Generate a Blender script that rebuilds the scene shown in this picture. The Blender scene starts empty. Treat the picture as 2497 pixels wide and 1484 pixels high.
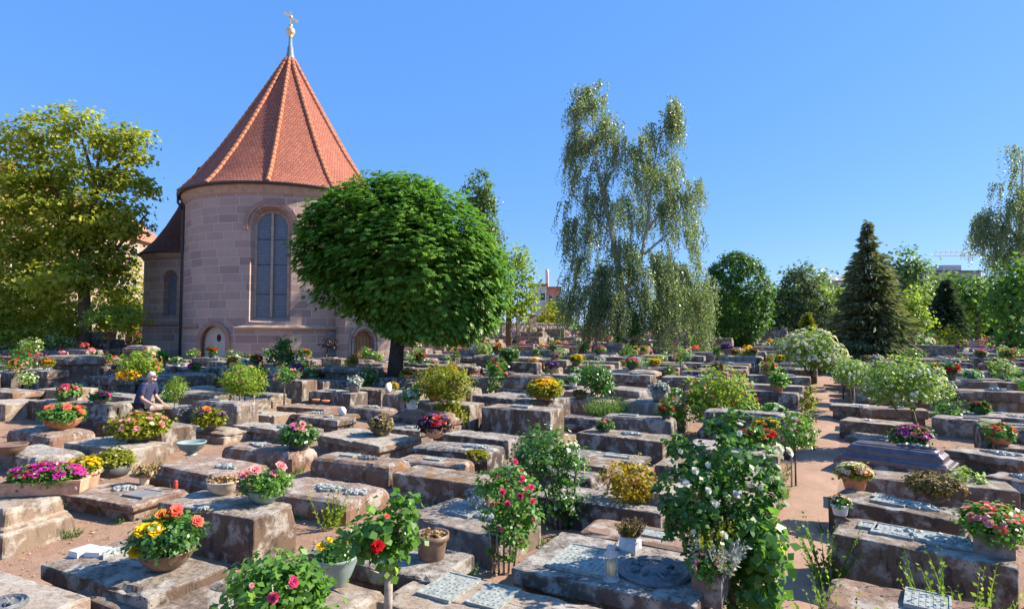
import bpy, bmesh, math, random
import numpy as np
from mathutils import Vector, Matrix, noise
R = math.radians
S = bpy.context.scene
COL = S.collection

# ---------------------------------------------------------------- camera, sky, sun, exposure
F, PW, PH = 1450.0, 2496.0, 1484.0            # focal length and frame measured in photo units
PITCH = math.atan((805 - 742) / F)
CAMH = 2.6
cam = bpy.data.cameras.new('camera')
cam.sensor_width = 36.0
cam.sensor_fit = 'HORIZONTAL'
cam.lens = 36.0 * F / PW
cam.clip_start, cam.clip_end = 0.1, 6000
camo = bpy.data.objects.new('camera', cam)
COL.objects.link(camo)
camo.location = (0, 0, CAMH)
camo.rotation_euler = (R(90) + PITCH, 0, 0)
S.camera = camo

SUN_EL = R(36)
SUN_AZ = math.atan2(0.975, 0.16)              # clockwise from +Y
sun = bpy.data.lights.new('sun', 'SUN')
sun.energy = 5.0
sun.angle = R(0.5)
sun.color = (1.0, 0.90, 0.76)
suno = bpy.data.objects.new('sun', sun)
COL.objects.link(suno)
sd = Vector((math.sin(SUN_AZ) * math.cos(SUN_EL), math.cos(SUN_AZ) * math.cos(SUN_EL), math.sin(SUN_EL)))
suno.rotation_euler = sd.to_track_quat('Z', 'Y').to_euler()
suno.location = (40, 10, 40)

wd = bpy.data.worlds.new('World')
S.world = wd
wd.use_nodes = True
nt = wd.node_tree
nt.nodes.clear()
sky = nt.nodes.new('ShaderNodeTexSky')
sky.sky_type = 'NISHITA'
sky.sun_disc = False
sky.sun_elevation = SUN_EL
sky.sun_rotation = SUN_AZ
sky.altitude = 300
sky.air_density = 1.0
sky.dust_density = 0.3
sky.ozone_density = 2.2
hs = nt.nodes.new('ShaderNodeHueSaturation')
hs.inputs['Saturation'].default_value = 1.1
hs.inputs['Value'].default_value = 1.0
bg = nt.nodes.new('ShaderNodeBackground')
bg.inputs['Strength'].default_value = 0.12
wo = nt.nodes.new('ShaderNodeOutputWorld')
nt.links.new(sky.outputs[0], hs.inputs['Color'])
mxs = nt.nodes.new('ShaderNodeMix'); mxs.data_type = 'RGBA'
mxs.inputs[0].default_value = 0.72
mxs.inputs[7].default_value = (0.46, 1.50, 4.1, 1)
nt.links.new(hs.outputs[0], mxs.inputs[6])
nt.links.new(mxs.outputs[2], bg.inputs[0])
nt.links.new(bg.outputs[0], wo.inputs[0])

S.view_settings.view_transform = 'Standard'
S.view_settings.look = 'None'
S.view_settings.exposure = 1.08
S.view_settings.gamma = 1
S.render.engine = 'CYCLES'
S.cycles.max_bounces = 5
S.cycles.diffuse_bounces = 2
S.cycles.glossy_bounces = 2
S.cycles.transmission_bounces = 3
S.cycles.transparent_max_bounces = 6
S.cycles.caustics_reflective = False
S.cycles.caustics_refractive = False
S.cycles.use_denoising = True

# ---------------------------------------------------------------- geometry of the place
CP, SP = math.cos(PITCH), math.sin(PITCH)
def ray(px, py):
    dx, dy = (px - PW / 2) / F, -(py - PH / 2) / F
    return Vector((dx, CP - dy * SP, SP + dy * CP))
def smooth(a, b, x):
    t = max(0.0, min(1.0, (x - a) / (b - a)))
    return t * t * (3 - 2 * t)
def gz(x, y):
    "height of the ground: the yard climbs gently away from the near graves"
    r = math.hypot(x, y)
    return 0.7 * smooth(9, 31, r) + 1.4 * smooth(30, 62, r) * (1 - 0.6 * smooth(0.25, 0.6, x / (r + 1e-6)))
def at(px, py, z):
    d = ray(px, py)
    t = (z - CAMH) / d.z
    return Vector((d.x * t, d.y * t, z))
def depth(px, py, Y):
    d = ray(px, py)
    t = Y / d.y
    return Vector((d.x * t, Y, CAMH + d.z * t))
def on(px, py, h=0.0):
    "point h above the ground seen in that direction"
    d = ray(px, py)
    t = 2.0
    for i in range(4000):
        p = Vector((0, 0, CAMH)) + d * t
        if p.z <= gz(p.x, p.y) + h or t > 150:
            break
        t += 0.02 + t * 0.002
    return Vector((p.x, p.y, gz(p.x, p.y) + h))
def proj(p):
    v = Vector(p) - Vector((0, 0, CAMH))
    f = v.y * CP + v.z * SP
    u = -v.y * SP + v.z * CP
    if f < 0.1:
        return (1e6, 1e6)
    return (PW / 2 + F * v.x / f, PH / 2 - F * u / f)

# ---------------------------------------------------------------- object helpers
def tag(o, label=None, cat=None, group=None, kind=None):
    if label: o['label'] = label
    if cat: o['category'] = cat
    if group: o['group'] = group
    if kind: o['kind'] = kind
    return o
def empty(name, loc, rz=0.0, label=None, cat=None, group=None):
    o = bpy.data.objects.new(name, None)
    COL.objects.link(o)
    o.location = loc
    o.rotation_euler = (0, 0, rz)
    o.empty_display_size = 0.2
    return tag(o, label, cat, group)
def obj(name, me, mat=None, parent=None, loc=None, rz=None):
    o = bpy.data.objects.new(name, me)
    COL.objects.link(o)
    if mat is not None and len(me.materials) == 0:
        me.materials.append(mat)
    if parent is not None: o.parent = parent
    if loc is not None: o.location = loc
    if rz is not None: o.rotation_euler = (0, 0, rz)
    return o
def dup(root, loc, rz, scale=None, label=None, group=None):
    r = root.copy(); COL.objects.link(r)
    r.location = loc; r.rotation_euler = (0, 0, rz)
    if scale is not None: r.scale = scale
    if label: r['label'] = label
    if group: r['group'] = group
    for ch in list(root.children):
        c = ch.copy(); COL.objects.link(c); c.parent = r
        for g in list(ch.children):
            d = g.copy(); COL.objects.link(d); d.parent = c
    return r
def mesh_py(name, vs, fs, smooth_=False):
    me = bpy.data.meshes.new(name)
    me.from_pydata([tuple(v) for v in vs], [], fs)
    me.update()
    if smooth_:
        me.polygons.foreach_set('use_smooth', [True] * len(me.polygons))
    return me
def bm_mesh(name, bm, smooth_=False, normals=True):
    if normals: bmesh.ops.recalc_face_normals(bm, faces=bm.faces)
    me = bpy.data.meshes.new(name)
    bm.to_mesh(me); bm.free()
    if smooth_:
        me.polygons.foreach_set('use_smooth', [True] * len(me.polygons))
    return me
def quads(name, V, tint=None, mat=None, sm=False):
    "V: (n,4,3) array of leaf or petal quads -> one mesh"
    n = len(V)
    me = bpy.data.meshes.new(name)
    me.vertices.add(4 * n)
    me.vertices.foreach_set('co', np.ascontiguousarray(V, dtype=np.float32).ravel())
    me.loops.add(4 * n)
    me.loops.foreach_set('vertex_index', np.arange(4 * n, dtype=np.int32))
    me.polygons.add(n)
    me.polygons.foreach_set('loop_start', np.arange(0, 4 * n, 4, dtype=np.int32))
    if sm: me.polygons.foreach_set('use_smooth', np.ones(n, dtype=bool))
    me.update(calc_edges=True)
    if tint is not None:
        a = me.attributes.new('tint', 'FLOAT', 'POINT')
        a.data.foreach_set('value', np.repeat(np.asarray(tint, dtype=np.float32), 4))
    if mat is not None: me.materials.append(mat)
    return me
def box(bm, c, s, rz=0.0):
    m = Matrix.Translation(c) @ Matrix.Rotation(rz, 4, 'Z') @ Matrix.Diagonal((s[0], s[1], s[2], 1))
    return bmesh.ops.create_cube(bm, size=1.0, matrix=m)['verts']
def lathe(bm, prof, n=24, c=(0, 0, 0), sx=1.0, sy=1.0, cap=True):
    rings = []
    for r, z in prof:
        rings.append([bm.verts.new((c[0] + r * sx * math.cos(2 * math.pi * i / n), c[1] + r * sy * math.sin(2 * math.pi * i / n), c[2] + z)) for i in range(n)])
    for a, b in zip(rings, rings[1:]):
        for i in range(n):
            bm.faces.new((a[i], a[(i + 1) % n], b[(i + 1) % n], b[i]))
    if cap:
        bm.faces.new(rings[0][::-1]); bm.faces.new(rings[-1])
def tube(bm, pts, rad, n=6):
    pts = [Vector(p) for p in pts]
    rings = []
    for i, p in enumerate(pts):
        d = (pts[min(i + 1, len(pts) - 1)] - pts[max(i - 1, 0)]).normalized()
        a = d.orthogonal().normalized() if abs(d.z) > 0.98 else d.cross(Vector((0, 0, 1))).normalized()
        b = d.cross(a)
        r = rad[i] if isinstance(rad, (list, tuple)) else rad
        rings.append([bm.verts.new(p + (a * math.cos(2 * math.pi * k / n) + b * math.sin(2 * math.pi * k / n)) * r) for k in range(n)])
    for A, B in zip(rings, rings[1:]):
        for k in range(n):
            bm.faces.new((A[k], A[(k + 1) % n], B[(k + 1) % n], B[k]))
    bm.faces.new(rings[0][::-1]); bm.faces.new(rings[-1])

# ---------------------------------------------------------------- materials
class NT:
    def __init__(s, name, rough=0.8, spec=0.3):
        s.m = bpy.data.materials.new(name); s.m.use_nodes = True
        s.t = s.m.node_tree
        s.b = s.t.nodes['Principled BSDF']
        s.out = s.t.nodes['Material Output']
        s.b.inputs['Roughness'].default_value = rough
        s.b.inputs['Specular IOR Level'].default_value = spec
    def n(s, typ, **kw):
        x = s.t.nodes.new(typ)
        for k, v in kw.items():
            if hasattr(x, k) and k not in x.inputs.keys(): setattr(x, k, v)
        for k, v in kw.items():
            if k in x.inputs.keys(): x.inputs[k].default_value = v
        return x
    def l(s, a, b): s.t.links.new(a, b)
    def noise(s, vec, scale, detail=5, rough=0.6):
        x = s.n('ShaderNodeTexNoise'); x.inputs['Scale'].default_value = scale
        x.inputs['Detail'].default_value = detail; x.inputs['Roughness'].default_value = rough
        s.l(vec, x.inputs['Vector']); return x.outputs['Fac']
    def ramp(s, fac, a, b, ca=(0, 0, 0, 1), cb=(1, 1, 1, 1)):
        x = s.n('ShaderNodeValToRGB')
        x.color_ramp.elements[0].position = a; x.color_ramp.elements[1].position = b
        x.color_ramp.elements[0].color = ca; x.color_ramp.elements[1].color = cb
        s.l(fac, x.inputs[0]); return x.outputs[0]
    def mix(s, fac, a, b, mode='MIX'):
        x = s.n('ShaderNodeMix', data_type='RGBA', blend_type=mode)
        for i, v in ((0, fac), (6, a), (7, b)):
            if isinstance(v, (int, float)): x.inputs[i].default_value = v
            elif isinstance(v, tuple): x.inputs[i].default_value = (v + (1,))[:4]
            else: s.l(v, x.inputs[i])
        return x.outputs[2]
    def math(s, op, a, b=0.0):
        x = s.n('ShaderNodeMath', operation=op)
        for i, v in ((0, a), (1, b)):
            if isinstance(v, (int, float)): x.inputs[i].default_value = v
            else: s.l(v, x.inputs[i])
        return x.outputs[0]
    def coord(s, perobj=True):
        tc = s.n('ShaderNodeTexCoord')
        if not perobj: return tc.outputs['Object']
        oi = s.n('ShaderNodeObjectInfo')
        mul = s.n('ShaderNodeVectorMath', operation='SCALE')
        cmb = s.n('ShaderNodeCombineXYZ')
        s.l(oi.outputs['Random'], cmb.inputs[0]); s.l(oi.outputs['Random'], cmb.inputs[1])
        mul.inputs['Scale'].default_value = 40.0
        s.l(cmb.outputs[0], mul.inputs[0])
        add = s.n('ShaderNodeVectorMath', operation='ADD')
        s.l(tc.outputs['Object'], add.inputs[0]); s.l(mul.outputs[0], add.inputs[1])
        return add.outputs[0]
    def bump(s, h, strength=0.4, dist=0.02):
        x = s.n('ShaderNodeBump'); x.inputs['Strength'].default_value = strength; x.inputs['Distance'].default_value = dist
        s.l(h, x.inputs['Height']); s.l(x.outputs[0], s.b.inputs['Normal'])
    def base(s, c):
        if isinstance(c, tuple): s.b.inputs['Base Color'].default_value = (c + (1,))[:4]
        else: s.l(c, s.b.inputs['Base Color'])

def stone(name, c1, c2, lich=(0.46, 0.43, 0.38), lam=0.5, moss=None, dark=0.68):
    "weathered sandstone: mottled body, black crust deepened as side shade, pale lichen (most of it on the upward faces)"
    k = NT(name, 0.9, 0.15)
    v = k.coord()
    n1 = k.noise(v, 2.6, 8, 0.7)
    n2 = k.noise(v, 19.0, 9, 0.78)
    n3 = k.noise(v, 70.0, 4, 0.75)
    body = k.mix(k.ramp(n1, 0.32, 0.68), c1, c2)
    oi = k.n('ShaderNodeObjectInfo')
    tint = k.ramp(oi.outputs['Random'], 0.0, 1.0, (0.46, 0.45, 0.45, 1), (0.90, 0.87, 0.84, 1))
    body = k.mix(1.0, body, tint, 'MULTIPLY')
    geo = k.n('ShaderNodeNewGeometry')
    sep = k.n('ShaderNodeSeparateXYZ'); k.l(geo.outputs['True Normal'], sep.inputs[0])
    up = k.math('MAXIMUM', sep.outputs[2], 0.0)
    # pale weathered skin and lichen on flat tops, only spots elsewhere
    lf = k.math('ADD', k.math('MULTIPLY', up, 0.20), n2)
    lm = k.ramp(lf, 0.61, 0.73)
    lm = k.math('MULTIPLY', lm, k.math('ADD', k.math('MULTIPLY', up, 0.3), lam * 0.9))
    lcol = k.mix(k.ramp(n3, 0.25, 0.8), tuple(x * 0.72 for x in lich), tuple(x * 1.18 for x in lich))
    lcol = k.mix(k.math('MULTIPLY', k.ramp(n1, 0.4, 0.66), 0.45), lcol, c1)
    fr = k.math('FRACT', k.math('MULTIPLY', oi.outputs['Random'], 7.31))
    lm = k.math('MULTIPLY', lm, k.math('ADD', 0.45, k.math('MULTIPLY', fr, 0.75)))
    body = k.mix(lm, body, lcol)
    # black crust, streaked down the sides, deepened to stand in for their shade
    mp = k.n('ShaderNodeMapping'); mp.inputs['Scale'].default_value = (9.0, 9.0, 2.2); k.l(v, mp.inputs[0])
    st_ = k.noise(mp.outputs[0], 1.0, 7, 0.75)
    df = k.ramp(k.math('ADD', k.math('MULTIPLY', n1, 0.25), k.math('MULTIPLY', st_, 0.75)), 0.55, 0.40)
    df = k.math('MULTIPLY', df, k.math('SUBTRACT', 1.0, k.math('MULTIPLY', up, 0.55)))
    body = k.mix(k.math('MULTIPLY', df, dark), body, (0.055, 0.046, 0.042))
    # fine white lichen dots
    vo = k.n('ShaderNodeTexVoronoi'); vo.inputs['Scale'].default_value = 26.0; k.l(v, vo.inputs['Vector'])
    dots = k.math('MULTIPLY', k.ramp(vo.outputs['Distance'], 0.22, 0.12), k.ramp(k.noise(v, 4.5, 3), 0.5, 0.62))
    body = k.mix(k.math('MULTIPLY', dots, 0.55), body, (0.52, 0.49, 0.43))
    if moss:
        mm = k.math('MULTIPLY', k.ramp(k.noise(v, 3.1, 5, 0.7), 0.52, 0.62), 0.85)
        body = k.mix(mm, body, moss)
    k.base(body)
    h = k.math('ADD', n2, k.math('MULTIPLY', n3, 0.5))
    k.bump(h, 0.55, 0.03)
    return k.m

ST = {
 'red':   stone('red sandstone', (0.33, 0.20, 0.135), (0.24, 0.15, 0.105), (0.36, 0.31, 0.26), lam=0.4),
 'brown': stone('brown sandstone', (0.29, 0.20, 0.14), (0.19, 0.135, 0.10), (0.38, 0.335, 0.28), lam=0.5),
 'grey':  stone('grey sandstone', (0.28, 0.22, 0.175), (0.20, 0.16, 0.135), (0.41, 0.38, 0.335), lam=0.6),
 'pale':  stone('pale sandstone', (0.41, 0.31, 0.225), (0.31, 0.23, 0.17), (0.48, 0.43, 0.36), lam=0.5, dark=0.45),
 'mossy': stone('mossy sandstone', (0.31, 0.21, 0.145), (0.22, 0.15, 0.11), (0.36, 0.31, 0.25), lam=0.4, moss=(0.23, 0.11, 0.03)),
 'dark':  stone('dark crusted sandstone', (0.19, 0.145, 0.12), (0.12, 0.095, 0.085), (0.39, 0.365, 0.33), lam=0.5, dark=0.85),
}
def simple(name, c, rough=0.7, spec=0.3, var=0.25, scale=8.0, metal=0.0, bump=0.15):
    k = NT(name, rough, spec)
    v = k.coord()
    n = k.noise(v, scale, 5, 0.65)
    k.base(k.mix(k.ramp(n, 0.3, 0.7), tuple(x * (1 - var) for x in c), tuple(min(1, x * (1 + var)) for x in c)))
    k.b.inputs['Metallic'].default_value = metal
    if bump: k.bump(n, bump, 0.01)
    return k.m
def leafm(name, c1, c2, c3=None, rough=0.5, trans=0.35, spec=0.35, tmul=1.6):
    "leaf or petal: colour varies from leaf to leaf, some light passes through"
    k = NT(name, rough, spec)
    at_ = k.n('ShaderNodeAttribute'); at_.attribute_name = 'tint'
    r = k.n('ShaderNodeValToRGB')
    e = r.color_ramp.elements
    e[0].color = c1 + (1,); e[1].color = c2 + (1,)
    if c3:
        x = e.new(0.86); x.color = c2 + (1,)
        e[2].color = c3 + (1,)
    k.l(at_.outputs['Fac'], r.inputs[0])
    k.base(r.outputs[0])
    tr = k.n('ShaderNodeBsdfTranslucent')
    br = k.mix(1.0, r.outputs[0], (tmul, tmul * 1.05, tmul * 0.6), 'MULTIPLY')
    k.l(br, tr.inputs[0])
    mx = k.n('ShaderNodeMixShader'); mx.inputs[0].default_value = trans
    k.l(k.b.outputs[0], mx.inputs[1]); k.l(tr.outputs[0], mx.inputs[2])
    k.l(mx.outputs[0], k.out.inputs[0])
    return k.m
LF = {
 'chestnut': leafm('chestnut leaf', (0.06, 0.17, 0.03), (0.17, 0.33, 0.05), (0.36, 0.46, 0.07), 0.42, 0.4),
 'birch': leafm('birch leaf', (0.10, 0.16, 0.05), (0.26, 0.31, 0.16), (0.64, 0.68, 0.62), 0.4, 0.42, 0.6),
 'acacia': leafm('broad leaf', (0.14, 0.20, 0.025), (0.42, 0.42, 0.05), (0.58, 0.5, 0.16), 0.5, 0.55),
 'tree': leafm('tree leaf', (0.06, 0.15, 0.03), (0.16, 0.29, 0.045), (0.27, 0.38, 0.07), 0.5, 0.4),
 'clip': leafm('clipped leaf', (0.03, 0.10, 0.02), (0.10, 0.21, 0.03), (0.17, 0.28, 0.045), 0.5, 0.3),
 'lime': leafm('lime leaf', (0.13, 0.21, 0.025), (0.28, 0.37, 0.04), (0.38, 0.44, 0.08), 0.5, 0.42),
 'dark': leafm('dark needle', (0.03, 0.06, 0.028), (0.075, 0.115, 0.045), (0.12, 0.15, 0.06), 0.7, 0.2, 0.2),
 'spruce': leafm('spruce needle', (0.08, 0.105, 0.05), (0.20, 0.22, 0.095), (0.33, 0.27, 0.15), 0.7, 0.3, 0.2),
 'poplar': leafm('poplar leaf', (0.07, 0.15, 0.04), (0.17, 0.26, 0.08), (0.27, 0.34, 0.14), 0.45, 0.35),
 'rose': leafm('rose leaf', (0.06, 0.16, 0.03), (0.16, 0.32, 0.045), (0.40, 0.50, 0.10), 0.35, 0.4, 0.5),
 'rosedark': leafm('dark rose leaf', (0.04, 0.12, 0.025), (0.10, 0.23, 0.04), (0.28, 0.40, 0.09), 0.35, 0.38, 0.5),
 'yellowgreen': leafm('yellow green leaf', (0.12, 0.16, 0.012), (0.30, 0.30, 0.02), (0.45, 0.36, 0.03), 0.5, 0.35),
 'golden':   leafm('golden leaf', (0.16, 0.15, 0.012), (0.45, 0.30, 0.02), (0.62, 0.36, 0.03), 0.5, 0.35),
 'variegated': leafm('variegated leaf', (0.12, 0.22, 0.04), (0.32, 0.43, 0.11), (0.68, 0.7, 0.42), 0.5, 0.35),
 'silver':   leafm('silver leaf', (0.28, 0.30, 0.28), (0.5, 0.52, 0.5), (0.65, 0.65, 0.63), 0.6, 0.2, tmul=1.0),
 'dry':      leafm('dry leaf', (0.28, 0.17, 0.07), (0.5, 0.34, 0.17), (0.62, 0.47, 0.28), 0.7, 0.2, tmul=1.0),
 'heather':  leafm('heather sprig', (0.13, 0.10, 0.03), (0.26, 0.19, 0.05), (0.36, 0.28, 0.10), 0.6, 0.2, tmul=1.0),
 'grass':    leafm('blade', (0.07, 0.15, 0.03), (0.17, 0.27, 0.06), (0.27, 0.34, 0.12), 0.5, 0.3),
 'purple':   leafm('dark purple leaf', (0.02, 0.012, 0.014), (0.05, 0.03, 0.028), (0.08, 0.05, 0.03), 0.5, 0.2),
}
def petal(name, c1, c2): return leafm(name, c1, c2, None, 0.6, 0.4, 0.2, 1.15)
PT = {
 'yellow': petal('yellow petal', (0.85, 0.50, 0.01), (0.95, 0.68, 0.02)),
 'orange': petal('orange petal', (0.75, 0.19, 0.02), (0.85, 0.32, 0.04)),
 'coral':  petal('coral petal', (0.8, 0.10, 0.07), (0.9, 0.25, 0.17)),
 'red':    petal('red petal', (0.45, 0.006, 0.012), (0.72, 0.015, 0.02)),
 'pink':   petal('pink petal', (0.78, 0.22, 0.25), (0.9, 0.48, 0.48)),
 'rosepink': petal('deep pink petal', (0.62, 0.03, 0.14), (0.8, 0.10, 0.24)),
 'magenta': petal('magenta petal', (0.55, 0.02, 0.33), (0.75, 0.10, 0.5)),
 'purple': petal('purple petal', (0.12, 0.03, 0.28), (0.28, 0.10, 0.45)),
 'white':  petal('white petal', (0.72, 0.70, 0.62), (0.86, 0.85, 0.80)),
 'cream':  petal('cream petal', (0.75, 0.68, 0.42), (0.85, 0.82, 0.65)),
 'violet': petal('violet petal', (0.20, 0.06, 0.35), (0.42, 0.22, 0.55)),
}
TERRA = simple('terracotta', (0.52, 0.22, 0.115), 0.85, 0.2, 0.22, 9)
TERRA2 = simple('pale terracotta', (0.56, 0.32, 0.21), 0.85, 0.2, 0.25, 9)
CELADON = simple('blue green glazed ware', (0.24, 0.31, 0.29), 0.4, 0.5, 0.15, 6)
DARKPOT = simple('dark grey pot', (0.09, 0.085, 0.085), 0.6, 0.3, 0.3, 8)
BROWNPOT = simple('brown pot', (0.20, 0.125, 0.085), 0.5, 0.4, 0.3, 8)
CREAMPOT = simple('cream pot', (0.55, 0.45, 0.34), 0.8, 0.2, 0.2, 8)
WHITEPOT = simple('white pot', (0.72, 0.71, 0.70), 0.6, 0.3, 0.1, 8)
STONEPOT = simple('stone pot', (0.24, 0.20, 0.17), 0.9, 0.15, 0.4, 14, bump=0.4)
SOIL = simple('potting soil', (0.05, 0.035, 0.025), 0.95, 0.1, 0.4, 30)
BRONZE = simple('weathered bronze', (0.30, 0.32, 0.29), 0.5, 0.45, 0.45, 24, bump=0.5)
BRONZED = simple('dark bronze', (0.13, 0.135, 0.14), 0.42, 0.5, 0.45, 24, bump=0.5)
PLUM = simple('plum bronze', (0.15, 0.115, 0.125), 0.38, 0.5, 0.3, 7, metal=0.35)
IRON = simple('painted iron', (0.42, 0.43, 0.43), 0.5, 0.4, 0.25, 10)
BARK = simple('bark', (0.13, 0.10, 0.075), 0.95, 0.1, 0.5, 14, bump=0.8)
BARKD = simple('dark bark', (0.06, 0.048, 0.04), 0.95, 0.1, 0.5, 12, bump=0.8)
BARKW = simple('birch bark', (0.5, 0.47, 0.43), 0.85, 0.15, 0.45, 5, bump=0.4)
STAKE = simple('grey wooden stake', (0.38, 0.33, 0.28), 0.9, 0.1, 0.35, 18, bump=0.6)
WAX = simple('candle wax', (0.88, 0.68, 0.30), 0.5, 0.4, 0.08, 5, bump=0)
REDGLASS = simple('red candle glass', (0.42, 0.05, 0.03), 0.25, 0.5, 0.2, 6)
MARBLE = simple('white marble', (0.72, 0.69, 0.66), 0.6, 0.3, 0.12, 12)

# ---------------------------------------------------------------- leaf clouds
def nrm(a): return a / (np.linalg.norm(a, axis=-1, keepdims=True) + 1e-9)
def leafquads(P, A, N, L, W, fold=0.25):
    "rhombic leaves: base P, axis A, face normal N, length L, half width W"
    Sd = nrm(np.cross(A, N)); Nn = np.cross(Sd, A)
    L = np.asarray(L).reshape(-1, 1); W = np.asarray(W).reshape(-1, 1)
    m = P + A * L * 0.48
    V = np.stack([P, m + Sd * W + Nn * W * fold, P + A * L, m - Sd * W + Nn * W * fold], axis=1)
    return V
def crown(seed, ells, nclump, per, cr, ll, lw=0.42, surf=0.55, droop=0.25, upn=0.7, flat=0.75, minz=None):
    """leaf clumps through a union of ellipsoids; returns quads, tints"""
    g = np.random.default_rng(seed)
    E = np.array(ells, float)
    w = (E[:, 3] * E[:, 4] * E[:, 5]) ** (2 / 3)
    idx = g.choice(len(E), nclump, p=w / w.sum())
    d = nrm(g.normal(size=(nclump, 3)))
    rr = 1 - surf * g.random(nclump) ** 1.6
    C = E[idx, :3] + d * E[idx, 3:6] * rr[:, None]
    O = nrm(d / E[idx, 3:6])
    ct = g.random(nclump)
    cs = cr * (0.6 + 0.8 * g.random(nclump))
    k = np.repeat(np.arange(nclump), per)
    n = len(k)
    off = g.normal(size=(n, 3)) * cs[k][:, None] * 0.55
    off[:, 2] *= flat
    P = C[k] + off
    up = np.array([0, 0, 1.0])
    N = nrm(O[k] * 0.7 + up * upn + g.normal(size=(n, 3)) * 0.45)
    A = nrm(np.cross(N, g.normal(size=(n, 3)))) + O[k] * 0.25 - up * droop
    A = nrm(A)
    L = ll * (0.7 + 0.6 * g.random(n))
    t = np.clip(0.55 * ct[k] + 0.45 * g.random(n), 0, 1)
    if minz is not None:
        ok = P[:, 2] > minz
        P, A, N, L, t = P[ok], A[ok], N[ok], L[ok], t[ok]
    return leafquads(P, A, N, L, L * lw), t
def rosettes(P, N, size, seed=0, rings=((6, 0.35, 1.0), (5, 0.8, 0.75)), wid=0.42):
    "flowers with petals round a centre: P,N (n,3), size (n,)"
    g = np.random.default_rng(seed)
    out, tt = [], []
    P = np.asarray(P, float).reshape(-1, 3); N = nrm(np.asarray(N, float).reshape(-1, 3)); n = len(P)
    size = np.broadcast_to(np.asarray(size, float), (n,))
    T = nrm(np.cross(N, g.normal(size=(n, 3)))); B = np.cross(N, T)
    for cnt, lift, sc in rings:
        ph = g.random(n) * 6.28
        for i in range(cnt):
            a = ph + 2 * math.pi * i / cnt
            D = T * np.cos(a)[:, None] + B * np.sin(a)[:, None]
            A = nrm(D + N * lift)
            M = nrm(N - A * (N * A).sum(1, keepdims=True))
            L = size * 0.5 * sc * (0.85 + 0.3 * g.random(n))
            out.append(leafquads(P, A, M, L, L * wid * 1.25, 0.3)); tt.append(g.random(n))
    return np.concatenate(out), np.concatenate(tt)
def dome_pts(seed, n, c, r, zmin=0.0, face=None):
    "points with outward normals on the upper part of an ellipsoid"
    g = np.random.default_rng(seed)
    d = nrm(g.normal(size=(n * 6, 3)))
    d = d[d[:, 2] > zmin]
    if face is not None:
        f = np.array(face); d = d[(d @ f) > -0.25]
    d = d[:n]
    c = np.array(c, float); r = np.array(r, float)
    return c + d * r, nrm(d / r)
# ================================================================ THE SETTING
# ground: one polar sheet, fine near the graves and reaching the horizon
def ground_mat():
    k = NT('reddish sandy soil', 0.95, 0.1)
    v = k.coord(False)
    n1 = k.noise(v, 0.9, 6, 0.65); n2 = k.noise(v, 7.0, 6, 0.7); n3 = k.noise(v, 60.0, 3, 0.7)
    c = k.mix(k.ramp(n1, 0.35, 0.65), (0.39, 0.25, 0.17), (0.27, 0.17, 0.12))
    c = k.mix(k.math('MULTIPLY', k.ramp(n2, 0.48, 0.66), 0.6), c, (0.20, 0.125, 0.085))
    c = k.mix(k.math('MULTIPLY', k.ramp(n3, 0.6, 0.75), 0.5), c, (0.58, 0.42, 0.30))
    k.base(c)
    k.bump(k.math('ADD', n2, k.math('MULTIPLY', n3, 0.6)), 0.6, 0.03)
    return k.m
GM = ground_mat()
vs, fs = [(0, 0, 0)], []
rad = [1.0 * 1.13 ** i for i in range(64)]
NA = 96
for r in rad:
    for a in range(NA):
        t = 2 * math.pi * a / NA
        x, y = r * math.cos(t), r * math.sin(t)
        vs.append((x, y, gz(x, y) + 0.012 * noise.noise(Vector((x * 1.3, y * 1.3, 0)))))
for a in range(NA): fs.append((0, 1 + a, 1 + (a + 1) % NA))
for i in range(len(rad) - 1):
    for a in range(NA):
        b = 1 + i * NA; c = b + NA; a2 = (a + 1) % NA
        fs.append((b + a, c + a, c + a2, b + a2))
tag(obj('ground', mesh_py('ground', vs, fs, True), GM), 'reddish sandy ground of the churchyard between the graves', 'ground', kind='structure')

# the trodden path running away between two blocks of graves
PATHPX = [(1900, 1560), (1935, 1440), (1957, 1300), (1978, 1180), (1990, 1110), (1998, 1040), (2000, 985), (1999, 950), (2003, 915)]
PATH = [on(*p) for p in PATHPX]
def path_mat():
    k = NT('trodden sand', 0.95, 0.1)
    v = k.coord(False)
    n1 = k.noise(v, 1.6, 6, 0.65); n2 = k.noise(v, 14.0, 6, 0.7); n3 = k.noise(v, 80.0, 3, 0.7)
    c = k.mix(k.ramp(n1, 0.35, 0.65), (0.44, 0.285, 0.20), (0.33, 0.215, 0.15))
    c = k.mix(k.math('MULTIPLY', k.ramp(n2, 0.52, 0.7), 0.4), c, (0.27, 0.16, 0.10))
    c = k.mix(k.math('MULTIPLY', k.ramp(n3, 0.62, 0.74), 0.6), c, (0.64, 0.5, 0.38))
    k.base(c); k.bump(k.math('ADD', n2, n3), 0.5, 0.02)
    return k.m
pv, pf = [], []
fine = []
for a, b in zip(PATH, PATH[1:]):
    m = max(2, int((b - a).length / 0.25))
    fine += [a.lerp(b, i / m) for i in range(m)]
for i, p in enumerate(fine):
    d = (fine[min(i + 1, len(fine) - 1)] - fine[max(0, i - 1)]); d.z = 0; d.normalize()
    s = Vector((d.y, -d.x, 0))
    for q in (-0.42, -0.2, 0, 0.2, 0.42):
        w = q * (1 + 0.25 * noise.noise(Vector((p.x * 1.7, p.y * 1.7, q))))
        x = p + s * w
        pv.append((x.x, x.y, gz(x.x, x.y) + (0.026 if abs(q) < 0.3 else 0.004)))
for i in range(len(fine) - 1):
    for j in range(4):
        a = i * 5 + j
        pf.append((a, a + 1, a + 6, a + 5))
tag(obj('path', mesh_py('path', pv, pf, True), path_mat()), 'bare sandy path running away between the blocks of graves', 'path', kind='structure')

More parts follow.
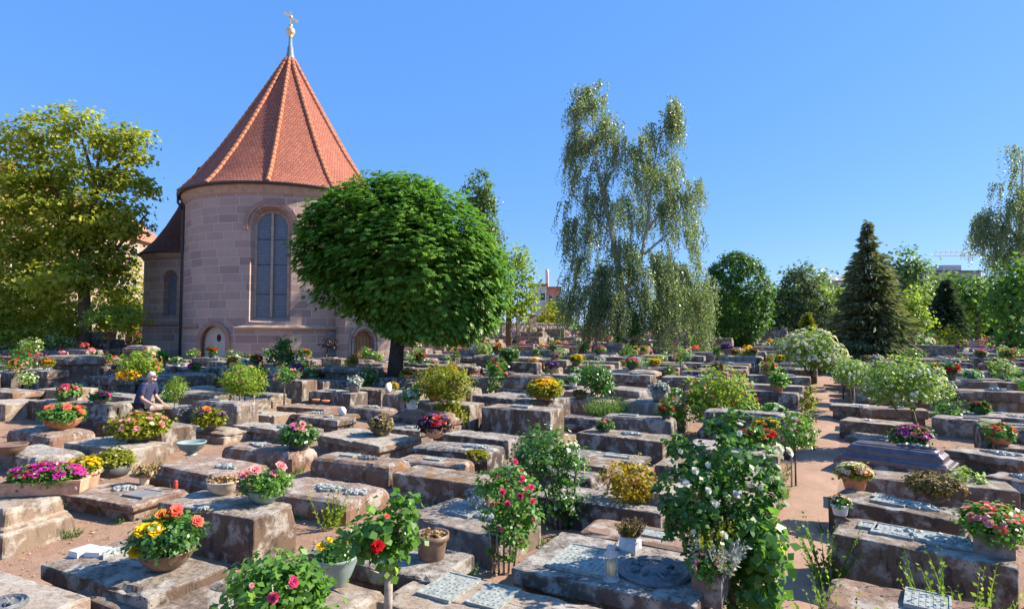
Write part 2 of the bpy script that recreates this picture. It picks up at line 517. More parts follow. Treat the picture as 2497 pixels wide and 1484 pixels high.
# ---------------------------------------------------------------- chapel
def masonry(name, rad=None, cols=((0.50, 0.35, 0.275), (0.33, 0.225, 0.195), (0.50, 0.39, 0.31))):
    k = NT(name, 0.9, 0.15)
    tc = k.n('ShaderNodeTexCoord'); sx = k.n('ShaderNodeSeparateXYZ'); k.l(tc.outputs['Object'], sx.inputs[0])
    if rad:
        u = k.math('MULTIPLY', k.math('ARCTAN2', sx.outputs[0], sx.outputs[1]), rad)
    else:
        u = k.math('ADD', sx.outputs[0], sx.outputs[1])
    cb = k.n('ShaderNodeCombineXYZ'); k.l(u, cb.inputs[0]); k.l(sx.outputs[2], cb.inputs[1])
    br = k.n('ShaderNodeTexBrick')
    br.offset = 0.5; br.squash = 1.0
    br.inputs['Scale'].default_value = 1.0
    br.inputs['Brick Width'].default_value = 1.15
    br.inputs['Row Height'].default_value = 0.44
    br.inputs['Mortar Size'].default_value = 0.022
    br.inputs['Mortar Smooth'].default_value = 0.3
    br.inputs['Bias'].default_value = 0.0
    br.inputs['Color1'].default_value = cols[0] + (1,)
    br.inputs['Color2'].default_value = cols[1] + (1,)
    br.inputs['Mortar'].default_value = (0.58, 0.47, 0.40, 1)
    # wobble so that the block lengths differ
    wn = k.n('ShaderNodeTexWhiteNoise', noise_dimensions='1D')
    k.l(k.math('FLOOR', k.math('DIVIDE', sx.outputs[2], 0.44)), wn.inputs['W'])
    off = k.n('ShaderNodeCombineXYZ'); k.l(k.math('MULTIPLY', wn.outputs['Value'], 2.3), off.inputs[0])
    ad = k.n('ShaderNodeVectorMath', operation='ADD'); k.l(cb.outputs[0], ad.inputs[0]); k.l(off.outputs[0], ad.inputs[1])
    k.l(ad.outputs[0], br.inputs['Vector'])
    n1 = k.noise(tc.outputs['Object'], 0.7, 6, 0.65); n2 = k.noise(tc.outputs['Object'], 6.0, 6, 0.7)
    c = k.mix(k.math('MULTIPLY', k.ramp(n1, 0.5, 0.68), 0.5), br.outputs[0], cols[2])
    c = k.mix(k.math('MULTIPLY', k.ramp(n2, 0.55, 0.75), 0.35), c, (0.20, 0.15, 0.14))
    k.base(c)
    h = k.math('SUBTRACT', k.math('MULTIPLY', n2, 0.6), br.outputs['Fac'])
    k.bump(h, 0.6, 0.03)
    return k.m
TRIM = simple('sandstone trim', (0.46, 0.33, 0.25), 0.9, 0.15, 0.22, 3, bump=0.3)
TRIMD = simple('red sandstone trim', (0.36, 0.22, 0.17), 0.9, 0.15, 0.22, 3, bump=0.3)
GUTTER = simple('dark copper gutter', (0.07, 0.055, 0.055), 0.5, 0.4, 0.2, 4)
LEADM = simple('patinated lead', (0.20, 0.27, 0.28), 0.5, 0.4, 0.25, 3)
GOLD = simple('gilding', (0.85, 0.62, 0.30), 0.35, 0.5, 0.15, 6, metal=0.5)
DOORW = simple('varnished oak door', (0.42, 0.20, 0.085), 0.6, 0.3, 0.25, 4)
PANEL = simple('beige boarded panel', (0.52, 0.45, 0.38), 0.85, 0.2, 0.10, 3)
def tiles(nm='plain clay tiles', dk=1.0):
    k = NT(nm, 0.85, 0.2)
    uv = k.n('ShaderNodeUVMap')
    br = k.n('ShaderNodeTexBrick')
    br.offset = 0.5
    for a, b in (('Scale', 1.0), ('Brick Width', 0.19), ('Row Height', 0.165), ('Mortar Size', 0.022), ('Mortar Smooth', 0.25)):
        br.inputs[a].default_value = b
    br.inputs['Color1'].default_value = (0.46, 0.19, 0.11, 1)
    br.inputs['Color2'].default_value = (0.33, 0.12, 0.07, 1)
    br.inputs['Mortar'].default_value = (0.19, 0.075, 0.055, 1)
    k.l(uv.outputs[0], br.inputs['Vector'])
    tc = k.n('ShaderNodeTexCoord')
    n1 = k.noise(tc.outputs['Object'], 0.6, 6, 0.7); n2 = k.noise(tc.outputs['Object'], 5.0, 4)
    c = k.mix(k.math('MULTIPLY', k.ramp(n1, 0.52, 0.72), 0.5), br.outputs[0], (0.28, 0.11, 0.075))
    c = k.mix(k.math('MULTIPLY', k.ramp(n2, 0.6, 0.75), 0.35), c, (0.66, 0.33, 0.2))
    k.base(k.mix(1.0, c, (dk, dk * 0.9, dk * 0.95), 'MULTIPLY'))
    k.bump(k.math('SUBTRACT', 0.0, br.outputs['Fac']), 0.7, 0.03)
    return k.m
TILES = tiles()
TILES_SHADE = tiles('shade-darkened tiles', 0.45)  # turret tiles: the drum's shade is put into this darker colour
RIDGE = simple('ridge tile clay', (0.45, 0.185, 0.10), 0.85, 0.2, 0.25, 3)

CD, CR = 38.0, 5.4
cphi = math.atan((697 - PW / 2) / F)
CC = Vector((CD * math.sin(cphi), CD * math.cos(cphi), 0))
CB = gz(CC.x, CC.y)
CC.z = CB - 0.3
chapel = empty('chapel', CC, -cphi, 'round sandstone chapel with a steep red tiled cone roof and gilded cross', 'chapel')
CMI = Matrix.Translation(CC) @ Matrix.Rotation(-cphi, 4, 'Z')
CMI = CMI.inverted()
CAML = CMI @ Vector((0, 0, CAMH))
def hit(px, py, rr, cx=0.0, cy=0.0):
    "where the ray meets a vertical cylinder of the chapel (local coordinates)"
    d = CMI.to_3x3() @ ray(px, py)
    o = CAML - Vector((cx, cy, 0))
    a = d.x * d.x + d.y * d.y; b = 2 * (o.x * d.x + o.y * d.y); c = o.x * o.x + o.y * o.y - rr * rr
    q = b * b - 4 * a * c
    t = (-b - math.sqrt(q)) / (2 * a) if q > 0 else -b / (2 * a)
    p = o + d * t
    return math.atan2(p.x, -p.y), p.z, p
def zat(px, py, rr=CR): return hit(px, py, rr)[1]
Z_EAVE = zat(655, 452)
Z_APEX = (depth(718, 145, CD * math.cos(cphi)).z - CC.z)

def cyl_wall(r0, r1, z0, z1, n=128):
    bm = bmesh.new()
    A = []
    for r, z in ((r0, z0), (r0, z1), (r1, z1), (r1, z0)):
        A.append([bm.verts.new((r * math.sin(2 * math.pi * i / n), -r * math.cos(2 * math.pi * i / n), z)) for i in range(n)])
    for j in range(4):
        a, b = A[j], A[(j + 1) % 4]
        for i in range(n):
            bm.faces.new((a[i], a[(i + 1) % n], b[(i + 1) % n], b[i]))
    return bm
def arch(w, zb, zt, n=14, pointed=0.0):
    "arch outline, (x,z) from bottom left round to bottom right"
    r = w / 2
    zs = zt - r * (1 + pointed)
    pts = [(-r, zb)]
    for i in range(n + 1):
        t = math.pi - math.pi * i / n
        pts.append((r * math.cos(t), zs + r * (1 + pointed) * math.sin(t)))
    pts.append((r, zb))
    return pts
def arch_prism(a, yo, yi, wo, wi, zbo, zto, zbi, zti):
    "splayed arched opening cutter between radial depths yo (outside) and yi"
    bm = bmesh.new()
    ca, sa = math.cos(a), math.sin(a)
    L = []
    for y, w, zb, zt in ((yo, wo, zbo, zto), (yi, wi, zbi, zti)):
        L.append([bm.verts.new((y * sa + x * ca, -y * ca + x * sa, z)) for x, z in arch(w, zb, zt)])
    n = len(L[0])
    for i in range(n):
        bm.faces.new((L[0][i], L[0][(i + 1) % n], L[1][(i + 1) % n], L[1][i]))
    bm.faces.new(L[0]); bm.faces.new(L[1][::-1])
    return bm
def cut(o, cutters):
    for i, bm in enumerate(cutters):
        co = obj('cutter', bm_mesh('cutter', bm))
        co.parent = o.parent
        m = o.modifiers.new('b%d' % i, 'BOOLEAN'); m.operation = 'DIFFERENCE'; m.solver = 'EXACT'; m.object = co
    bpy.context.view_layer.update()
    dg = bpy.context.evaluated_depsgraph_get()
    me = bpy.data.meshes.new_from_object(o.evaluated_get(dg))
    for m in list(o.modifiers):
        co = m.object; o.modifiers.remove(m); bpy.data.objects.remove(co)
    o.data = me
# measurements read off the photograph
WA = 0.5 * (hit(608, 700, CR)[0] + hit(709, 700, CR)[0])
WW = 2 * CR * math.sin(0.5 * (hit(709, 700, CR)[0] - hit(604, 700, CR)[0]))
WZ0, WZ1 = zat(655, 789), zat(655, 500)
NA_ = 0.5 * (hit(492, 850, CR)[0] + hit(553, 850, CR)[0])
NW = 2 * CR * math.sin(0.5 * (hit(553, 850, CR)[0] - hit(492, 850, CR)[0]))
NZ1 = zat(522, 794)
STONEW = masonry('chapel masonry', CR)
wall = obj('wall', bm_mesh('chapel_wall', cyl_wall(CR, CR - 1.1, -0.5, Z_EAVE + 0.1)), STONEW, chapel)
cut(wall, [arch_prism(WA, CR + 0.25, CR - 0.62, WW * 1.06, WW * 0.80, WZ0 - 0.05, WZ1 + 0.07, WZ0 + 0.35, WZ1 - 0.2),
           arch_prism(WA, CR - 0.5, CR - 1.6, WW * 0.80, WW * 0.80, WZ0 + 0.35, WZ1 - 0.2, WZ0 + 0.35, WZ1 - 0.2),
           arch_prism(NA_, CR + 0.3, CR - 0.38, NW, NW, -1.0, NZ1, -1.0, NZ1)])
def radial(a, y, x, z):
    return Vector((y * math.sin(a) + x * math.cos(a), -y * math.cos(a) + x * math.sin(a), z))
def arch_ring(a, y0, y1, wo, wi, zb, zto, zti):
    "moulded stone band round an arched opening"
    bm = bmesh.new()
    P = arch(wo, zb, zto); Q = arch(wi, zb, zti)
    L = [[bm.verts.new(radial(a, y, x, z)) for x, z in pp] for y, pp in ((y0, P), (y1, P), (y1, Q), (y0, Q))]
    for j in range(4):
        A, B = L[j], L[(j + 1) % 4]
        for i in range(len(P) - 1):
            bm.faces.new((A[i], A[i + 1], B[i + 1], B[i]))
    for i in (0, -1): bm.faces.new([L[j][i] for j in range(4)])
    return bm
def arch_plate(a, y, w, zb, zt, th=0.05):
    bm = bmesh.new()
    f = [bm.verts.new(radial(a, y, x, z)) for x, z in arch(w, zb, zt)]
    b = [bm.verts.new(radial(a, y - th, x, z)) for x, z in arch(w, zb, zt)]
    bm.faces.new(f); bm.faces.new(b[::-1])
    n = len(f)
    for i in range(n): bm.faces.new((f[i], b[i], b[(i + 1) % n], f[(i + 1) % n]))
    return bm
def leaded():
    k = NT('leaded glass', 0.35, 0.5)
    tc = k.n('ShaderNodeTexCoord')
    sx = k.n('ShaderNodeSeparateXYZ'); k.l(tc.outputs['Object'], sx.inputs[0])
    cb = k.n('ShaderNodeCombineXYZ'); k.l(k.math('MULTIPLY', sx.outputs[0], 1.0), cb.inputs[0]); k.l(sx.outputs[2], cb.inputs[1])
    br = k.n('ShaderNodeTexBrick'); br.offset = 0.5
    for a, b in (('Scale', 1.0), ('Brick Width', 0.16), ('Row Height', 0.18), ('Mortar Size', 0.012)):
        br.inputs[a].default_value = b
    br.inputs['Color1'].default_value = (0.13, 0.16, 0.19, 1); br.inputs['Color2'].default_value = (0.17, 0.20, 0.235, 1)
    br.inputs['Mortar'].default_value = (0.10, 0.115, 0.13, 1)
    k.l(cb.outputs[0], br.inputs['Vector']); k.base(br.outputs[0])
    n = k.noise(tc.outputs['Object'], 3.0, 3); k.bump(n, 0.2, 0.02)
    return k.m
GLASS = leaded()
win = obj('window', bm_mesh('window_frame', arch_ring(WA, CR - 0.50, CR - 0.62, WW * 0.83, WW * 0.72, WZ0 + 0.33, WZ1 - 0.18, WZ1 - 0.3)), TRIM, chapel)
obj('pane', bm_mesh('pane', arch_plate(WA, CR - 0.56, WW * 0.81, WZ0 + 0.34, WZ1 - 0.19)), GLASS, win)
bm = bmesh.new()
def rbox(bm, a, y0, y1, x0, x1, z0, z1):
    v = [bm.verts.new(radial(a, y, x, z)) for z in (z0, z1) for y, x in ((y0, x0), (y0, x1), (y1, x1), (y1, x0))]
    for q in ((0, 1, 2, 3), (7, 6, 5, 4), (0, 4, 5, 1), (1, 5, 6, 2), (2, 6, 7, 3), (3, 7, 4, 0)): bm.faces.new([v[i] for i in q])
rbox(bm, WA, CR - 0.57, CR - 0.42, -0.06, 0.06, WZ0 + 0.34, WZ1 - 0.25)
obj('mullion', bm_mesh('mullion', bm), TRIM, win)
bm = bmesh.new()
for q in (0.25, 0.5, 0.72):
    rbox(bm, WA, CR - 0.555, CR - 0.53, -WW * 0.39, WW * 0.39, WZ0 + (WZ1 - WZ0) * q, WZ0 + (WZ1 - WZ0) * q + 0.035)
obj('saddle_bar', bm_mesh('saddle_bar', bm), GUTTER, win)
bm = arch_ring(WA, CR + 0.02, CR - 0.2, WW * 1.28, WW * 1.07, WZ1 - WW * 0.62, WZ1 + 0.28, WZ1 + 0.08)
obj('window_arch', bm_mesh('window_arch', bm), TRIMD, chapel)
# boarded niche at the foot
nch = obj('blind_door', bm_mesh('blind_door', arch_plate(NA_, CR - 0.24, NW * 0.98, -0.6, NZ1 - 0.02)), PANEL, chapel)
bm = bmesh.new()
f = [bm.verts.new(radial(NA_, CR - 0.22, 0.12 + 0.13 * math.cos(t * math.pi / 8), NZ1 - 0.62 + 0.19 * math.sin(t * math.pi / 8))) for t in range(16)]
b = [bm.verts.new(radial(NA_, CR - 0.3, 0.12 + 0.13 * math.cos(t * math.pi / 8), NZ1 - 0.62 + 0.19 * math.sin(t * math.pi / 8))) for t in range(16)]
bm.faces.new(f); bm.faces.new(b[::-1])
for i in range(16): bm.faces.new((f[i], b[i], b[(i + 1) % 16], f[(i + 1) % 16]))
obj('oval_vent', bm_mesh('oval_vent', bm), SOIL, nch)
obj('niche_arch', bm_mesh('niche_arch', arch_ring(NA_, CR + 0.06, CR - 0.2, NW * 1.30, NW * 1.0, -0.6, NZ1 + 0.24, NZ1)), TRIMD, chapel)
def ring_mold(prof, a0=0.0, a1=2 * math.pi, n=128, close=True):
    bm = bmesh.new()
    rows = []
    m = n if close else n + 1
    for r, z in prof:
        rows.append([bm.verts.new((r * math.sin(a0 + (a1 - a0) * i / n), -r * math.cos(a0 + (a1 - a0) * i / n), z)) for i in range(m)])
    k = len(prof)
    for j in range(k):
        a, b = rows[j], rows[(j + 1) % k]
        for i in range(n):
            i2 = (i + 1) % m
            bm.faces.new((a[i], a[i2], b[i2], b[i]))
    if not close:
        for i in (0, -1): bm.faces.new([rows[j][i] for j in range(k)])
    return bm
ZS = zat(700, 800)
aL, aR = hit(572, 797, CR)[0], hit(846, 797, CR + 0.1)[0]
obj('string_course', bm_mesh('string_course', ring_mold([(CR - 0.05, ZS - 0.12), (CR + 0.10, ZS - 0.06), (CR + 0.16, ZS), (CR + 0.16, ZS + 0.05), (CR - 0.05, ZS + 0.2)], aL, aR, 64, False)), TRIM, chapel)
a2, a3 = hit(450, 787, CR)[0], hit(484, 787, CR)[0]
obj('string_course', bm_mesh('string_course', ring_mold([(CR - 0.05, ZS - 0.02), (CR + 0.08, ZS + 0.02), (CR + 0.12, ZS + 0.1), (CR - 0.05, ZS + 0.3)], a2, a3, 16, False)), TRIMD, chapel)
obj('plinth', bm_mesh('plinth', ring_mold([(CR - 0.05, -0.6), (CR + 0.07, -0.6), (CR + 0.07, 0.55), (CR - 0.05, 0.7)], hit(556, 850, CR)[0] , aR, 64, False)), STONEW, chapel)
obj('cornice', bm_mesh('cornice', ring_mold([(CR - 0.1, Z_EAVE - 0.42), (CR + 0.03, Z_EAVE - 0.42), (CR + 0.05, Z_EAVE - 0.3), (CR + 0.16, Z_EAVE - 0.18), (CR + 0.24, Z_EAVE - 0.02), (CR + 0.24, Z_EAVE + 0.06), (CR - 0.1, Z_EAVE + 0.06)]), True), TRIM, chapel)
obj('gutter', bm_mesh('gutter', ring_mold([(CR + 0.26, Z_EAVE + 0.0), (CR + 0.36, Z_EAVE - 0.03), (CR + 0.45, Z_EAVE + 0.06), (CR + 0.45, Z_EAVE + 0.13), (CR + 0.26, Z_EAVE + 0.13)]), True), GUTTER, chapel)
# roof: eleven facets, flared at the eave
NF = 11
RO = hit(656, 437, CR)[0]
PROF = [(CR + 0.40, 0.13), (CR + 0.12, 0.42), (CR - 0.35, 0.98), (CR - 0.95, 1.85)]
H = Z_APEX - Z_EAVE
r4, z4 = PROF[-1]
for i in range(1, 13):
    t = i / 12
    PROF.append((r4 + (0.22 - r4) * (t ** 0.93), z4 + (H - z4) * t))
def roof_r(r, t, b):
    "blend between a round and a facetted plan"
    half = math.pi / NF
    u = ((t - RO + half) % (2 * half)) - half
    # facet: distance of chord for ridge at u = 0 -> rotate by half
    v = ((t - RO) % (2 * half)) - half
    return r * ((1 - b) + b * math.cos(half) / math.cos(v))
bm = bmesh.new(); uvl = bm.loops.layers.uv.new('UVMap')
rows = []; SUB = 10; NN = NF * SUB
for j, (r, z) in enumerate(PROF):
    b = min(1.0, 0.15 + j * 0.2)
    rows.append([bm.verts.new((roof_r(r, RO + 2 * math.pi * i / NN, b) * math.sin(RO + 2 * math.pi * i / NN),
                               -roof_r(r, RO + 2 * math.pi * i / NN, b) * math.cos(RO + 2 * math.pi * i / NN), Z_EAVE + z)) for i in range(NN)])
sl = [0.0]
for a, b in zip(PROF, PROF[1:]): sl.append(sl[-1] + math.hypot(a[0] - b[0], a[1] - b[1]))
for j in range(len(PROF) - 1):
    for i in range(NN):
        i2 = (i + 1) % NN
        fc = bm.faces.new((rows[j][i], rows[j][i2], rows[j + 1][i2], rows[j + 1][i]))
        s0 = (i % SUB) / SUB - 0.5; s1 = s0 + 1 / SUB
        wj, wj1 = 2 * math.pi * PROF[j][0] / NF, 2 * math.pi * PROF[j + 1][0] / NF
        for lp, uv in zip(fc.loops, ((s0 * wj, sl[j]), (s1 * wj, sl[j]), (s1 * wj1, sl[j + 1]), (s0 * wj1, sl[j + 1]))):
            lp[uvl].uv = uv
roof = obj('roof', bm_mesh('chapel_roof', bm), TILES, chapel)
for k in range(NF):
    t = RO + 2 * math.pi * k / NF
    bm = bmesh.new()
    for j in range(len(PROF) - 1):
        (r0, z0), (r1, z1) = PROF[j], PROF[j + 1]
        m = max(1, int(round(math.hypot(r1 - r0, z1 - z0) / 0.36)))
        for q in range(m):
            f0, f1 = q / m, (q + 1) / m
            p0 = Vector((math.sin(t) * (r0 + (r1 - r0) * f0), -math.cos(t) * (r0 + (r1 - r0) * f0), Z_EAVE + z0 + (z1 - z0) * f0))
            p1 = Vector((math.sin(t) * (r0 + (r1 - r0) * f1), -math.cos(t) * (r0 + (r1 - r0) * f1), Z_EAVE + z0 + (z1 - z0) * f1))
            tube(bm, [p0, p1], [0.135, 0.105], 8)
    obj('ridge', bm_mesh('ridge', bm), RIDGE, roof)
# finial
zf = Z_APEX
cy_ = CD * math.cos(cphi)
def zpix(py): return depth(720, py, cy_).z - CC.z
bm = bmesh.new(); lathe(bm, [(0.34, zf - 0.35), (0.30, zf - 0.1), (0.2, zf + 0.35), (0.16, zf + 0.75), (0.12, zf + 0.8), (0.09, zpix(92))], 16)
obj('finial_sleeve', bm_mesh('finial_sleeve', bm, True), LEADM, chapel)
zb = zpix(78)
bm = bmesh.new(); lathe(bm, [(0.10, zb - 0.38), (0.14, zb - 0.33), (0.08, zb - 0.28), (0.22, zb - 0.16), (0.27, zb), (0.22, zb + 0.17), (0.1, zb + 0.26), (0.07, zb + 0.34), (0.12, zb + 0.4), (0.04, zb + 0.46)], 16)
obj('orb', bm_mesh('orb', bm, True), GOLD, chapel)
bm = bmesh.new(); zt = zpix(30)
box(bm, (0, 0, (zb + 0.4 + zt) / 2), (0.09, 0.07, zt - zb - 0.4))
for s in (-1, 1):
    m = Matrix.Translation((0, 0, zb + 0.46 + (zt - zb - 0.46) * 0.58)) @ Matrix.Rotation(R(28), 4, 'Y')
    v = bmesh.ops.create_cube(bm, size=1, matrix=m @ Matrix.Translation((s * 0.22, 0, 0)) @ Matrix.Diagonal((0.36, 0.06, 0.085, 1)))
    v = bmesh.ops.create_cube(bm, size=1, matrix=m @ Matrix.Translation((s * 0.40, 0, 0)) @ Matrix.Diagonal((0.07, 0.064, 0.17, 1)))
box(bm, (0, 0, zt - 0.03), (0.17, 0.075, 0.07))
lathe(bm, [(0.02, -0.09), (0.11, -0.02), (0.11, 0.03), (0.02, 0.09)], 10, (0, 0, zb + 0.46 + (zt - zb - 0.46) * 0.58))
obj('cross', bm_mesh('cross', bm), GOLD, chapel)
# tablet beside the door
ta = hit(820, 838, CR)[0]; tw = 2 * CR * math.sin(0.5 * (hit(845, 838, CR)[0] - hit(794, 838, CR)[0]))
bm = bmesh.new(); rbox(bm, ta, CR - 0.15, CR + 0.09, -tw / 2, tw / 2, zat(820, 866), zat(820, 809))
tb = obj('tablet', bm_mesh('tablet', bm), simple('slate tablet', (0.25, 0.25, 0.235), 0.8, 0.25, 0.3, 4), chapel)
bm = bmesh.new()
z0_, z1_ = zat(820, 866), zat(820, 809)
for i in range(9):
    z = z1_ - 0.15 - i * (z1_ - z0_ - 0.3) / 9
    rbox(bm, ta, CR + 0.088, CR + 0.098, -tw * 0.4, tw * (0.4 - 0.12 * (i % 3)), z - 0.045, z)
obj('inscription', bm_mesh('inscription', bm), simple('cut letters', (0.17, 0.17, 0.16)), tb)
# side turret on the left, with its own flared roof
TCx = depth(482, 805, 38.5)
TL = CMI @ Vector((TCx.x, TCx.y, 0)); TRr = 3.05
tE = (CMI @ depth(345, 625, 37.0)).z
bm = cyl_wall(TRr, TRr - 0.7, -0.5, tE + 0.1, 96)
tw_ = obj('turret_wall', bm_mesh('turret_wall', bm), masonry('turret masonry', TRr), chapel, (TL.x, TL.y, 0))
def hitT(px, py): return hit(px, py, TRr, TL.x, TL.y)
bpy.context.view_layer.update()
wa = hitT(414, 710)[0]; ww = 2 * TRr * math.sin(0.5 * (hitT(431, 710)[0] - hitT(397, 710)[0]))
wz0, wz1 = hitT(414, 772)[1], hitT(414, 656)[1]
cb = [arch_prism(wa, TRr + 0.2, TRr - 0.4, ww * 1.05, ww * 0.75, wz0, wz1, wz0 + 0.2, wz1 - 0.15)]
for b in cb: bmesh.ops.translate(b, verts=b.verts, vec=(TL.x, TL.y, 0))
cut(tw_, cb)
tw2 = obj('window', bm_mesh('turret_window', arch_ring(wa, TRr - 0.33, TRr - 0.42, ww * 0.86, ww * 0.68, wz0 + 0.15, wz1 - 0.1, wz1 - 0.2)), TRIMD, chapel, (TL.x, TL.y, 0))
obj('pane', bm_mesh('pane', arch_plate(wa, TRr - 0.36, ww * 0.85, wz0 + 0.1, wz1 - 0.1)), GLASS, tw2)
zs2 = hitT(390, 792)[1]
obj('string_course', bm_mesh('string_course', ring_mold([(TRr - 0.05, zs2 - 0.1), (TRr + 0.1, zs2), (TRr + 0.1, zs2 + 0.06), (TRr - 0.05, zs2 + 0.25)], n=64)), TRIMD, chapel, (TL.x, TL.y, 0))
obj('cornice', bm_mesh('turret_cornice', ring_mold([(TRr - 0.1, tE - 0.3), (TRr + 0.05, tE - 0.3), (TRr + 0.2, tE - 0.05), (TRr + 0.2, tE + 0.05), (TRr - 0.1, tE + 0.05)], n=64), True), TRIM, chapel, (TL.x, TL.y, 0))
bm = bmesh.new(); uvl = bm.loops.layers.uv.new('UVMap')
TP = [(TRr + 0.42, 0.04), (TRr + 0.1, 0.32), (TRr - 0.5, 1.0), (TRr - 1.1, 1.95), (TRr - 1.7, 3.1), (0.2, 6.0)]
rows = [[bm.verts.new((r * math.sin(2 * math.pi * i / 64), -r * math.cos(2 * math.pi * i / 64), tE + z)) for i in range(64)] for r, z in TP]
sl = [0.0]
for a, b in zip(TP, TP[1:]): sl.append(sl[-1] + math.hypot(a[0] - b[0], a[1] - b[1]))
for j in range(len(TP) - 1):
    for i in range(64):
        fc = bm.faces.new((rows[j][i], rows[j][(i + 1) % 64], rows[j + 1][(i + 1) % 64], rows[j + 1][i]))
        for lp, (ii, jj) in zip(fc.loops, ((i, j), (i + 1, j), (i + 1, j + 1), (i, j + 1))):
            lp[uvl].uv = (ii * 0.3, sl[jj])
obj('turret_roof', bm_mesh('turret_roof', bm), TILES_SHADE, chapel, (TL.x, TL.y, 0))
# downpipe in the corner between drum and turret
dpa = hit(446, 700, CR + 0.02)[0] - 0.03
def dp(r, z): return (r * math.sin(dpa), -r * math.cos(dpa), z)
bm = bmesh.new()
zj = hit(440, 500, CR)[1]
tube(bm, [dp(CR + 0.36, Z_EAVE + 0.02), dp(CR + 0.36, Z_EAVE - 0.35), dp(CR + 0.12, Z_EAVE - 0.75), dp(CR + 0.1, zj), dp(CR + 0.1, -0.4)], 0.07, 8)
obj('downpipe', bm_mesh('downpipe', bm, True), GUTTER, chapel)
# porch on the right with the oak door
PA = Matrix.Rotation(R(24), 4, 'Z')
pd = CMI @ depth(886, 880, CD * math.cos(cphi) - 3.6)
porch_w, porch_d = 3.3, 3.6
zdt = (CMI @ depth(888, 806, CD * math.cos(cphi) - 3.6)).z
bm = bmesh.new(); box(bm, (0.55, porch_d / 2, 2.1), (porch_w, porch_d, 5.2))
pw = obj('porch_wall', bm_mesh('porch_wall', bm), masonry('porch masonry', None), chapel, (pd.x, pd.y, 0), R(24))
bm = bmesh.new()
pr = arch(1.25, -0.5, zdt, pointed=0.2)
L = [[bm.verts.new((x, y, z)) for x, z in pr] for y in (-0.6, 0.28)]
for i in range(len(pr)): bm.faces.new((L[0][i], L[0][(i + 1) % len(pr)], L[1][(i + 1) % len(pr)], L[1][i]))
bm.faces.new(L[0]); bm.faces.new(L[1][::-1])
bm.transform(Matrix.Translation((pd.x, pd.y, 0)) @ PA)
cut(pw, [bm])
bm = bmesh.new()
f = [bm.verts.new((x, 0.24, z)) for x, z in arch(1.24, -0.5, zdt - 0.01, pointed=0.2)]
b = [bm.verts.new((x, 0.31, z)) for x, z in arch(1.24, -0.5, zdt - 0.01, pointed=0.2)]
bm.faces.new(f); bm.faces.new(b[::-1])
for i in range(len(f)): bm.faces.new((f[i], b[i], b[(i + 1) % len(f)], f[(i + 1) % len(f)]))
dr = obj('door', bm_mesh('door', bm), DOORW, chapel, (pd.x, pd.y, 0), R(24))
bm = bmesh.new()
for x in np.arange(-0.5, 0.51, 0.2): box(bm, (x, 0.237, 0.9), (0.02, 0.012, 2.6))
obj('board_joint', bm_mesh('board_joint', bm), simple('dark oak joint', (0.2, 0.09, 0.04)), dr)  # dark lines between the door boards
bm = bmesh.new()
for s in (-1, 1):
    tube(bm, [(s * 0.68, -0.04, -0.5), (s * 0.68, -0.04, zdt - 0.6)], 0.06, 10)
    tube(bm, [(s * 0.84, -0.03, -0.5), (s * 0.84, -0.03, zdt - 0.55)], 0.05, 10)
for rr_, rad_ in ((0.68, 0.06), (0.84, 0.05)):
    tube(bm, [(rr_ * math.cos(t), -0.035, zdt - 0.62 + rr_ * 1.15 * math.sin(t)) for t in np.linspace(0, math.pi, 15)], rad_, 8)
obj('door_jamb', bm_mesh('door_jamb', bm, True), TRIM, chapel, (pd.x, pd.y, 0), R(24))
bm = bmesh.new(); box(bm, (0.55, porch_d / 2, 4.78), (porch_w + 0.3, porch_d + 0.3, 0.16)); 
v = [bm.verts.new(c) for c in ((-1.25, -0.2, 4.9), (2.35, -0.2, 4.9), (2.35, porch_d, 6.6), (-1.25, porch_d, 6.6), (-1.25, porch_d, 4.9), (2.35, porch_d, 4.9))]
for q in ((0, 1, 2, 3), (0, 3, 4), (1, 5, 2), (3, 2, 5, 4), (0, 4, 5, 1)): bm.faces.new([v[i] for i in q])
obj('porch_roof', bm_mesh('porch_roof', bm), RIDGE, chapel, (pd.x, pd.y, 0), R(24))
# ================================================================ TOMBSTONES
UA = math.atan(802 / F)
UV_ = Vector((math.cos(UA), -math.sin(UA), 0))     # along the stones, towards the path
VV_ = Vector((math.sin(UA), math.cos(UA), 0))      # along the path, away from the camera
def uv_of(p): return (p.x * UV_.x + p.y * UV_.y, p.x * VV_.x + p.y * VV_.y)
FOOT = []                                           # (u0,u1,v0,v1) taken by something
def rring(a, b, r, nx, ny):
    r = min(r, a * 0.9, b * 0.9)
    P = []
    for cx, cy, t0, n, dx, dy in ((a - r, b - r, 0, nx, -1, 0), (-a + r, b - r, 90, ny, 0, -1), (-a + r, -b + r, 180, nx, 1, 0), (a - r, -b + r, 270, ny, 0, 1)):
        for t in (0, 45, 90):
            P.append((cx + r * math.cos(R(t0 + t)), cy + r * math.sin(R(t0 + t))))
        ln = 2 * (a - r) if dx else 2 * (b - r)
        sx, sy = P[-1]
        for i in range(1, n):
            P.append((sx + dx * ln * i / n, sy + dy * ln * i / n))
    return P
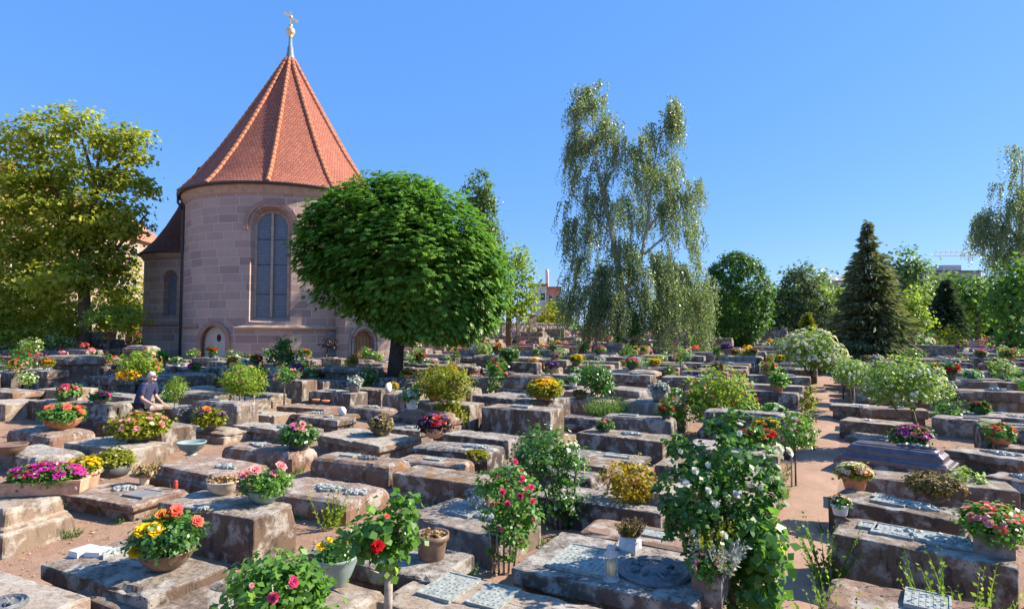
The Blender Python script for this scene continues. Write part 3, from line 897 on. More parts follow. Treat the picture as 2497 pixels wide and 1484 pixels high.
def block(name, L, W, prof, seed=0, rad=0.03, amp=0.014, seg=0.16, capin=True):
    "worn stone block: rounded-rectangle rings (inset, z) from bottom to top"
    nx, ny = max(2, int(L / seg)), max(2, int(W / seg))
    prof = list(prof)
    i0, z0 = prof[-1]
    if capin:
        for q in (0.07, 0.16, 0.27):
            if i0 + q < W / 2 - 0.05: prof.append((i0 + q, z0 + 0.002 * q))
    vs, fs = [], []
    sv = Vector((seed * 3.17, seed * 1.91, seed * 0.73))
    m = None
    zt = max(z for i_, z in prof)
    for ins, z in prof:
        rg = rring(L / 2 - ins, W / 2 - ins, rad + ins * 0.3, nx, ny)
        m = len(rg)
        for x, y in rg:
            p = Vector((x, y, z))
            d = noise.noise_vector(p * 2.3 + sv) * amp * 0.55 + noise.noise_vector(p * 11.0 + sv) * amp * 0.5
            if ins < 0.06 and z > zt - 0.06:          # knocked-off arrises
                c = noise.noise(p * 4.3 + sv) + 0.5 * noise.noise(p * 13.0 + sv) - 0.30
                if c > 0:
                    d.z -= c * 0.11; d.x -= math.copysign(min(0.05, c * 0.09), x) * (abs(x) > L / 2 - 0.1); d.y -= math.copysign(min(0.05, c * 0.09), y) * (abs(y) > W / 2 - 0.1)
            if z < 0.02: d.z = 0
            vs.append(p + d)
    for j in range(len(prof) - 1):
        for i in range(m):
            fs.append((j * m + i, j * m + (i + 1) % m, (j + 1) * m + (i + 1) % m, (j + 1) * m + i))
    fs.append(tuple(range((len(prof) - 1) * m, len(prof) * m)))
    fs.append(tuple(range(m))[::-1])
    me = mesh_py(name, vs, fs)
    return me
def prof_edge(h, z0, c=0.03, o=0.0):
    return [(o, z0), (o, (z0 + h) / 2), (o, h - c), (o + c * 0.35, h - c * 0.3), (o + c * 1.15, h)]
def plate_mesh(w, d, kind, seed=0):
    g = random.Random(seed)
    bm = bmesh.new()
    if kind in ('text', 'plain'):
        box(bm, (0, 0, 0.006), (w, d, 0.022))
        for s in (-1, 1):
            box(bm, (s * (w / 2 - 0.008), 0, 0.02), (0.016, d, 0.012)); box(bm, (0, s * (d / 2 - 0.008), 0.0195), (w - 0.033, 0.016, 0.012))
        if kind == 'text':
            n = max(3, int(w / 0.055))
            for i in range(n):
                x = -w / 2 + 0.035 + (w - 0.07) * (i + 0.5) / n
                y = -d / 2 + 0.035 + g.random() * 0.03
                while y < d / 2 - 0.07:
                    l = min(0.03 + g.random() * 0.07, d / 2 - 0.03 - y)
                    box(bm, (x, y + l / 2, 0.0185), (0.018, l, 0.006)); y += l + 0.018
    elif kind == 'round':
        lathe(bm, [(w / 2, 0), (w / 2, 0.02), (w * 0.46, 0.034), (w * 0.42, 0.02), (w * 0.40, 0.016), (w * 0.36, 0.03), (w * 0.33, 0.014), (w * 0.2, 0.014), (w * 0.12, 0.04), (0.02, 0.05)], 28, sy=d / w)
        for i in range(22):
            t = g.random() * 6.28; r = w * (0.05 + 0.26 * g.random())
            bmesh.ops.create_icosphere(bm, subdivisions=1, radius=1, matrix=Matrix.Translation((r * math.cos(t), r * math.sin(t) * d / w, 0.02)) @ Matrix.Rotation(t, 4, 'Z') @ Matrix.Diagonal((w * 0.07, w * 0.03, 0.03, 1)))
    else:                                              # cast relief with a scrolled outline
        n = 44
        rr = [1 + 0.16 * math.sin(3 * t + seed) + 0.12 * math.sin(7 * t + seed * 2) + 0.07 * math.sin(13 * t) for t in [6.283 * i / n for i in range(n)]]
        def loop(k, z): return [bm.verts.new((w / 2 * k * rr[i] * math.cos(6.283 * i / n), d / 2 * k * rr[i] * math.sin(6.283 * i / n), z)) for i in range(n)]
        Ls = [loop(0.86, -0.004), loop(0.86, 0.018), loop(0.80, 0.028), loop(0.70, 0.018)]
        for A, B in zip(Ls, Ls[1:]):
            for i in range(n): bm.faces.new((A[i], A[(i + 1) % n], B[(i + 1) % n], B[i]))
        bm.faces.new(Ls[-1])
        for i in range(16):
            t = g.random() * 6.28; r = 0.28 + 0.42 * g.random()
            bmesh.ops.create_icosphere(bm, subdivisions=1, radius=1, matrix=Matrix.Translation((w / 2 * r * math.cos(t), d / 2 * r * math.sin(t), 0.02)) @ Matrix.Rotation(g.random() * 3, 4, 'Z') @ Matrix.Diagonal((0.03 + 0.05 * g.random(), 0.02, 0.028, 1)))
        bmesh.ops.create_icosphere(bm, subdivisions=2, radius=1, matrix=Matrix.Translation((0, 0, 0.02)) @ Matrix.Diagonal((w * 0.16, d * 0.18, 0.035, 1)))
    return bm_mesh('plate', bm)
def stone_parts(root, L, W, h, style, mat, seed, near=True):
    "the carved body of a tomb as one or two parts under its Empty"
    seg = 0.085 if near else 0.3
    amp = 0.016 if near else 0.014
    sub = -0.2
    if style == 'slab':
        obj('slab', block('slab', L, W, [(0, sub)] + prof_edge(h, 0.02, 0.02), seed, 0.02, amp, seg), mat, root)
    elif style == 'worn':
        obj('slab', block('slab', L, W, [(0, sub), (0, 0.02), (0.0, h * 0.5), (0.005, h - 0.10), (0.03, h - 0.035), (0.09, h)], seed, 0.08, amp * 1.8, seg), mat, root)
    elif style == 'cap':
        t = min(0.17, h * 0.42)
        obj('base', block('base', L - 0.14, W - 0.14, [(0, sub), (0, 0.02), (0, h - t + 0.01)], seed, 0.03, amp, seg, False), mat, root)
        obj('slab', block('slab', L, W, [(0.09, h - t), (0.02, h - t + 0.005), (0, h - t + 0.03), (0, h - 0.022), (0.008, h - 0.006), (0.028, h)], seed + 1, 0.02, amp, seg), mat, root)
    elif style == 'tier':
        b = h * 0.52
        obj('base', block('base', L, W, [(0, sub), (0, 0.02), (0, b - 0.03), (0.012, b - 0.008), (0.04, b)], seed, 0.03, amp, seg), mat, root)
        obj('slab', block('slab', L - 0.2, W - 0.18, [(-0.03, b - 0.004), (-0.03, b + 0.03), (0.0, b + 0.06), (0.0, h - 0.05), (0.02, h - 0.012), (0.06, h)], seed + 1, 0.04, amp, seg), mat, root)
    elif style == 'sarco':
        obj('base', block('base', L, W, [(0, sub), (0, 0.02), (0, h * 0.16), (0.03, h * 0.2), (0.055, h * 0.24)], seed, 0.03, amp, seg, False), mat, root)
        obj('body', block('body', L - 0.11, W - 0.11, [(0.0, h * 0.235), (0.05, h * 0.34), (0.07, h * 0.46), (0.06, h * 0.6), (0.02, h * 0.7), (-0.02, h * 0.73)], seed + 2, 0.05, amp, seg, False), mat, root)
        obj('slab', block('slab', L, W, [(0.06, h * 0.725), (0.0, h * 0.76), (0, h * 0.88), (0.02, h * 0.915), (0.06, h * 0.93), (0.13, h * 0.985), (0.2, h)], seed + 1, 0.04, amp, seg), mat, root)
    elif style == 'coped':
        obj('base', block('base', L, W, [(0, sub), (0, 0.02), (0, h * 0.45), (0.04, h * 0.5)], seed, 0.03, amp, seg), mat, root)
        obj('slab', block('slab', L - 0.1, W - 0.1, [(0.05, h * 0.49), (0.0, h * 0.56), (0.0, h * 0.7), (0.05, h * 0.76), (0.11, h * 0.84), (0.13, h * 0.93), (0.22, h)], seed + 1, 0.05, amp, seg), mat, root)
GRAVES = {}
def grave(key, A, C, D, h, style, mat, label, plates=(), L=None, W=None, yaw=None, cat='tombstone', group='sandstone tombs of the churchyard'):
    "tomb whose front long edge runs from A to C and whose end runs from C to D (all at its top)"
    def top(p): return p if isinstance(p, Vector) else on(p[0], p[1], h)
    pC = top(C)
    if A is not None:
        pA = top(A); u = pC - pA; u.z = 0
        if L is None: L = u.length
        u.normalize()
    else:
        a = -UA if yaw is None else R(yaw)
        u = Vector((math.cos(a), math.sin(a), 0))
    w = Vector((-u.y, u.x, 0))
    if D is not None and W is None:
        W = (top(D) - pC).dot(w)
    L = max(1.1, min(2.4, L)); W = max(0.5, min(1.25, W))
    c = pC - u * (L / 2) + w * (W / 2)
    zb = gz(c.x, c.y)
    hh = pC.z - zb
    rz = math.atan2(u.y, u.x)
    root = empty('tombstone', (c.x, c.y, zb), rz, label, cat, group)
    seed = len(GRAVES) * 7 + 3
    stone_parts(root, L, W, hh, style, ST[mat], seed)
    for i, p in enumerate(plates):
        kind, fx, fy, pw, pd = p[:5]
        mt = p[5] if len(p) > 5 else BRONZE
        obj('plaque', plate_mesh(pw, pd, kind, seed + i), mt, root, (fx * L / 2, fy * W / 2, hh + 0.004), (p[6] if len(p) > 6 else 0))
    us = [uv_of(c + u * (sx * L / 2) + w * (sy * W / 2)) for sx in (-1, 1) for sy in (-1, 1)]
    FOOT.append((min(a for a, b in us), max(a for a, b in us), min(b for a, b in us), max(b for a, b in us)))
    GRAVES[key] = dict(root=root, z=zb + hh, c=c, u=u, w=w, L=L, W=W, h=hh)
    return root
def gtop(key, px, py):
    "point on the top of a tomb seen in that direction"
    return at(px, py, GRAVES[key]['z'])

# --- near left
grave('n0', None, at(236, 1456, 0.42) - VV_ * 0.78, None, 0.42, 'cap', 'pale', 'pale broad slab cut by the lower left corner, with a round bronze plate', [('round', 0.55, -0.05, 0.34, 0.34, BRONZED)], L=2.0, W=0.78, yaw=-24)
grave('n1', (98, 1375), (360, 1458), (547, 1379), 0.40, 'cap', 'brown', 'brown lichen-spotted tomb carrying the bowl of yellow and coral begonias', [('relief', -0.55, 0.15, 0.2, 0.28, BRONZE)])
grave('n2', None, (8, 1254), (226, 1204), 0.52, 'tier', 'pale', 'two-stepped lichen-spotted tomb under the terracotta trough of purple petunias', L=1.9, yaw=-14)
grave('n3', None, (324, 1233), (451, 1192), 0.24, 'cap', 'red', 'low tomb with a plain slate plate and a red grave candle', [('plain', 0.55, 0.0, 0.42, 0.34, simple('slate plate', (0.21, 0.21, 0.215), 0.6, 0.3, 0.15, 5)), ('relief', -0.1, 0.25, 0.4, 0.3, BRONZE)], L=1.75, yaw=-22)
grave('n4', (382, 1223), (617, 1266), (757, 1233), 0.53, 'slab', 'brown', 'tall block tomb carrying a dry shallow bowl and a bowl of pink roses', [('relief', 0.0, -0.98, 0.01, 0.01)])
grave('n5', None, (844, 1228), (953, 1187), 0.30, 'worn', 'red', 'low round-edged tomb with a long bronze relief, behind the pink rose bowl', [('relief', 0.15, 0.0, 0.62, 0.3, BRONZE), ('relief', 0.7, 0.0, 0.36, 0.3, BRONZE)], L=1.7, yaw=-26)
grave('n6', (753, 1112), (948, 1139), (1030, 1122), 0.36, 'worn', 'mossy', 'reddish mossy block tomb with a dark bronze wreath on top', [('relief', 0.15, 0.1, 0.4, 0.28, BRONZED), ('text', -0.35, 0.25, 0.3, 0.22, BRONZE)])
grave('n7', (1036, 1164), (1190, 1186), None, 0.38, 'slab', 'mossy', 'rust-mossed slab with a stone cup of green cushion plant', L=1.75, W=0.66)
grave('n8', (985, 1253), (1200, 1313), (1180, 1228), 0.35, 'slab', 'grey', 'flat grey slab shaded by the pink rose bush, bronze letters on top', [('text', -0.2, 0.1, 0.36, 0.36, BRONZE), ('relief', 0.35, 0.1, 0.4, 0.3, BRONZE)])
grave('n9', (738, 1345), (1054, 1419), (1152, 1350), 0.40, 'cap', 'grey', 'two-tiered grey tomb carrying the brown pot of withered flowers')
grave('n10', (1245, 1385), (1700, 1481), None, 0.42, 'cap', 'grey', 'broad grey tomb with a large round bronze epitaph and a candle lantern', [('text', -0.3, -0.15, 0.62, 0.62, BRONZE), ('round', 0.42, -0.1, 0.66, 0.66, BRONZED), ('plain', -0.1, 0.7, 0.13, 0.24, BRONZE, 0.1)], W=1.15)
grave('n11', None, at(1452, 1484, 0.36) + UV_ * 0.1 - VV_ * 0.75, None, 0.36, 'slab', 'pale', 'slab at the bottom edge with two ribbed bronze plates', [('text', -0.55, 0.25, 0.34, 0.5, BRONZE), ('text', -0.05, 0.3, 0.30, 0.42, BRONZE)], L=1.75, W=0.8)
grave('n12', None, at(950, 1440, 0.34) - VV_ * 0.7, None, 0.34, 'worn', 'pale', 'pale slab under the blue green bowl of yellow roses', L=1.6, W=0.75)
grave('n13', None, at(575, 1415, 0.30) + UV_ * 0.55 - VV_ * 0.85, None, 0.30, 'slab', 'brown', 'low brown slab behind the rose bush with two pink roses at the bottom edge', L=1.6, W=0.8)
grave('n14', (1429, 1228), (1612, 1254), None, 0.36, 'slab', 'dark', 'dark tomb under the yellow green shrub', L=1.8, W=0.72)
grave('n15', (1404, 1052), (1614, 1078), (1632, 1058), 0.45, 'slab', 'brown', 'long square-edged brown tomb behind the white rose bush', [('relief', 0.1, 0.1, 0.5, 0.26, BRONZE)])
grave('n15b', (1418, 1112), (1560, 1130), None, 0.25, 'cap', 'dark', 'low slab with a narrow grey plate and two white stones', [('plain', 0.3, 0.0, 0.5, 0.22, BRONZE)], L=1.5, W=0.66)
grave('n16', (1138, 956), (1320, 980), (1355, 961), 0.70, 'slab', 'dark', 'tall dark tomb chest under the bowl of yellow chrysanthemums', [('relief', 0.2, 0.0, 0.6, 0.3, BRONZED)], cat='tomb chest')
grave('n17', (997, 1086), (1190, 1106), (1250, 1085), 0.42, 'worn', 'dark', 'dark-faced tomb carrying the terracotta bowl of red and purple flowers', [('relief', 0.45, 0.05, 0.55, 0.28, BRONZE)])
grave('n17b', (1103, 1058), (1240, 1076), None, 0.36, 'slab', 'grey', 'plain grey slab behind the bowl of red and purple flowers', L=1.7, W=0.7)
grave('n18', (537, 1082), (712, 1107), (796, 1091), 0.36, 'worn', 'red', 'reddish weathered tomb carrying a dark pot of pink geraniums', [('relief', -0.3, 0.1, 0.5, 0.3, BRONZE)])
grave('n19', (762, 1053), (924, 1087), (989, 1058), 0.38, 'cap', 'pale', 'pale tomb with an overhanging slab and a bowl of tiny mauve flowers', [('text', -0.2, 0.1, 0.4, 0.3, BRONZE)])
grave('n20', (563, 1029), (735, 1055), (771, 1040), 0.34, 'cap', 'grey', 'grey tomb with moulded rim and green bronze, before the pink bush stem', [('relief', 0.2, 0.1, 0.5, 0.3, CELADON)])
grave('n21', (706, 1004), (826, 1019), (891, 1008), 0.32, 'cap', 'mossy', 'orange-mossed slab with a small white marble figure', [('relief', -0.3, 0.0, 0.4, 0.25, BRONZE)])
grave('n22', (539, 999), (668, 1015), (703, 1001), 0.30, 'slab', 'pale', 'pale slab behind the standard bush with pink flowers', [('text', 0.1, 0.0, 0.3, 0.25, BRONZE)])
grave('n23', (840, 986), (929, 1001), (976, 993), 0.32, 'worn', 'brown', 'brown rounded slab beside a pot of grey heather', [('relief', 0.0, 0.0, 0.6, 0.3, BRONZE)])
grave('n24', (652, 982), (790, 998), None, 0.26, 'slab', 'red', 'low red slab with two small terracotta dishes', L=1.75, W=0.75)
grave('n25', (837, 942), (929, 952), (973, 946), 0.48, 'slab', 'brown', 'squat block tomb with a carved shell ornament on its end')
# --- left
grave('l1', (73, 942), (160, 952), (245, 944), 0.55, 'slab', 'pale', 'big sunlit block tomb left of the standing man', L=1.3)
grave('l2', None, (30, 958), (68, 952), 0.5, 'cap', 'red', 'red tomb at the left edge beside the big sunlit block', L=1.6, W=0.75)
grave('l3', None, (12, 987), (112, 975), 0.42, 'slab', 'pale', 'pale block at the left edge behind the coral geranium bowl', L=1.5)
grave('l4', None, (117, 1064), (234, 1045), 0.40, 'worn', 'red', 'reddish tomb carrying the terracotta bowl of coral geraniums', [('relief', -0.5, 0.1, 0.4, 0.3, BRONZE)], L=1.8)
grave('l5', (155, 1072), (307, 1099), (416, 1078), 0.42, 'slab', 'pale', 'tomb with thick white lichen on its end, under the pink geranium bowl', [('relief', 0.0, 0.0, 0.5, 0.3, BRONZE)])
grave('l6', (358, 1130), (523, 1167), (643, 1124), 0.36, 'tier', 'red', 'two-tiered tomb carrying an empty celadon bowl', [('relief', 0.4, 0.0, 0.5, 0.25, BRONZE)])
grave('l7', None, (170, 870), (172, 858), 1.15, 'sarco', 'red', 'large coped tomb chest at the far left, its rounded end in sunlight', L=2.2, W=1.15, cat='tomb chest')
grave('l8', None, (545, 1052), (580, 1038), 0.3, 'coped', 'pale', 'swelling baluster-shaped tomb under the pot of pansies', L=1.5, W=0.7)
grave('l9', None, (90, 1120), (130, 1098), 0.34, 'worn', 'grey', 'grey slab behind the trough of purple petunias', L=1.7, W=0.8)
grave('l10', None, (432, 996), (465, 988), 0.42, 'worn', 'pale', 'rounded pale tomb in front of the man, with a yellow plant on it', L=1.4, W=0.7)
grave('l11', None, (448, 886), (459, 880), 0.5, 'coped', 'pale', 'small pale tomb standing out of the chapel shade', L=1.2, W=0.7)
grave('l12', None, (362, 925), (372, 915), 0.6, 'slab', 'grey', 'grey tomb behind the man, under the red and yellow rose tree', L=1.6, W=0.7)
grave('l13', (205, 1012), (395, 1048), None, 0.5, 'slab', 'brown', 'brown slab tomb just in front of the stooping man', W=0.75)
# --- right of the path
grave('r1', (2032, 1112), at(2325, 1158, 0.26), None, 0.26, 'slab', 'dark', 'stone kerb tomb under the plum-coloured coffin-shaped bronze lid', W=0.9)
grave('r2', (2018, 1213), (2352, 1276), None, 0.46, 'slab', 'brown', 'tomb right of the path with bowls of cream chrysanthemums and heather', [('text', -0.12, 0.0, 0.36, 0.34, BRONZE), ('relief', 0.25, 0.05, 0.5, 0.34, BRONZE), ('text', -0.3, 0.45, 0.22, 0.2, BRONZE)], W=0.66)
grave('r3', (2026, 1300), (2483, 1389), None, 0.56, 'slab', 'brown', 'long tomb right of the path with a full-length bronze epitaph', [('text', -0.32, 0.12, 0.36, 0.36, BRONZE), ('relief', 0.22, 0.1, 0.85, 0.42, BRONZE), ('text', -0.62, 0.2, 0.18, 0.2, BRONZE)], W=0.72)
_p = at(2023, 1390, 0.5)
_q = at(2430, 1475, 0.5)
_u = (_q - _p); _u.z = 0; _u.normalize()
grave('r4', None, _q + Vector((_u.y, -_u.x, 0)) * 0.8 + _u * 0.35, None, 0.5, 'worn', 'red', 'reddish tomb at the lower right corner behind yellow weeds', [('text', -0.05, 0.35, 0.3, 0.36, BRONZE)], L=(_q - _p).length + 0.35, W=0.8, yaw=math.degrees(math.atan2(_u.y, _u.x)))
grave('r5', (2045, 1022), (2225, 1040), None, 0.42, 'slab', 'brown', 'tomb behind the plum coffin lid with a single small bronze tag', [('plain', -0.3, 0.1, 0.1, 0.12, WHITEPOT)], W=0.72)
grave('r6', (2058, 1061), (2240, 1084), None, 0.34, 'cap', 'grey', 'grey lichen-streaked tomb just behind the plum coffin lid', [('relief', 0.1, 0, 0.5, 0.3, BRONZE)], W=0.7)
grave('r7', (2270, 1016), (2430, 1030), None, 0.42, 'slab', 'grey', 'grey tomb right of the leaning white rose tree', [('text', 0.2, 0.1, 0.3, 0.3, BRONZED)], W=0.7)
grave('r8', (2300, 1095), (2496, 1124), None, 0.36, 'cap', 'brown', 'broken-edged tomb at the right edge behind the variegated bush', [('relief', 0.3, 0.0, 0.6, 0.3, BRONZE)], W=0.75)
grave('r9', (2420, 1165), (2600, 1195), None, 0.36, 'tier', 'red', 'red two-stepped tomb cut by the right edge', [('relief', 0.1, 0.0, 0.6, 0.3, BRONZE)], W=0.75)
grave('r10', (2020, 985), (2200, 1000), None, 0.4, 'cap', 'grey', 'tomb right of the path with a framed white plate', [('plain', -0.2, 0.0, 0.35, 0.2, WHITEPOT)], W=0.7)
grave('p0', None, (1882, 1240), (1908, 1206), 0.5, 'slab', 'pale', 'pale-topped block left of the path behind the climbing rose', L=1.5, W=0.7)
grave('p1', None, (1880, 1188), (1922, 1152), 0.48, 'worn', 'grey', 'hollowed grey block left of the path beside the staked rose', L=1.5)
grave('p2', None, (1897, 1112), (1936, 1086), 0.45, 'cap', 'grey', 'grey slab left of the path under red and yellow flowers', L=1.6)
grave('m1', (1030, 990), (1130, 1000), None, 0.4, 'slab', 'brown', 'brown tomb behind the yellow green standard shrub', W=0.7)
grave('m2', (1352, 950), (1450, 958), (1479, 944), 0.45, 'tier', 'pale', 'small sunlit tomb with a square stone planter, behind the yellow chrysanthemums', L=1.2)
grave('m3', (1478, 945), (1560, 955), (1592, 940), 0.62, 'tier', 'grey', 'tall stepped tomb with a carved grey urn at its end', L=1.6)
grave('m4', (1580, 975), (1680, 990), None, 0.42, 'cap', 'grey', 'pale-topped flat tomb left of the pink climbing rose', W=0.75)
grave('m5', (1350, 1012), (1460, 1025), None, 0.35, 'tier', 'dark', 'dark stepped tomb beside the green feathery shrub', W=0.7)

# plum-coloured bronze coffin lid (a tomb lid of its own on the kerb)
gr1 = GRAVES['r1']
co = empty('coffin_lid', (gr1['c'].x, gr1['c'].y, gr1['z']), math.atan2(gr1['u'].y, gr1['u'].x), 'plum-coloured moulded coffin-shaped bronze lid right of the path', 'tomb lid')
Lc, Wc = gr1['L'] - 0.08, gr1['W'] - 0.1
obj('base', block('lid_base', Lc, Wc, [(0.0, 0.0), (0.0, 0.06), (0.02, 0.075), (0.05, 0.08), (0.06, 0.1), (0.10, 0.13)], 5, 0.03, 0.002, 0.3, True), PLUM, co)
obj('lid', block('lid', Lc - 0.22, Wc - 0.22, [(0.0, 0.128), (0.01, 0.2), (0.06, 0.25), (0.07, 0.27), (0.11, 0.28), (0.13, 0.30), (0.2, 0.315)], 6, 0.03, 0.002, 0.3, True), PLUM, co)
obj('ornament', plate_mesh(0.62, 0.26, 'relief', 3), BRONZED, co, (0.3, 0.0, 0.318))
# ================================================================ POTS, FLOWERS, SHRUBS
def pot_mesh(kind, w, h, wy=None):
    bm = bmesh.new(); r = w / 2
    if kind == 'bowl':
        lathe(bm, [(r * 0.42, 0), (r * 0.46, h * 0.05), (r * 0.72, h * 0.32), (r * 0.92, h * 0.68), (r * 0.97, h * 0.9), (r, h * 0.93), (r, h), (r * 0.92, h), (r * 0.88, h * 0.86), (r * 0.3, h * 0.84)], 26)
    elif kind == 'pot':
        lathe(bm, [(r * 0.66, 0), (r * 0.70, h * 0.04), (r * 0.88, h * 0.72), (r * 0.90, h * 0.76), (r, h * 0.78), (r, h), (r * 0.9, h), (r * 0.86, h * 0.86), (r * 0.3, h * 0.84)], 24)
    elif kind == 'foot':
        lathe(bm, [(r * 0.42, 0), (r * 0.42, h * 0.04), (r * 0.3, h * 0.12), (r * 0.28, h * 0.18), (r * 0.42, h * 0.25), (r * 0.76, h * 0.5), (r * 0.95, h * 0.88), (r * 1.0, h * 0.92), (r, h), (r * 0.92, h), (r * 0.86, h * 0.88), (r * 0.5, h * 0.6), (r * 0.1, h * 0.5)], 28)
    elif kind == 'ball':
        lathe(bm, [(r * 0.4, 0), (r * 0.75, h * 0.15), (r * 1.0, h * 0.5), (r * 0.95, h * 0.75), (r * 0.82, h * 0.93), (r * 0.86, h), (r * 0.76, h), (r * 0.72, h * 0.88), (r * 0.3, h * 0.86)], 24)
    elif kind == 'trough':
        wy = wy or w * 0.3
        prof = [(0.02, 0), (0.0, h * 0.1), (-0.012, h * 0.8), (-0.022, h * 0.84), (-0.022, h), (0.012, h), (0.02, h * 0.85)]
        rows = []
        for ins, z in prof:
            a, b = w / 2 - ins, wy / 2 - ins
            rows.append([bm.verts.new(c + (z,)) for c in ((a, b), (-a, b), (-a, -b), (a, -b))])
        for A, B in zip(rows, rows[1:]):
            for i in range(4): bm.faces.new((A[i], A[(i + 1) % 4], B[(i + 1) % 4], B[i]))
        bm.faces.new(rows[0][::-1]); bm.faces.new(rows[-1])
        n = max(3, int(w / 0.09))
        for i in range(n):
            for s in (-1, 1):
                bmesh.ops.create_icosphere(bm, subdivisions=1, radius=1, matrix=Matrix.Translation((-w / 2 + w * (i + 0.5) / n, s * (wy / 2 + 0.006), h * 0.45)) @ Matrix.Diagonal((w / n * 0.32, 0.01, h * 0.2, 1)))
    elif kind == 'box':
        wy = wy or w
        rows = []
        for ins, z in [(0.0, 0), (0, h * 0.5), (0, h - 0.01), (0.01, h), (0.045, h), (0.05, h - 0.06)]:
            a, b = w / 2 - ins, wy / 2 - ins
            rows.append([bm.verts.new(c + (z,)) for c in ((a, b), (-a, b), (-a, -b), (a, -b))])
        for A, B in zip(rows, rows[1:]):
            for i in range(4): bm.faces.new((A[i], A[(i + 1) % 4], B[(i + 1) % 4], B[i]))
        bm.faces.new(rows[0][::-1]); bm.faces.new(rows[-1])
    elif kind == 'bag':
        lathe(bm, [(r * 0.8, 0), (r * 0.95, h * 0.3), (r * 0.9, h * 0.7), (r * 0.75, h * 0.9), (r * 0.98, h), (r * 0.85, h * 0.97), (r * 0.5, h * 0.85)], 14)
        for v in bm.verts: v.co += noise.noise_vector(v.co * 14) * w * 0.09
    return bm_mesh(kind, bm, kind not in ('trough', 'box', 'bag'))
NS = [0]
def flower_pot(name, loc, w, kind, ph, pmat, leaf, rx, rz, blooms=(), label='', cat='flower bowl', group=None, rz_=0.0, wy=None, dens=1.0, ll=0.045, single=(), ry=None, lift=0.0, upright=False, droop=0.25):
    """pot with its plant. blooms: (petal, number, size); single: (petal, dx, dy, dz, size) -> one child each"""
    NS[0] += 1; sd = NS[0] * 13
    root = empty(name, loc, rz_, label, cat, group)
    obj('pot', pot_mesh(kind, w, ph, wy), pmat, root)
    ry = ry or (rx if wy is None else wy * 0.75)
    c = (0, 0, ph * 0.85 + rz * 0.62 + lift)
    if leaf:
        n = int(max(10, 120 * dens * (rx * ry * rz / 0.006) ** 0.5))
        if upright:
            V, t = blades(sd, c[0], c[1], ph * 0.8, rx * 0.7, ry * 0.7, rz * 1.9, int(90 * dens), ll)
        else:
            V, t = crown(sd, [(c[0], c[1], c[2], rx, ry, rz)], n, 14, min(rx, rz) * 0.42, ll, 0.36, 0.8, droop, 0.6, minz=ph * 0.55)
        obj('foliage', quads('foliage', V, t, LF[leaf]), None, root)
    for pm, cnt, sz in blooms:
        P, N = dome_pts(sd + cnt, cnt, c, (rx * 1.02, ry * 1.02, rz * 1.05), 0.05)
        if len(P):
            g = np.random.default_rng(sd)
            V, t = rosettes(P, N + np.array([0, 0, 0.4]), sz * (0.75 + 0.5 * g.random(len(P))), sd)
            obj('blossoms', quads('blossoms', V, t, PT[pm]), None, root)
    for i, (pm, dx, dy, dz, sz) in enumerate(single):
        V, t = rosettes([(0, 0, 0)], [(dx * 1.2 + 0.45, dy * 1.5 - 0.35, 0.75)], sz, sd + i, ((8, 0.12, 1.0), (7, 0.5, 0.82), (6, 1.2, 0.6), (4, 2.5, 0.42)), 0.5)
        obj('blossom', quads('blossom', V, t, PT[pm]), None, root, (dx, dy, c[2] + dz))
    return root
def blades(seed, x, y, z, rx, ry, h, n, ll=0.05):
    "upright thin sprigs with small leaves"
    g = np.random.default_rng(seed)
    a = g.random(n) * 6.28; q = np.sqrt(g.random(n))
    B = np.stack([x + rx * q * np.cos(a), y + ry * q * np.sin(a), np.full(n, z)], 1)
    A = nrm(np.stack([np.cos(a) * 0.55 * q, np.sin(a) * 0.55 * q, np.ones(n)], 1) + g.normal(size=(n, 3)) * 0.15)
    Ln = h * (0.55 + 0.5 * g.random(n))
    m = 18
    k = np.repeat(np.arange(n), m); f = np.tile(np.linspace(0.08, 1, m), n)
    P = B[k] + A[k] * (Ln[k] * f)[:, None]
    D = nrm(A[k] * 0.8 + g.normal(size=(n * m, 3)) * 0.6)
    N = nrm(np.cross(D, g.normal(size=(n * m, 3))))
    L = ll * (0.6 + 0.6 * g.random(n * m)) * (1.15 - 0.5 * f)
    S0 = leafquads(B, A, nrm(np.cross(A, g.normal(size=(n, 3)))), Ln * 1.02, np.full(n, 0.004) + h * 0.004, 0.0)
    return np.concatenate([leafquads(P, D, N, L, L * 0.3), S0]), np.concatenate([g.random(n * m), np.full(n, 0.3)])
def px_len(p, n): return n * math.hypot(p.x, p.y) / F * 1.0
FWD = lambda p: Vector((p.x, p.y, 0)).normalized()
def P_(p, px, extra=0.0): return px * (p.y) / F
def potpx(name, p, wpx, kind, hpx, pmat, leaf, rxpx, rzpx, blooms=(), label='', single=(), **kw):
    s = p.y / F
    back = FWD(p) * (wpx * s * 0.35)
    # p is the nearest point of the foot: the pot stands a little behind it
    q = Vector((p.x + back.x, p.y + back.y, p.z - 0.004))
    sg = [(a, dx * s, dy * s, dz * s, sz * s) for a, dx, dy, dz, sz in single]
    bl = [(a, n, sz * s) for a, n, sz in blooms]
    if 'wy' in kw and kw['wy']: kw['wy'] *= s
    if 'lift' in kw: kw['lift'] *= s
    if 'll' not in kw: kw['ll'] = max(0.03, 8 * s)
    return flower_pot(name, q, wpx * s, kind, hpx * s, pmat, leaf, rxpx * s, rzpx * s, bl, label, single=sg, **kw)
G1 = 'bowls and pots of flowers on the tombs'
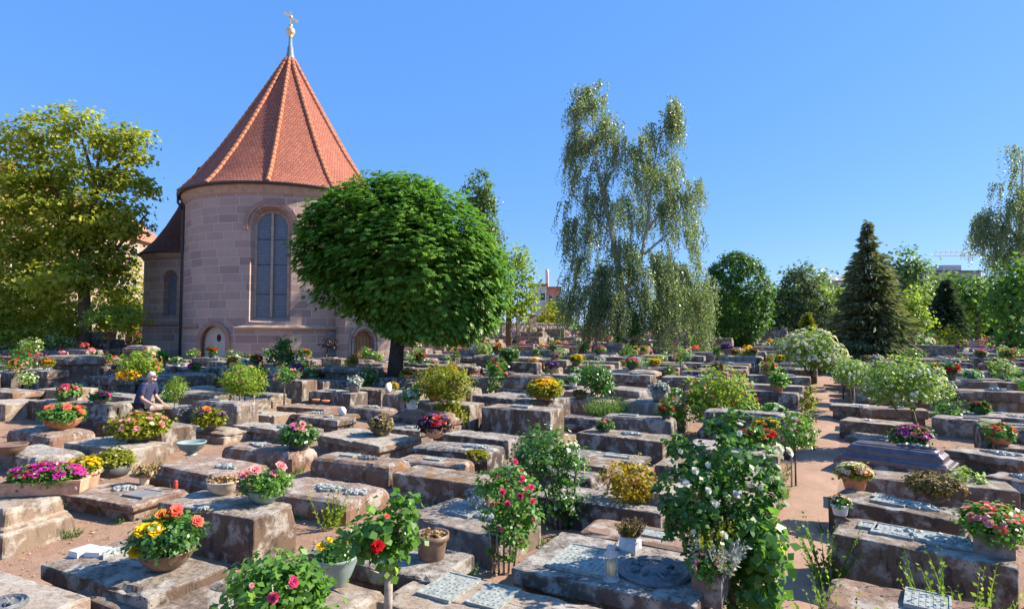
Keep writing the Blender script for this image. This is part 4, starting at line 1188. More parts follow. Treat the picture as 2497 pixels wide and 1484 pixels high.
potpx('flower_bowl', gtop('n1', 405, 1400), 128, 'bowl', 48, BROWNPOT, 'rosedark', 68, 46, label='wide dark bowl of yellow and coral begonias on the brown tomb at the lower left', group=G1,
      single=[('yellow', -26, -52, 26, 46), ('yellow', 0, -50, 30, 42), ('yellow', -42, -50, -22, 44), ('orange', 2, -16, 52, 42), ('coral', 26, -12, 62, 40), ('coral', 82, -14, 38, 32), ('orange', 12, -20, 58, 26)], dens=1.6, ll=0.055, lift=12, droop=0.0)
potpx('flower_bowl', at(818, 1440, 0.34), 104, 'bowl', 72, CELADON, 'rosedark', 50, 30, label='blue green footed bowl of small yellow roses at the bottom edge', group=G1, single=[('yellow', -30, -25, 22, 24), ('orange', 30, -25, 34, 18), ('yellow', -10, -20, 36, 16), ('cream', 40, -20, 8, 16)], dens=1.4)
potpx('flower_pot', gtop('n9', 1052, 1372), 86, 'pot', 62, BROWNPOT, 'dry', 36, 12, label='brown glazed pot of withered flowers on the two-tiered grey tomb', cat='flower pot', group=G1, dens=1.5, lift=-6)
potpx('flower_bowl', gtop('n4', 645, 1232), 88, 'bowl', 34, CELADON, 'rose', 56, 30, label='celadon bowl of pale pink roses on the tall block tomb', group=G1, single=[('pink', -45, -12, 22, 34), ('pink', -15, -25, 36, 34), ('pink', 42, -8, 42, 30), ('pink', -50, -20, -6, 30), ('pink', 28, -18, 28, 22), ('pink', -20, -28, -2, 30)], dens=1.4)
potpx('flower_bowl', gtop('n4', 545, 1210), 80, 'bowl', 34, CREAMPOT, 'dry', 34, 8, label='shallow cream bowl of dried petals on the tall block tomb', group=G1, dens=0.8)
potpx('flower_trough', gtop('n2', 110, 1216), 170, 'trough', 36, TERRA2, 'rose', 82, 26, [('magenta', 70, 20), ('rosepink', 20, 18)], 'long terracotta trough of magenta and purple petunias at the left edge', cat='flower trough', group=G1, rz_=R(12), wy=46, dens=1.8)
potpx('flower_pot', gtop('n3', 205, 1193), 74, 'pot', 44, TERRA2, 'yellowgreen', 34, 22, [('yellow', 26, 16)], 'terracotta pot of yellow lilies beside the petunia trough', cat='flower pot', group=G1)
potpx('flower_bowl', gtop('n3', 276, 1168), 78, 'ball', 36, DARKPOT, 'yellowgreen', 40, 22, [('cream', 10, 10)], 'round dark grey pot of yellow green foliage beside the terracotta lily pot', group=G1)
potpx('flower_pot', gtop('n3', 352, 1182), 26, 'pot', 22, CREAMPOT, 'dry', 22, 16, [('cream', 8, 12)], 'small vase of dried orange stalks on the low tomb with the slate plate', cat='vase', group=G1, upright=True)
potpx('stone_bowl', gtop('l9', 22, 1112), 76, 'bowl', 26, BROWNPOT, None, 10, 5, label='empty shallow brown bowl at the left edge behind the petunia trough', cat='bowl')
potpx('stone_bowl', gtop('l6', 466, 1112), 68, 'foot', 32, CELADON, None, 10, 5, label='empty celadon footed bowl on the two-tiered tomb', cat='bowl')
potpx('flower_bowl', gtop('l4', 152, 1050), 84, 'bowl', 28, TERRA, 'rose', 44, 22, [('coral', 12, 18)], 'wide terracotta bowl of coral geraniums at the left', group=G1, single=[('coral', -18, -20, 16, 26), ('coral', 24, -20, 20, 24)])
potpx('flower_bowl', gtop('l5', 340, 1078), 74, 'bowl', 24, STONEPOT, 'yellowgreen', 62, 28, [('pink', 16, 20), ('cream', 8, 12)], 'stone bowl of large pink geraniums and pale green leaves below the man', group=G1, single=[('pink', -40, -20, 8, 34), ('coral', 10, -24, 12, 28), ('pink', -14, -26, 2, 30)])
potpx('flower_pot', gtop('l8', 512, 1046), 46, 'foot', 16, STONEPOT, 'yellowgreen', 34, 20, [('violet', 16, 15), ('purple', 12, 14)], 'stone cup of violet and yellow pansies on the baluster-shaped tomb', cat='flower pot', group=G1, single=[('orange', -2, -14, 22, 22), ('yellow', 22, -14, -2, 14)])
potpx('flower_pot', gtop('n18', 728, 1098), 60, 'pot', 28, DARKPOT, 'rosedark', 40, 24, [('pink', 18, 16)], 'dark pot of pink geraniums on the reddish weathered tomb', cat='flower pot', group=G1, single=[('magenta', -4, -22, 18, 24), ('pink', 14, -20, 26, 20), ('magenta', 2, -24, -2, 20)])
potpx('flower_bowl', gtop('n19', 930, 1064), 52, 'pot', 22, DARKPOT, 'heather', 26, 18, [('violet', 36, 8), ('white', 26, 8)], 'dark bowl of tiny mauve and white flowers on the pale overhanging slab', group=G1)
potpx('flower_bowl', gtop('n17', 1059, 1070), 60, 'bowl', 26, TERRA2, 'purple', 36, 20, [('red', 22, 14), ('violet', 24, 12), ('coral', 10, 14)], 'terracotta bowl of red, purple and coral flowers in the middle of the yard', group=G1)
potpx('flower_bowl', gtop('n16', 1326, 978), 52, 'bowl', 18, TERRA, 'yellowgreen', 37, 22, [('yellow', 110, 12), ('orange', 14, 11)], 'bowl brimming with yellow chrysanthemums on the tall dark tomb chest', group=G1)
potpx('stone_cup', gtop('n7', 1164, 1130), 36, 'foot', 18, STONEPOT, 'yellowgreen', 26, 9, [('coral', 2, 8)], 'stone cup with a green cushion plant on the rust-mossed slab', cat='flower pot', group=G1)
potpx('flower_pot', gtop('n10', 1537, 1352), 60, 'bag', 46, simple('white plastic', (0.62, 0.62, 0.63), 0.4, 0.4, 0.1, 9), 'heather', 26, 22, [('violet', 8, 9)], 'white wrapped pot of withered heather on the broad grey tomb', cat='flower pot', group=G1, upright=True)
potpx('flower_bowl', gtop('r2', 2083, 1196), 62, 'pot', 34, TERRA, 'yellowgreen', 36, 20, [('cream', 34, 16), ('orange', 16, 15), ('white', 14, 15)], 'terracotta bowl of cream and orange chrysanthemums right of the path', group=G1)
potpx('flower_bowl', gtop('r2', 2280, 1226), 74, 'bowl', 32, DARKPOT, 'heather', 60, 24, label='dark bowl of brown heather before the variegated bush', group=G1, dens=1.6)
potpx('flower_pot', gtop('r3', 2048, 1257), 42, 'pot', 26, WHITEPOT, 'rosedark', 22, 14, [('pink', 9, 14), ('white', 6, 10)], 'small white pot of pink flowers at the end of the long tomb by the path', cat='flower pot', group=G1)
potpx('flower_bowl', on(2222, 1092, 0.3), 50, 'bowl', 14, DARKPOT, 'rosedark', 40, 24, [('magenta', 60, 14), ('violet', 20, 13), ('coral', 14, 13)], 'bowl of magenta and violet flowers behind the leaning rose stem', group=G1)
potpx('flower_bowl', gtop('p2', 1870, 1072), 56, 'bowl', 18, DARKPOT, 'rosedark', 36, 20, [('yellow', 36, 13), ('orange', 16, 12)], 'bowl of yellow and orange flowers left of the path', group=G1)
potpx('flower_bowl', gtop('p2', 1850, 1092), 56, 'bowl', 18, DARKPOT, 'rosedark', 42, 17, [('red', 60, 18)], 'bowl of bright red geraniums right of the white climbing rose', group=G1)
# trough planter with mixed flowers at the end of the broad tomb
tp = gtop('n10', 1712, 1450)
tr_ = GRAVES['n10']
tq = tr_['c'] + tr_['u'] * (tr_['L'] / 2 + 0.02) + tr_['w'] * (-0.05)
r_ = flower_pot('stone_planter', (tq.x, tq.y, gz(tq.x, tq.y) + 0.32), 0.24, 'box', 0.30, ST['grey'], 'rose', 0.16, 0.10, [('pink', 26, 0.06), ('white', 16, 0.06)], 'rough square stone planter of pink and white flowers with tall green sprigs', 'stone planter', None, math.atan2(tr_['u'].y, tr_['u'].x), wy=0.5, dens=1.2, single=[('red', 0.02, -0.16, 0.02, 0.07), ('coral', 0.06, -0.14, 0.0, 0.06), ('red', 0.1, -0.12, 0.03, 0.05)])
V, t = blades(71, 0.0, 0.08, 0.25, 0.12, 0.2, 0.42, 60, 0.045); obj('foliage', quads('foliage', V, t, LF['yellowgreen']), None, r_)
V, t = blades(72, 0.06, -0.1, 0.25, 0.12, 0.12, 0.28, 60, 0.05); obj('silver_foliage', quads('silver_foliage', V, t, LF['silver']), None, r_)
# trough of pink geraniums at the right edge
g3 = GRAVES['r3']; tq = g3['c'] + g3['u'] * (g3['L'] / 2 - 0.16) + g3['w'] * 0.05
flower_pot('stone_trough', (tq.x, tq.y, g3['z'] - 0.004), 0.30, 'box', 0.2, STONEPOT, 'rose', 0.24, 0.15, [('pink', 34, 0.085), ('coral', 16, 0.08)], 'square stone trough of salmon pink geraniums at the right edge', 'flower trough', G1, math.atan2(g3['u'].y, g3['u'].x), wy=0.4, dens=1.3)
# small things on the stones
def small(name, p, builder, mat, label, cat, rz=0.0, group=None, smooth_=True):
    bm = bmesh.new(); builder(bm)
    o = obj(name, bm_mesh(name, bm, smooth_), mat, None, (p.x, p.y, p.z - 0.002), rz)
    return tag(o, label, cat, group)
small('grave_candle', gtop('n3', 428, 1190), lambda b: lathe(b, [(0.028, 0), (0.032, 0.01), (0.032, 0.085), (0.026, 0.095), (0.03, 0.1), (0.03, 0.115), (0.012, 0.125)], 14), REDGLASS, 'red glass grave candle on the low tomb with the slate plate', 'grave candle')
def rock(bm, s=(1, 1, 1), seed=0):
    bmesh.ops.create_icosphere(bm, subdivisions=2, radius=1)
    for v in bm.verts:
        v.co += noise.noise_vector(v.co * 1.3 + Vector((seed, 0, 0))) * 0.25
        v.co = Vector((v.co.x * s[0], v.co.y * s[1], (v.co.z + 0.8) * s[2]))
for i, (a, b) in enumerate(((1477, 1152), (1515, 1154))):
    small('white_stone', at(a, b, 0.25), lambda q, i=i: rock(q, (0.075, 0.06, 0.04), i), WHITEPOT, 'left' if 0 else ('smooth white stone left of the yellow green shrub, the one farther from it' if i == 0 else 'smooth white stone left of the yellow green shrub, the one touching it'), 'white stone', group='white stones on the low slab')
small('marble_figure', gtop('n21', 834, 1012), lambda q: rock(q, (0.11, 0.09, 0.12), 4), MARBLE, 'white marble figure lying on the orange-mossed slab', 'figure')
for i, (a, b) in enumerate(((770, 978), (794, 980), (880, 960))):
    small('clay_dish', on(a, b, 0.28), lambda q: lathe(q, [(0.07, 0), (0.11, 0.03), (0.12, 0.06), (0.105, 0.06), (0.06, 0.035)], 16), TERRA, ['smaller terracotta dish on the low red slab', 'larger terracotta dish on the low red slab, at its right end', 'lone terracotta dish on the slab before the shell-carved block'][i], 'dish', group='terracotta dishes')
small('carved_shell', GRAVES['n25']['root'].location + GRAVES['n25']['u'] * (GRAVES['n25']['L'] / 2 + 0.01) + Vector((0, 0, 0.36)), lambda q: rock(q, (0.06, 0.14, 0.17), 2), MARBLE, 'pale carved shell on the end of the squat block tomb', 'ornament', -UA)
# book-shaped marble on the brown tomb
p = gtop('n1', 215, 1352)
bm = bmesh.new(); box(bm, (-0.07, 0, 0.03), (0.14, 0.2, 0.06), 0); box(bm, (0.09, 0.04, 0.028), (0.16, 0.16, 0.056), 0.3)
bmesh.ops.bevel(bm, geom=bm.edges[:], offset=0.008, segments=1)
tag(obj('marble_block', bm_mesh('marble_block', bm), MARBLE, None, (p.x, p.y, p.z - 0.002), -0.4), 'broken white marble block on the brown tomb at the lower left', 'marble block')
# candle lantern
p = gtop('n10', 1490, 1412)
lan = empty('lantern', (p.x, p.y, p.z - 0.003), 0.2, 'grey metal candle lantern with a yellow candle on the broad grey tomb', 'lantern')
k = 80 * p.y / F / 0.30
bm = bmesh.new(); lathe(bm, [(0.075 * k, 0), (0.075 * k, 0.012 * k), (0.055 * k, 0.02 * k), (0.058 * k, 0.045 * k), (0.066 * k, 0.05 * k)], 18); obj('base', bm_mesh('base', bm, False), IRON, lan)
bm = bmesh.new(); lathe(bm, [(0.042 * k, 0.05 * k), (0.042 * k, 0.165 * k), (0.006 * k, 0.168 * k), (0.004 * k, 0.185 * k)], 16); obj('candle', bm_mesh('candle', bm, True), WAX, lan)
bm = bmesh.new()
for i in range(8):
    t = 6.283 * i / 8; tube(bm, [(0.058 * k * math.cos(t), 0.058 * k * math.sin(t), 0.045 * k), (0.058 * k * math.cos(t), 0.058 * k * math.sin(t), 0.225 * k)], 0.0045 * k, 5)
obj('bars', bm_mesh('bars', bm), IRON, lan)
bm = bmesh.new(); lathe(bm, [(0.064 * k, 0.215 * k), (0.072 * k, 0.225 * k), (0.06 * k, 0.245 * k), (0.036 * k, 0.262 * k), (0.034 * k, 0.28 * k), (0.046 * k, 0.284 * k), (0.036 * k, 0.302 * k), (0.01 * k, 0.31 * k)], 18); obj('cap', bm_mesh('cap', bm, True), IRON, lan)

# ---------------------------------------------------------------- shrubs and roses
def shrub(name, base, ells, leaf, label, cat, blooms=(), stems=(), single=(), ll=0.05, nc=None, per=16, cr=None, group=None, stake=None, droop=0.25, surf=0.6, barkm=None, lw=0.4):
    "plant in the ground. ells: (dx,dy,z,rx,ry,rz) in metres from its foot"
    NS[0] += 1; sd = NS[0] * 17
    root = empty(name, base, 0, label, cat, group)
    vol = sum((e[3] * e[4] + e[3] * e[5] + e[4] * e[5]) for e in ells)
    nc = nc or int(max(30, vol * 8.0 / (ll * ll) / per))
    cr = cr or min(min(e[3], e[5]) for e in ells) * 0.36
    V, t = crown(sd, ells, nc, per, cr, ll, lw, surf, droop, 0.6)
    obj('foliage', quads('foliage', V, t, LF[leaf]), None, root)
    if stems:
        bm = bmesh.new()
        for pts, r0, r1 in stems:
            tube(bm, pts, [r0 + (r1 - r0) * i / (len(pts) - 1) for i in range(len(pts))], 7)
        obj('stem', bm_mesh('stem', bm, True), barkm or BARK, root)
    if stake:
        bm = bmesh.new(); tube(bm, [stake[0], stake[1]], stake[2], 8); obj('stake', bm_mesh('stake', bm, True), STAKE, root)
    for pm, cnt, sz in blooms:
        g = np.random.default_rng(sd + cnt)
        P, N = [], []
        for e in ells:
            m = max(1, int(cnt * (e[3] * e[5]) / sum(q[3] * q[5] for q in ells)))
            a, b = dome_pts(sd + m, m, e[:3], (e[3] * 1.03, e[4] * 1.03, e[5] * 1.03), -0.45)
            P.append(a); N.append(b)
        P = np.concatenate(P); N = np.concatenate(N)
        V, t = rosettes(P, N + np.array([0, 0, 0.3]), sz * (0.7 + 0.6 * g.random(len(P))), sd)
        obj('blossoms', quads('blossoms', V, t, PT[pm]), None, root)
    for i, (pm, dx, dy, dz, sz) in enumerate(single):
        V, t = rosettes([(0, 0, 0)], [(dx * 0.6 + 0.4, -0.8, 0.65)], sz, sd + i, ((7, 0.1, 1.0), (7, 0.5, 0.85), (6, 1.2, 0.65), (4, 2.6, 0.45)), 0.5)
        obj('blossom', quads('blossom', V, t, PT[pm]), None, root, (dx, dy, dz))
    return root
def epx(base, lst, ryk=1.0):
    "ellipses given in photo units -> metres round the plant's foot, at the foot's own distance"
    out = []
    for it in lst:
        cx, cy, rx, rz = it[:4]
        p = depth(cx, cy, base.y)
        s = base.y / F
        dy = it[4] if len(it) > 4 else 0.0
        out.append((p.x - base.x, dy, p.z - base.z, rx * s, rx * s * ryk, rz * s))
    return out
def lpx(base, px, py):
    p = depth(px, py, base.y); return (p.x - base.x, 0.0, p.z - base.z)
def gr(px, py, Y):
    p = depth(px, py, Y); return Vector((p.x, p.y, gz(p.x, p.y)))
SR = 'rose bushes and standard roses'
# foreground bush, bottom edge
b = gr(675, 1484, 4.15); s = b.y / F
def sgl(base, lst, fr=0.2):
    o = []
    for pm, px, py, sz in lst:
        q = lpx(base, px, py); o.append((pm, q[0], -fr, q[2], sz * base.y / F))
    return o
shrub('rose_bush', b, epx(b, [(668, 1425, 92, 68), (620, 1450, 60, 50), (730, 1440, 60, 55), (700, 1500, 80, 50)]), 'rose', 'glossy green rose bush with two deep pink roses at the bottom edge', 'rose bush', ll=0.055, single=sgl(b, [('rosepink', 705, 1413, 30), ('rosepink', 750, 1377, 28), ('pink', 655, 1385, 14)], 0.27), stems=[([(0, 0, 0), (0.05, 0, 0.4)], 0.015, 0.01)], group=SR, per=12, nc=210, cr=0.1)
# staked rose with a single red bloom
b = gr(945, 1484, 4.75)
shrub('standard_rose', b, epx(b, [(930, 1290, 62, 56), (975, 1250, 34, 36), (870, 1310, 40, 32), (990, 1320, 26, 44), (945, 1345, 36, 34)]), 'rose', 'standard rose with one crimson bloom tied to a weathered stake', 'rose bush', ll=0.07, nc=95, per=7, cr=0.085, single=sgl(b, [('red', 938, 1301, 36), ('coral', 960, 1232, 14), ('red', 932, 1306, 22)], 0.27), stems=[([lpx(b, 950, 1490), lpx(b, 952, 1390), lpx(b, 935, 1330), lpx(b, 915, 1290)], 0.016, 0.008), ([lpx(b, 952, 1390), lpx(b, 965, 1320), lpx(b, 975, 1260)], 0.01, 0.006)], stake=(lpx(b, 945, 1530), lpx(b, 948, 1378), 0.033), group=SR, lw=0.5)
b = on(1228, 1400)
shrub('rose_bush', b, epx(b, [(1240, 1200, 72, 62), (1235, 1270, 62, 60), (1205, 1180, 38, 36), (1275, 1240, 42, 60), (1240, 1330, 46, 30)]), 'rose', 'rose bush with many small deep pink blooms before the white rose', 'rose bush', [('rosepink', 26, 0.05)], stems=[([(i * 0.05 - 0.1, 0.03 * (i % 2), 0), (i * 0.08 - 0.16, 0, 0.5)], 0.014, 0.01) for i in range(5)], ll=0.045, group=SR, barkm=STAKE,
      single=sgl(b, [('rosepink', 1226, 1178, 18), ('rosepink', 1272, 1148, 18), ('rosepink', 1292, 1168, 18), ('rosepink', 1296, 1200, 17), ('rosepink', 1267, 1188, 18), ('rosepink', 1237, 1205, 17), ('rosepink', 1255, 1108, 16)], 0.33))
b = on(1372, 1290)
shrub('rose_bush', b, epx(b, [(1330, 1095, 80, 58), (1375, 1130, 48, 60), (1295, 1130, 46, 48), (1375, 1215, 48, 60)]), 'rosedark', 'tall bush of white roses in the middle of the yard', 'rose bush', [('white', 74, 0.065), ('cream', 10, 0.06)], stems=[([(i * 0.06 - 0.12, 0, 0), (i * 0.12 - 0.3, 0, 0.8)], 0.015, 0.01) for i in range(5)], ll=0.05, group=SR)
b = on(1795, 1490)
b = gr(1790, 1484, 5.55)
shrub('climbing_rose', b, epx(b, [(1765, 1120, 110, 95), (1695, 1195, 95, 95), (1735, 1270, 118, 85), (1800, 1310, 90, 85), (1850, 1270, 60, 90), (1800, 1410, 66, 70), (1840, 1180, 60, 80), (1660, 1250, 50, 60), (1790, 1050, 60, 46), (1655, 1095, 40, 34)]), 'rosedark', 'large climbing rose with white blooms beside the path', 'climbing rose', [('white', 24, 0.062)], stems=[([(0.0, 0, 0), (-0.05, 0, 0.5), (-0.1, 0, 1.2)], 0.03, 0.02), ([(0.15, 0, 0), (0.1, 0, 0.7)], 0.02, 0.012)], ll=0.062, group=SR, per=12,
      single=sgl(b, [('white', 1640, 1150, 20), ('white', 1752, 1175, 22), ('white', 1705, 1195, 22), ('white', 1660, 1120, 20), ('white', 1850, 1070, 26), ('white', 1872, 1078, 24), ('white', 1725, 1265, 20), ('white', 1690, 1165, 18)], 0.42))
b = gr(1870, 1490, 5.3)
shrub('ivy_plant', b, epx(b, [(1860, 1320, 42, 70), (1850, 1420, 40, 60)]), 'rose', 'broad-leaved bright green creeper hanging beside the path', 'creeper', ll=0.085, nc=60, per=9, cr=0.10, lw=0.55, droop=0.8)
b = on(1765, 1060)
shrub('rose_bush', b, epx(b, [(1760, 940, 62, 44), (1720, 985, 60, 42), (1800, 990, 46, 40), (1690, 960, 30, 40), (1640, 1000, 34, 40)]), 'lime', 'tall loose rose bush with pink blooms above the climbing rose', 'rose bush', [('rosepink', 30, 0.09), ('pink', 26, 0.1), ('orange', 6, 0.08)], stems=[([(0, 0, 0), (0.02, 0, 0.5), (0.0, 0, 1.0)], 0.02, 0.012)], ll=0.085, per=8, group=SR, surf=0.8)
b = on(1530, 1220, 0.36)
shrub('golden_shrub', b, epx(b, [(1532, 1168, 66, 44), (1545, 1195, 44, 30)]), 'golden', 'round golden yellow shrub in the middle of the yard', 'shrub', ll=0.05, cr=0.09, droop=-0.3)
b = on(1940, 1188)
shrub('standard_rose', b, epx(b, [(1942, 1048, 42, 40), (1925, 1065, 30, 26), (1965, 1060, 26, 28)]), 'rose', 'standard rose of pale pink and white on a thin stake left of the path', 'rose bush', [('white', 22, 0.07), ('pink', 16, 0.07)], stems=[([(0, 0, 0), (0.0, 0, 0.75)], 0.016, 0.012)], stake=((-0.06, 0.02, 0), (-0.05, 0.02, 0.8), 0.014), ll=0.05, group=SR)
b = on(1985, 1100)
shrub('rose_bush', b, epx(b, [(1965, 1010, 24, 40), (1972, 975, 20, 34)]), 'yellowgreen', 'slender green and apricot rose at the left edge of the path', 'rose bush', [('cream', 10, 0.07), ('pink', 12, 0.07)], stems=[([(0, 0, 0), (-0.08, 0, 0.7)], 0.018, 0.012)], ll=0.05, group=SR)
b = on(2365, 1246)
shrub('variegated_bush', b, epx(b, [(2352, 1175, 40, 36), (2382, 1205, 42, 40), (2330, 1190, 24, 34)]), 'variegated', 'pale variegated bush right of the heather bowl', 'shrub', ll=0.05, stems=[([(0, 0, 0), (0, 0, 0.4)], 0.02, 0.012)])
b = gr(2238, 1090, 12.4)
shrub('rose_tree', b, epx(b, [(2180, 910, 66, 40), (2230, 922, 64, 46), (2140, 938, 48, 40), (2200, 955, 66, 32), (2258, 945, 34, 30)]), 'variegated', 'white-flowering rose tree on a leaning trunk right of the path', 'rose tree', [('white', 90, 0.075), ('cream', 40, 0.07)], stems=[([lpx(b, 2240, 1092), lpx(b, 2232, 1035), lpx(b, 2222, 990), lpx(b, 2205, 955)], 0.05, 0.025), ([lpx(b, 2230, 1030), lpx(b, 2190, 1005), lpx(b, 2165, 970)], 0.022, 0.014), ([lpx(b, 2226, 1000), lpx(b, 2248, 975)], 0.02, 0.012)], ll=0.07, per=12, group=SR, barkm=BARK)
b = gr(1985, 965, 21.5)
shrub('rose_tree', b, epx(b, [(1975, 835, 56, 34), (2015, 865, 44, 34), (1940, 845, 34, 30), (1985, 875, 56, 24), (2040, 885, 22, 22)]), 'variegated', 'broad white-flowering rose tree left of the path in front of the spruce', 'rose tree', [('white', 280, 0.14), ('cream', 130, 0.13)], stems=[([lpx(b, 1975, 965), lpx(b, 1972, 925), lpx(b, 1980, 880)], 0.06, 0.03), ([lpx(b, 1972, 925), lpx(b, 1955, 880)], 0.03, 0.02), ([lpx(b, 1974, 915), lpx(b, 2000, 880)], 0.03, 0.02)], ll=0.09, per=12, group=SR, barkm=BARK)
b = gr(2078, 1000, 17.0)
shrub('rose_tree', b, epx(b, [(2068, 895, 36, 26), (2090, 905, 22, 20)]), 'variegated', 'small sparse rose tree with bare twigs and a stake beside the path', 'rose tree', [('white', 20, 0.085)], stems=[([lpx(b, 2078, 1000), lpx(b, 2076, 965), lpx(b, 2055, 915)], 0.04, 0.02), ([lpx(b, 2076, 965), lpx(b, 2085, 905)], 0.03, 0.015), ([lpx(b, 2070, 950), lpx(b, 2040, 925)], 0.02, 0.012)], stake=((0.06, 0, 0), lpx(b, 2080, 930), 0.025), ll=0.07, per=10, group=SR, barkm=BARK)
b = on(1098, 1062)
shrub('standard_shrub', b, epx(b, [(1085, 920, 66, 34), (1120, 935, 36, 28), (1050, 935, 36, 28), (1095, 975, 36, 34), (1110, 1010, 32, 34)]), 'yellowgreen', 'yellow green mop-headed shrub in the middle of the yard', 'shrub', [('pink', 6, 0.08)], stems=[([(0, 0, 0), (0.0, 0, 0.9), (-0.03, 0, 1.3)], 0.05, 0.03)], ll=0.06, per=12)
b = on(597, 1030)
shrub('standard_rose', b, epx(b, [(590, 920, 52, 30), (575, 935, 34, 26), (612, 935, 34, 30)]), 'lime', 'round-headed standard rose with pink buds before the chapel', 'rose bush', [('rosepink', 9, 0.07), ('coral', 5, 0.07)], stems=[([(0, 0, 0), (-0.02, 0, 0.6), (0, 0, 1.0)], 0.022, 0.016)], stake=((0.18, 0.1, 0), (0.18, 0.1, 0.9), 0.02), ll=0.055, per=12, group=SR)
b = gr(335, 950, 14.0)
shrub('standard_rose', b, epx(b, [(340, 875, 46, 28), (335, 895, 34, 24), (365, 892, 22, 22)]), 'lime', 'rose tree with red blooms behind the standing man', 'rose bush', [('coral', 14, 0.10), ('cream', 8, 0.09), ('red', 6, 0.09)], stems=[([(0, 0, 0), (0, 0, 0.9)], 0.03, 0.02)], ll=0.07, per=12, group=SR)
b = gr(318, 950, 13.6)
shrub('flower_clump', b, epx(b, [(315, 915, 26, 12)]), 'golden', 'clump of yellow flowers under the red-blooming rose tree', 'flowers', [('yellow', 26, 0.09), ('orange', 8, 0.08)], ll=0.05, stems=[([(0, 0, 0), (0, 0, 0.3)], 0.01, 0.01)])
b = gtop('l10', 425, 991)
shrub('leafy_plant', b, epx(b, [(430, 940, 24, 22), (422, 958, 16, 16)]), 'lime', 'yellow green plant in front of the standing man', 'plant', ll=0.05, per=8, stems=[([(0, 0, 0), (0, 0, 0.2)], 0.01, 0.008)])
b = gr(708, 970, 24)
shrub('rose_bush', b, epx(b, [(690, 845, 32, 28), (705, 870, 32, 24), (670, 870, 20, 20)]), 'rosedark', 'dark green staked rose against the chapel wall', 'rose bush', [('red', 4, 0.12)], stems=[([(0, 0, 0), (0.02, 0, 1.0), (-0.1, 0, 1.6)], 0.025, 0.02)], ll=0.10, per=9, group=SR, surf=0.9)
b = gr(790, 915, 27)
shrub('standard_rose', b, epx(b, [(801, 838, 19, 17)]), 'purple', 'small dark ball-headed rose against the chapel wall', 'rose bush', stems=[([(0, 0, 0), lpx(b, 798, 850)], 0.04, 0.03)], ll=0.10, per=8, group=SR)
b = on(1452, 1005)
shrub('standard_rose', b, epx(b, [(1452, 925, 38, 36), (1440, 905, 30, 26), (1470, 935, 26, 30)]), 'rosedark', 'dark glossy standard rose with a red bloom left of the birch', 'rose bush', [('red', 6, 0.1), ('cream', 5, 0.07)], stems=[([(0, 0, 0), (0, 0, 0.7)], 0.02, 0.015)], stake=((0.06, 0.02, 0), (0.06, 0.02, 0.7), 0.015), ll=0.075, per=10, group=SR)
b = on(1480, 1040)
root = empty('feathery_shrub', b, 0, 'feathery blue green shrub below the dark standard rose', 'shrub')
V, t = blades(911, 0, 0, 0, 0.28, 0.28, 0.75, 420, 0.06); obj('foliage', quads('foliage', V, t, LF['grass']), None, root)
b = on(1162, 1245)
shrub('alyssum_pot', gtop('n8', 1165, 1240), epx(gtop('n8', 1165, 1240), [(1165, 1212, 30, 24)]), 'silver', 'silver-white flowering cushion left of the deep pink rose bush', 'flowers', [('white', 30, 0.035)], ll=0.03)
# tall weeds
def weed(px, py, hpx, n, leaf, label, w=20, h=0.0):
    b = on(px, py, h); s = b.y / F
    root = empty('weed', b, 0, label, 'weed', 'tall weeds between the tombs')
    NS[0] += 1
    V, t = blades(NS[0] * 3, 0, 0, 0, w * s, w * s * 0.6, hpx * s, n, 0.055); obj('foliage', quads('foliage', V, t, LF[leaf]), None, root)
b = gr(2040, 1484, 4.55)
for i, (px, base, Y, hp, n, w, lab) in enumerate(((2052, 1484, 4.6, 70, 26, 14, 'bright green weed left of the lower right tomb, by the path'), (2360, 1440, 4.75, 70, 30, 40, 'leafy weed rising between the two tombs at the lower right'), (2290, 1420, 4.9, 80, 9, 40, 'thin seeding stalks at the lower right tomb'), (2014, 1290, 6.1, 40, 26, 12, 'thin weed where the long tomb meets the path'))):
    p = depth(px, base, Y); b = Vector((p.x, p.y, max(gz(p.x, p.y), 0))); 
    root = empty('weed', b, 0, lab, 'weed', 'tall weeds between the tombs')
    s = Y / F
    V, t = blades(500 + i, 0, 0, 0, w * s, w * s * 0.5, (p.z - b.z) + hp * s, n, 0.06); obj('foliage', quads('foliage', V, t, LF['lime' if i < 2 else 'grass']), None, root)
weed(800, 1290, 90, 16, 'lime', 'yellow green weed with seed heads between two tombs', 24)
weed(1118, 1440, 80, 12, 'grass', 'thin weeds against the two-tiered grey tomb', 22)
weed(1905, 1215, 40, 10, 'yellowgreen', 'yellowing weed at the left edge of the path', 16)

# ---------------------------------------------------------------- litter and weeds on the ground
g = np.random.default_rng(321)
P = []
while len(P) < 9000:
    y = 3.6 + 12 * g.random() ** 1.7; x = (g.random() * 2 - 1) * y * 0.95
    P.append((x, y, gz(x, y) + 0.016))
P = np.array(P); n = len(P)
A = nrm(np.stack([g.normal(size=n), g.normal(size=n), g.normal(size=n) * 0.15], 1)); N = nrm(np.stack([g.normal(size=n) * 0.3, g.normal(size=n) * 0.3, np.ones(n)], 1))
L = 0.018 + 0.035 * g.random(n) ** 2
tag(obj('leaf_litter', quads('leaf_litter', leafquads(P, A, N, L, L * 0.34), g.random(n), LF['dry'])), 'dry leaves and petals scattered on the sandy ground', 'leaf litter', kind='stuff')
bm = bmesh.new()
for i in range(2600):
    y = 3.6 + 9 * g.random() ** 1.6; x = (g.random() * 2 - 1) * y * 0.95; r = 0.006 + 0.017 * g.random() ** 3
    bmesh.ops.create_icosphere(bm, subdivisions=1, radius=1, matrix=Matrix.Translation((x, y, gz(x, y) + 0.012)) @ Matrix.Rotation(g.random() * 6, 4, 'Z') @ Matrix.Diagonal((r * 1.4, r, r * 0.7, 1)))
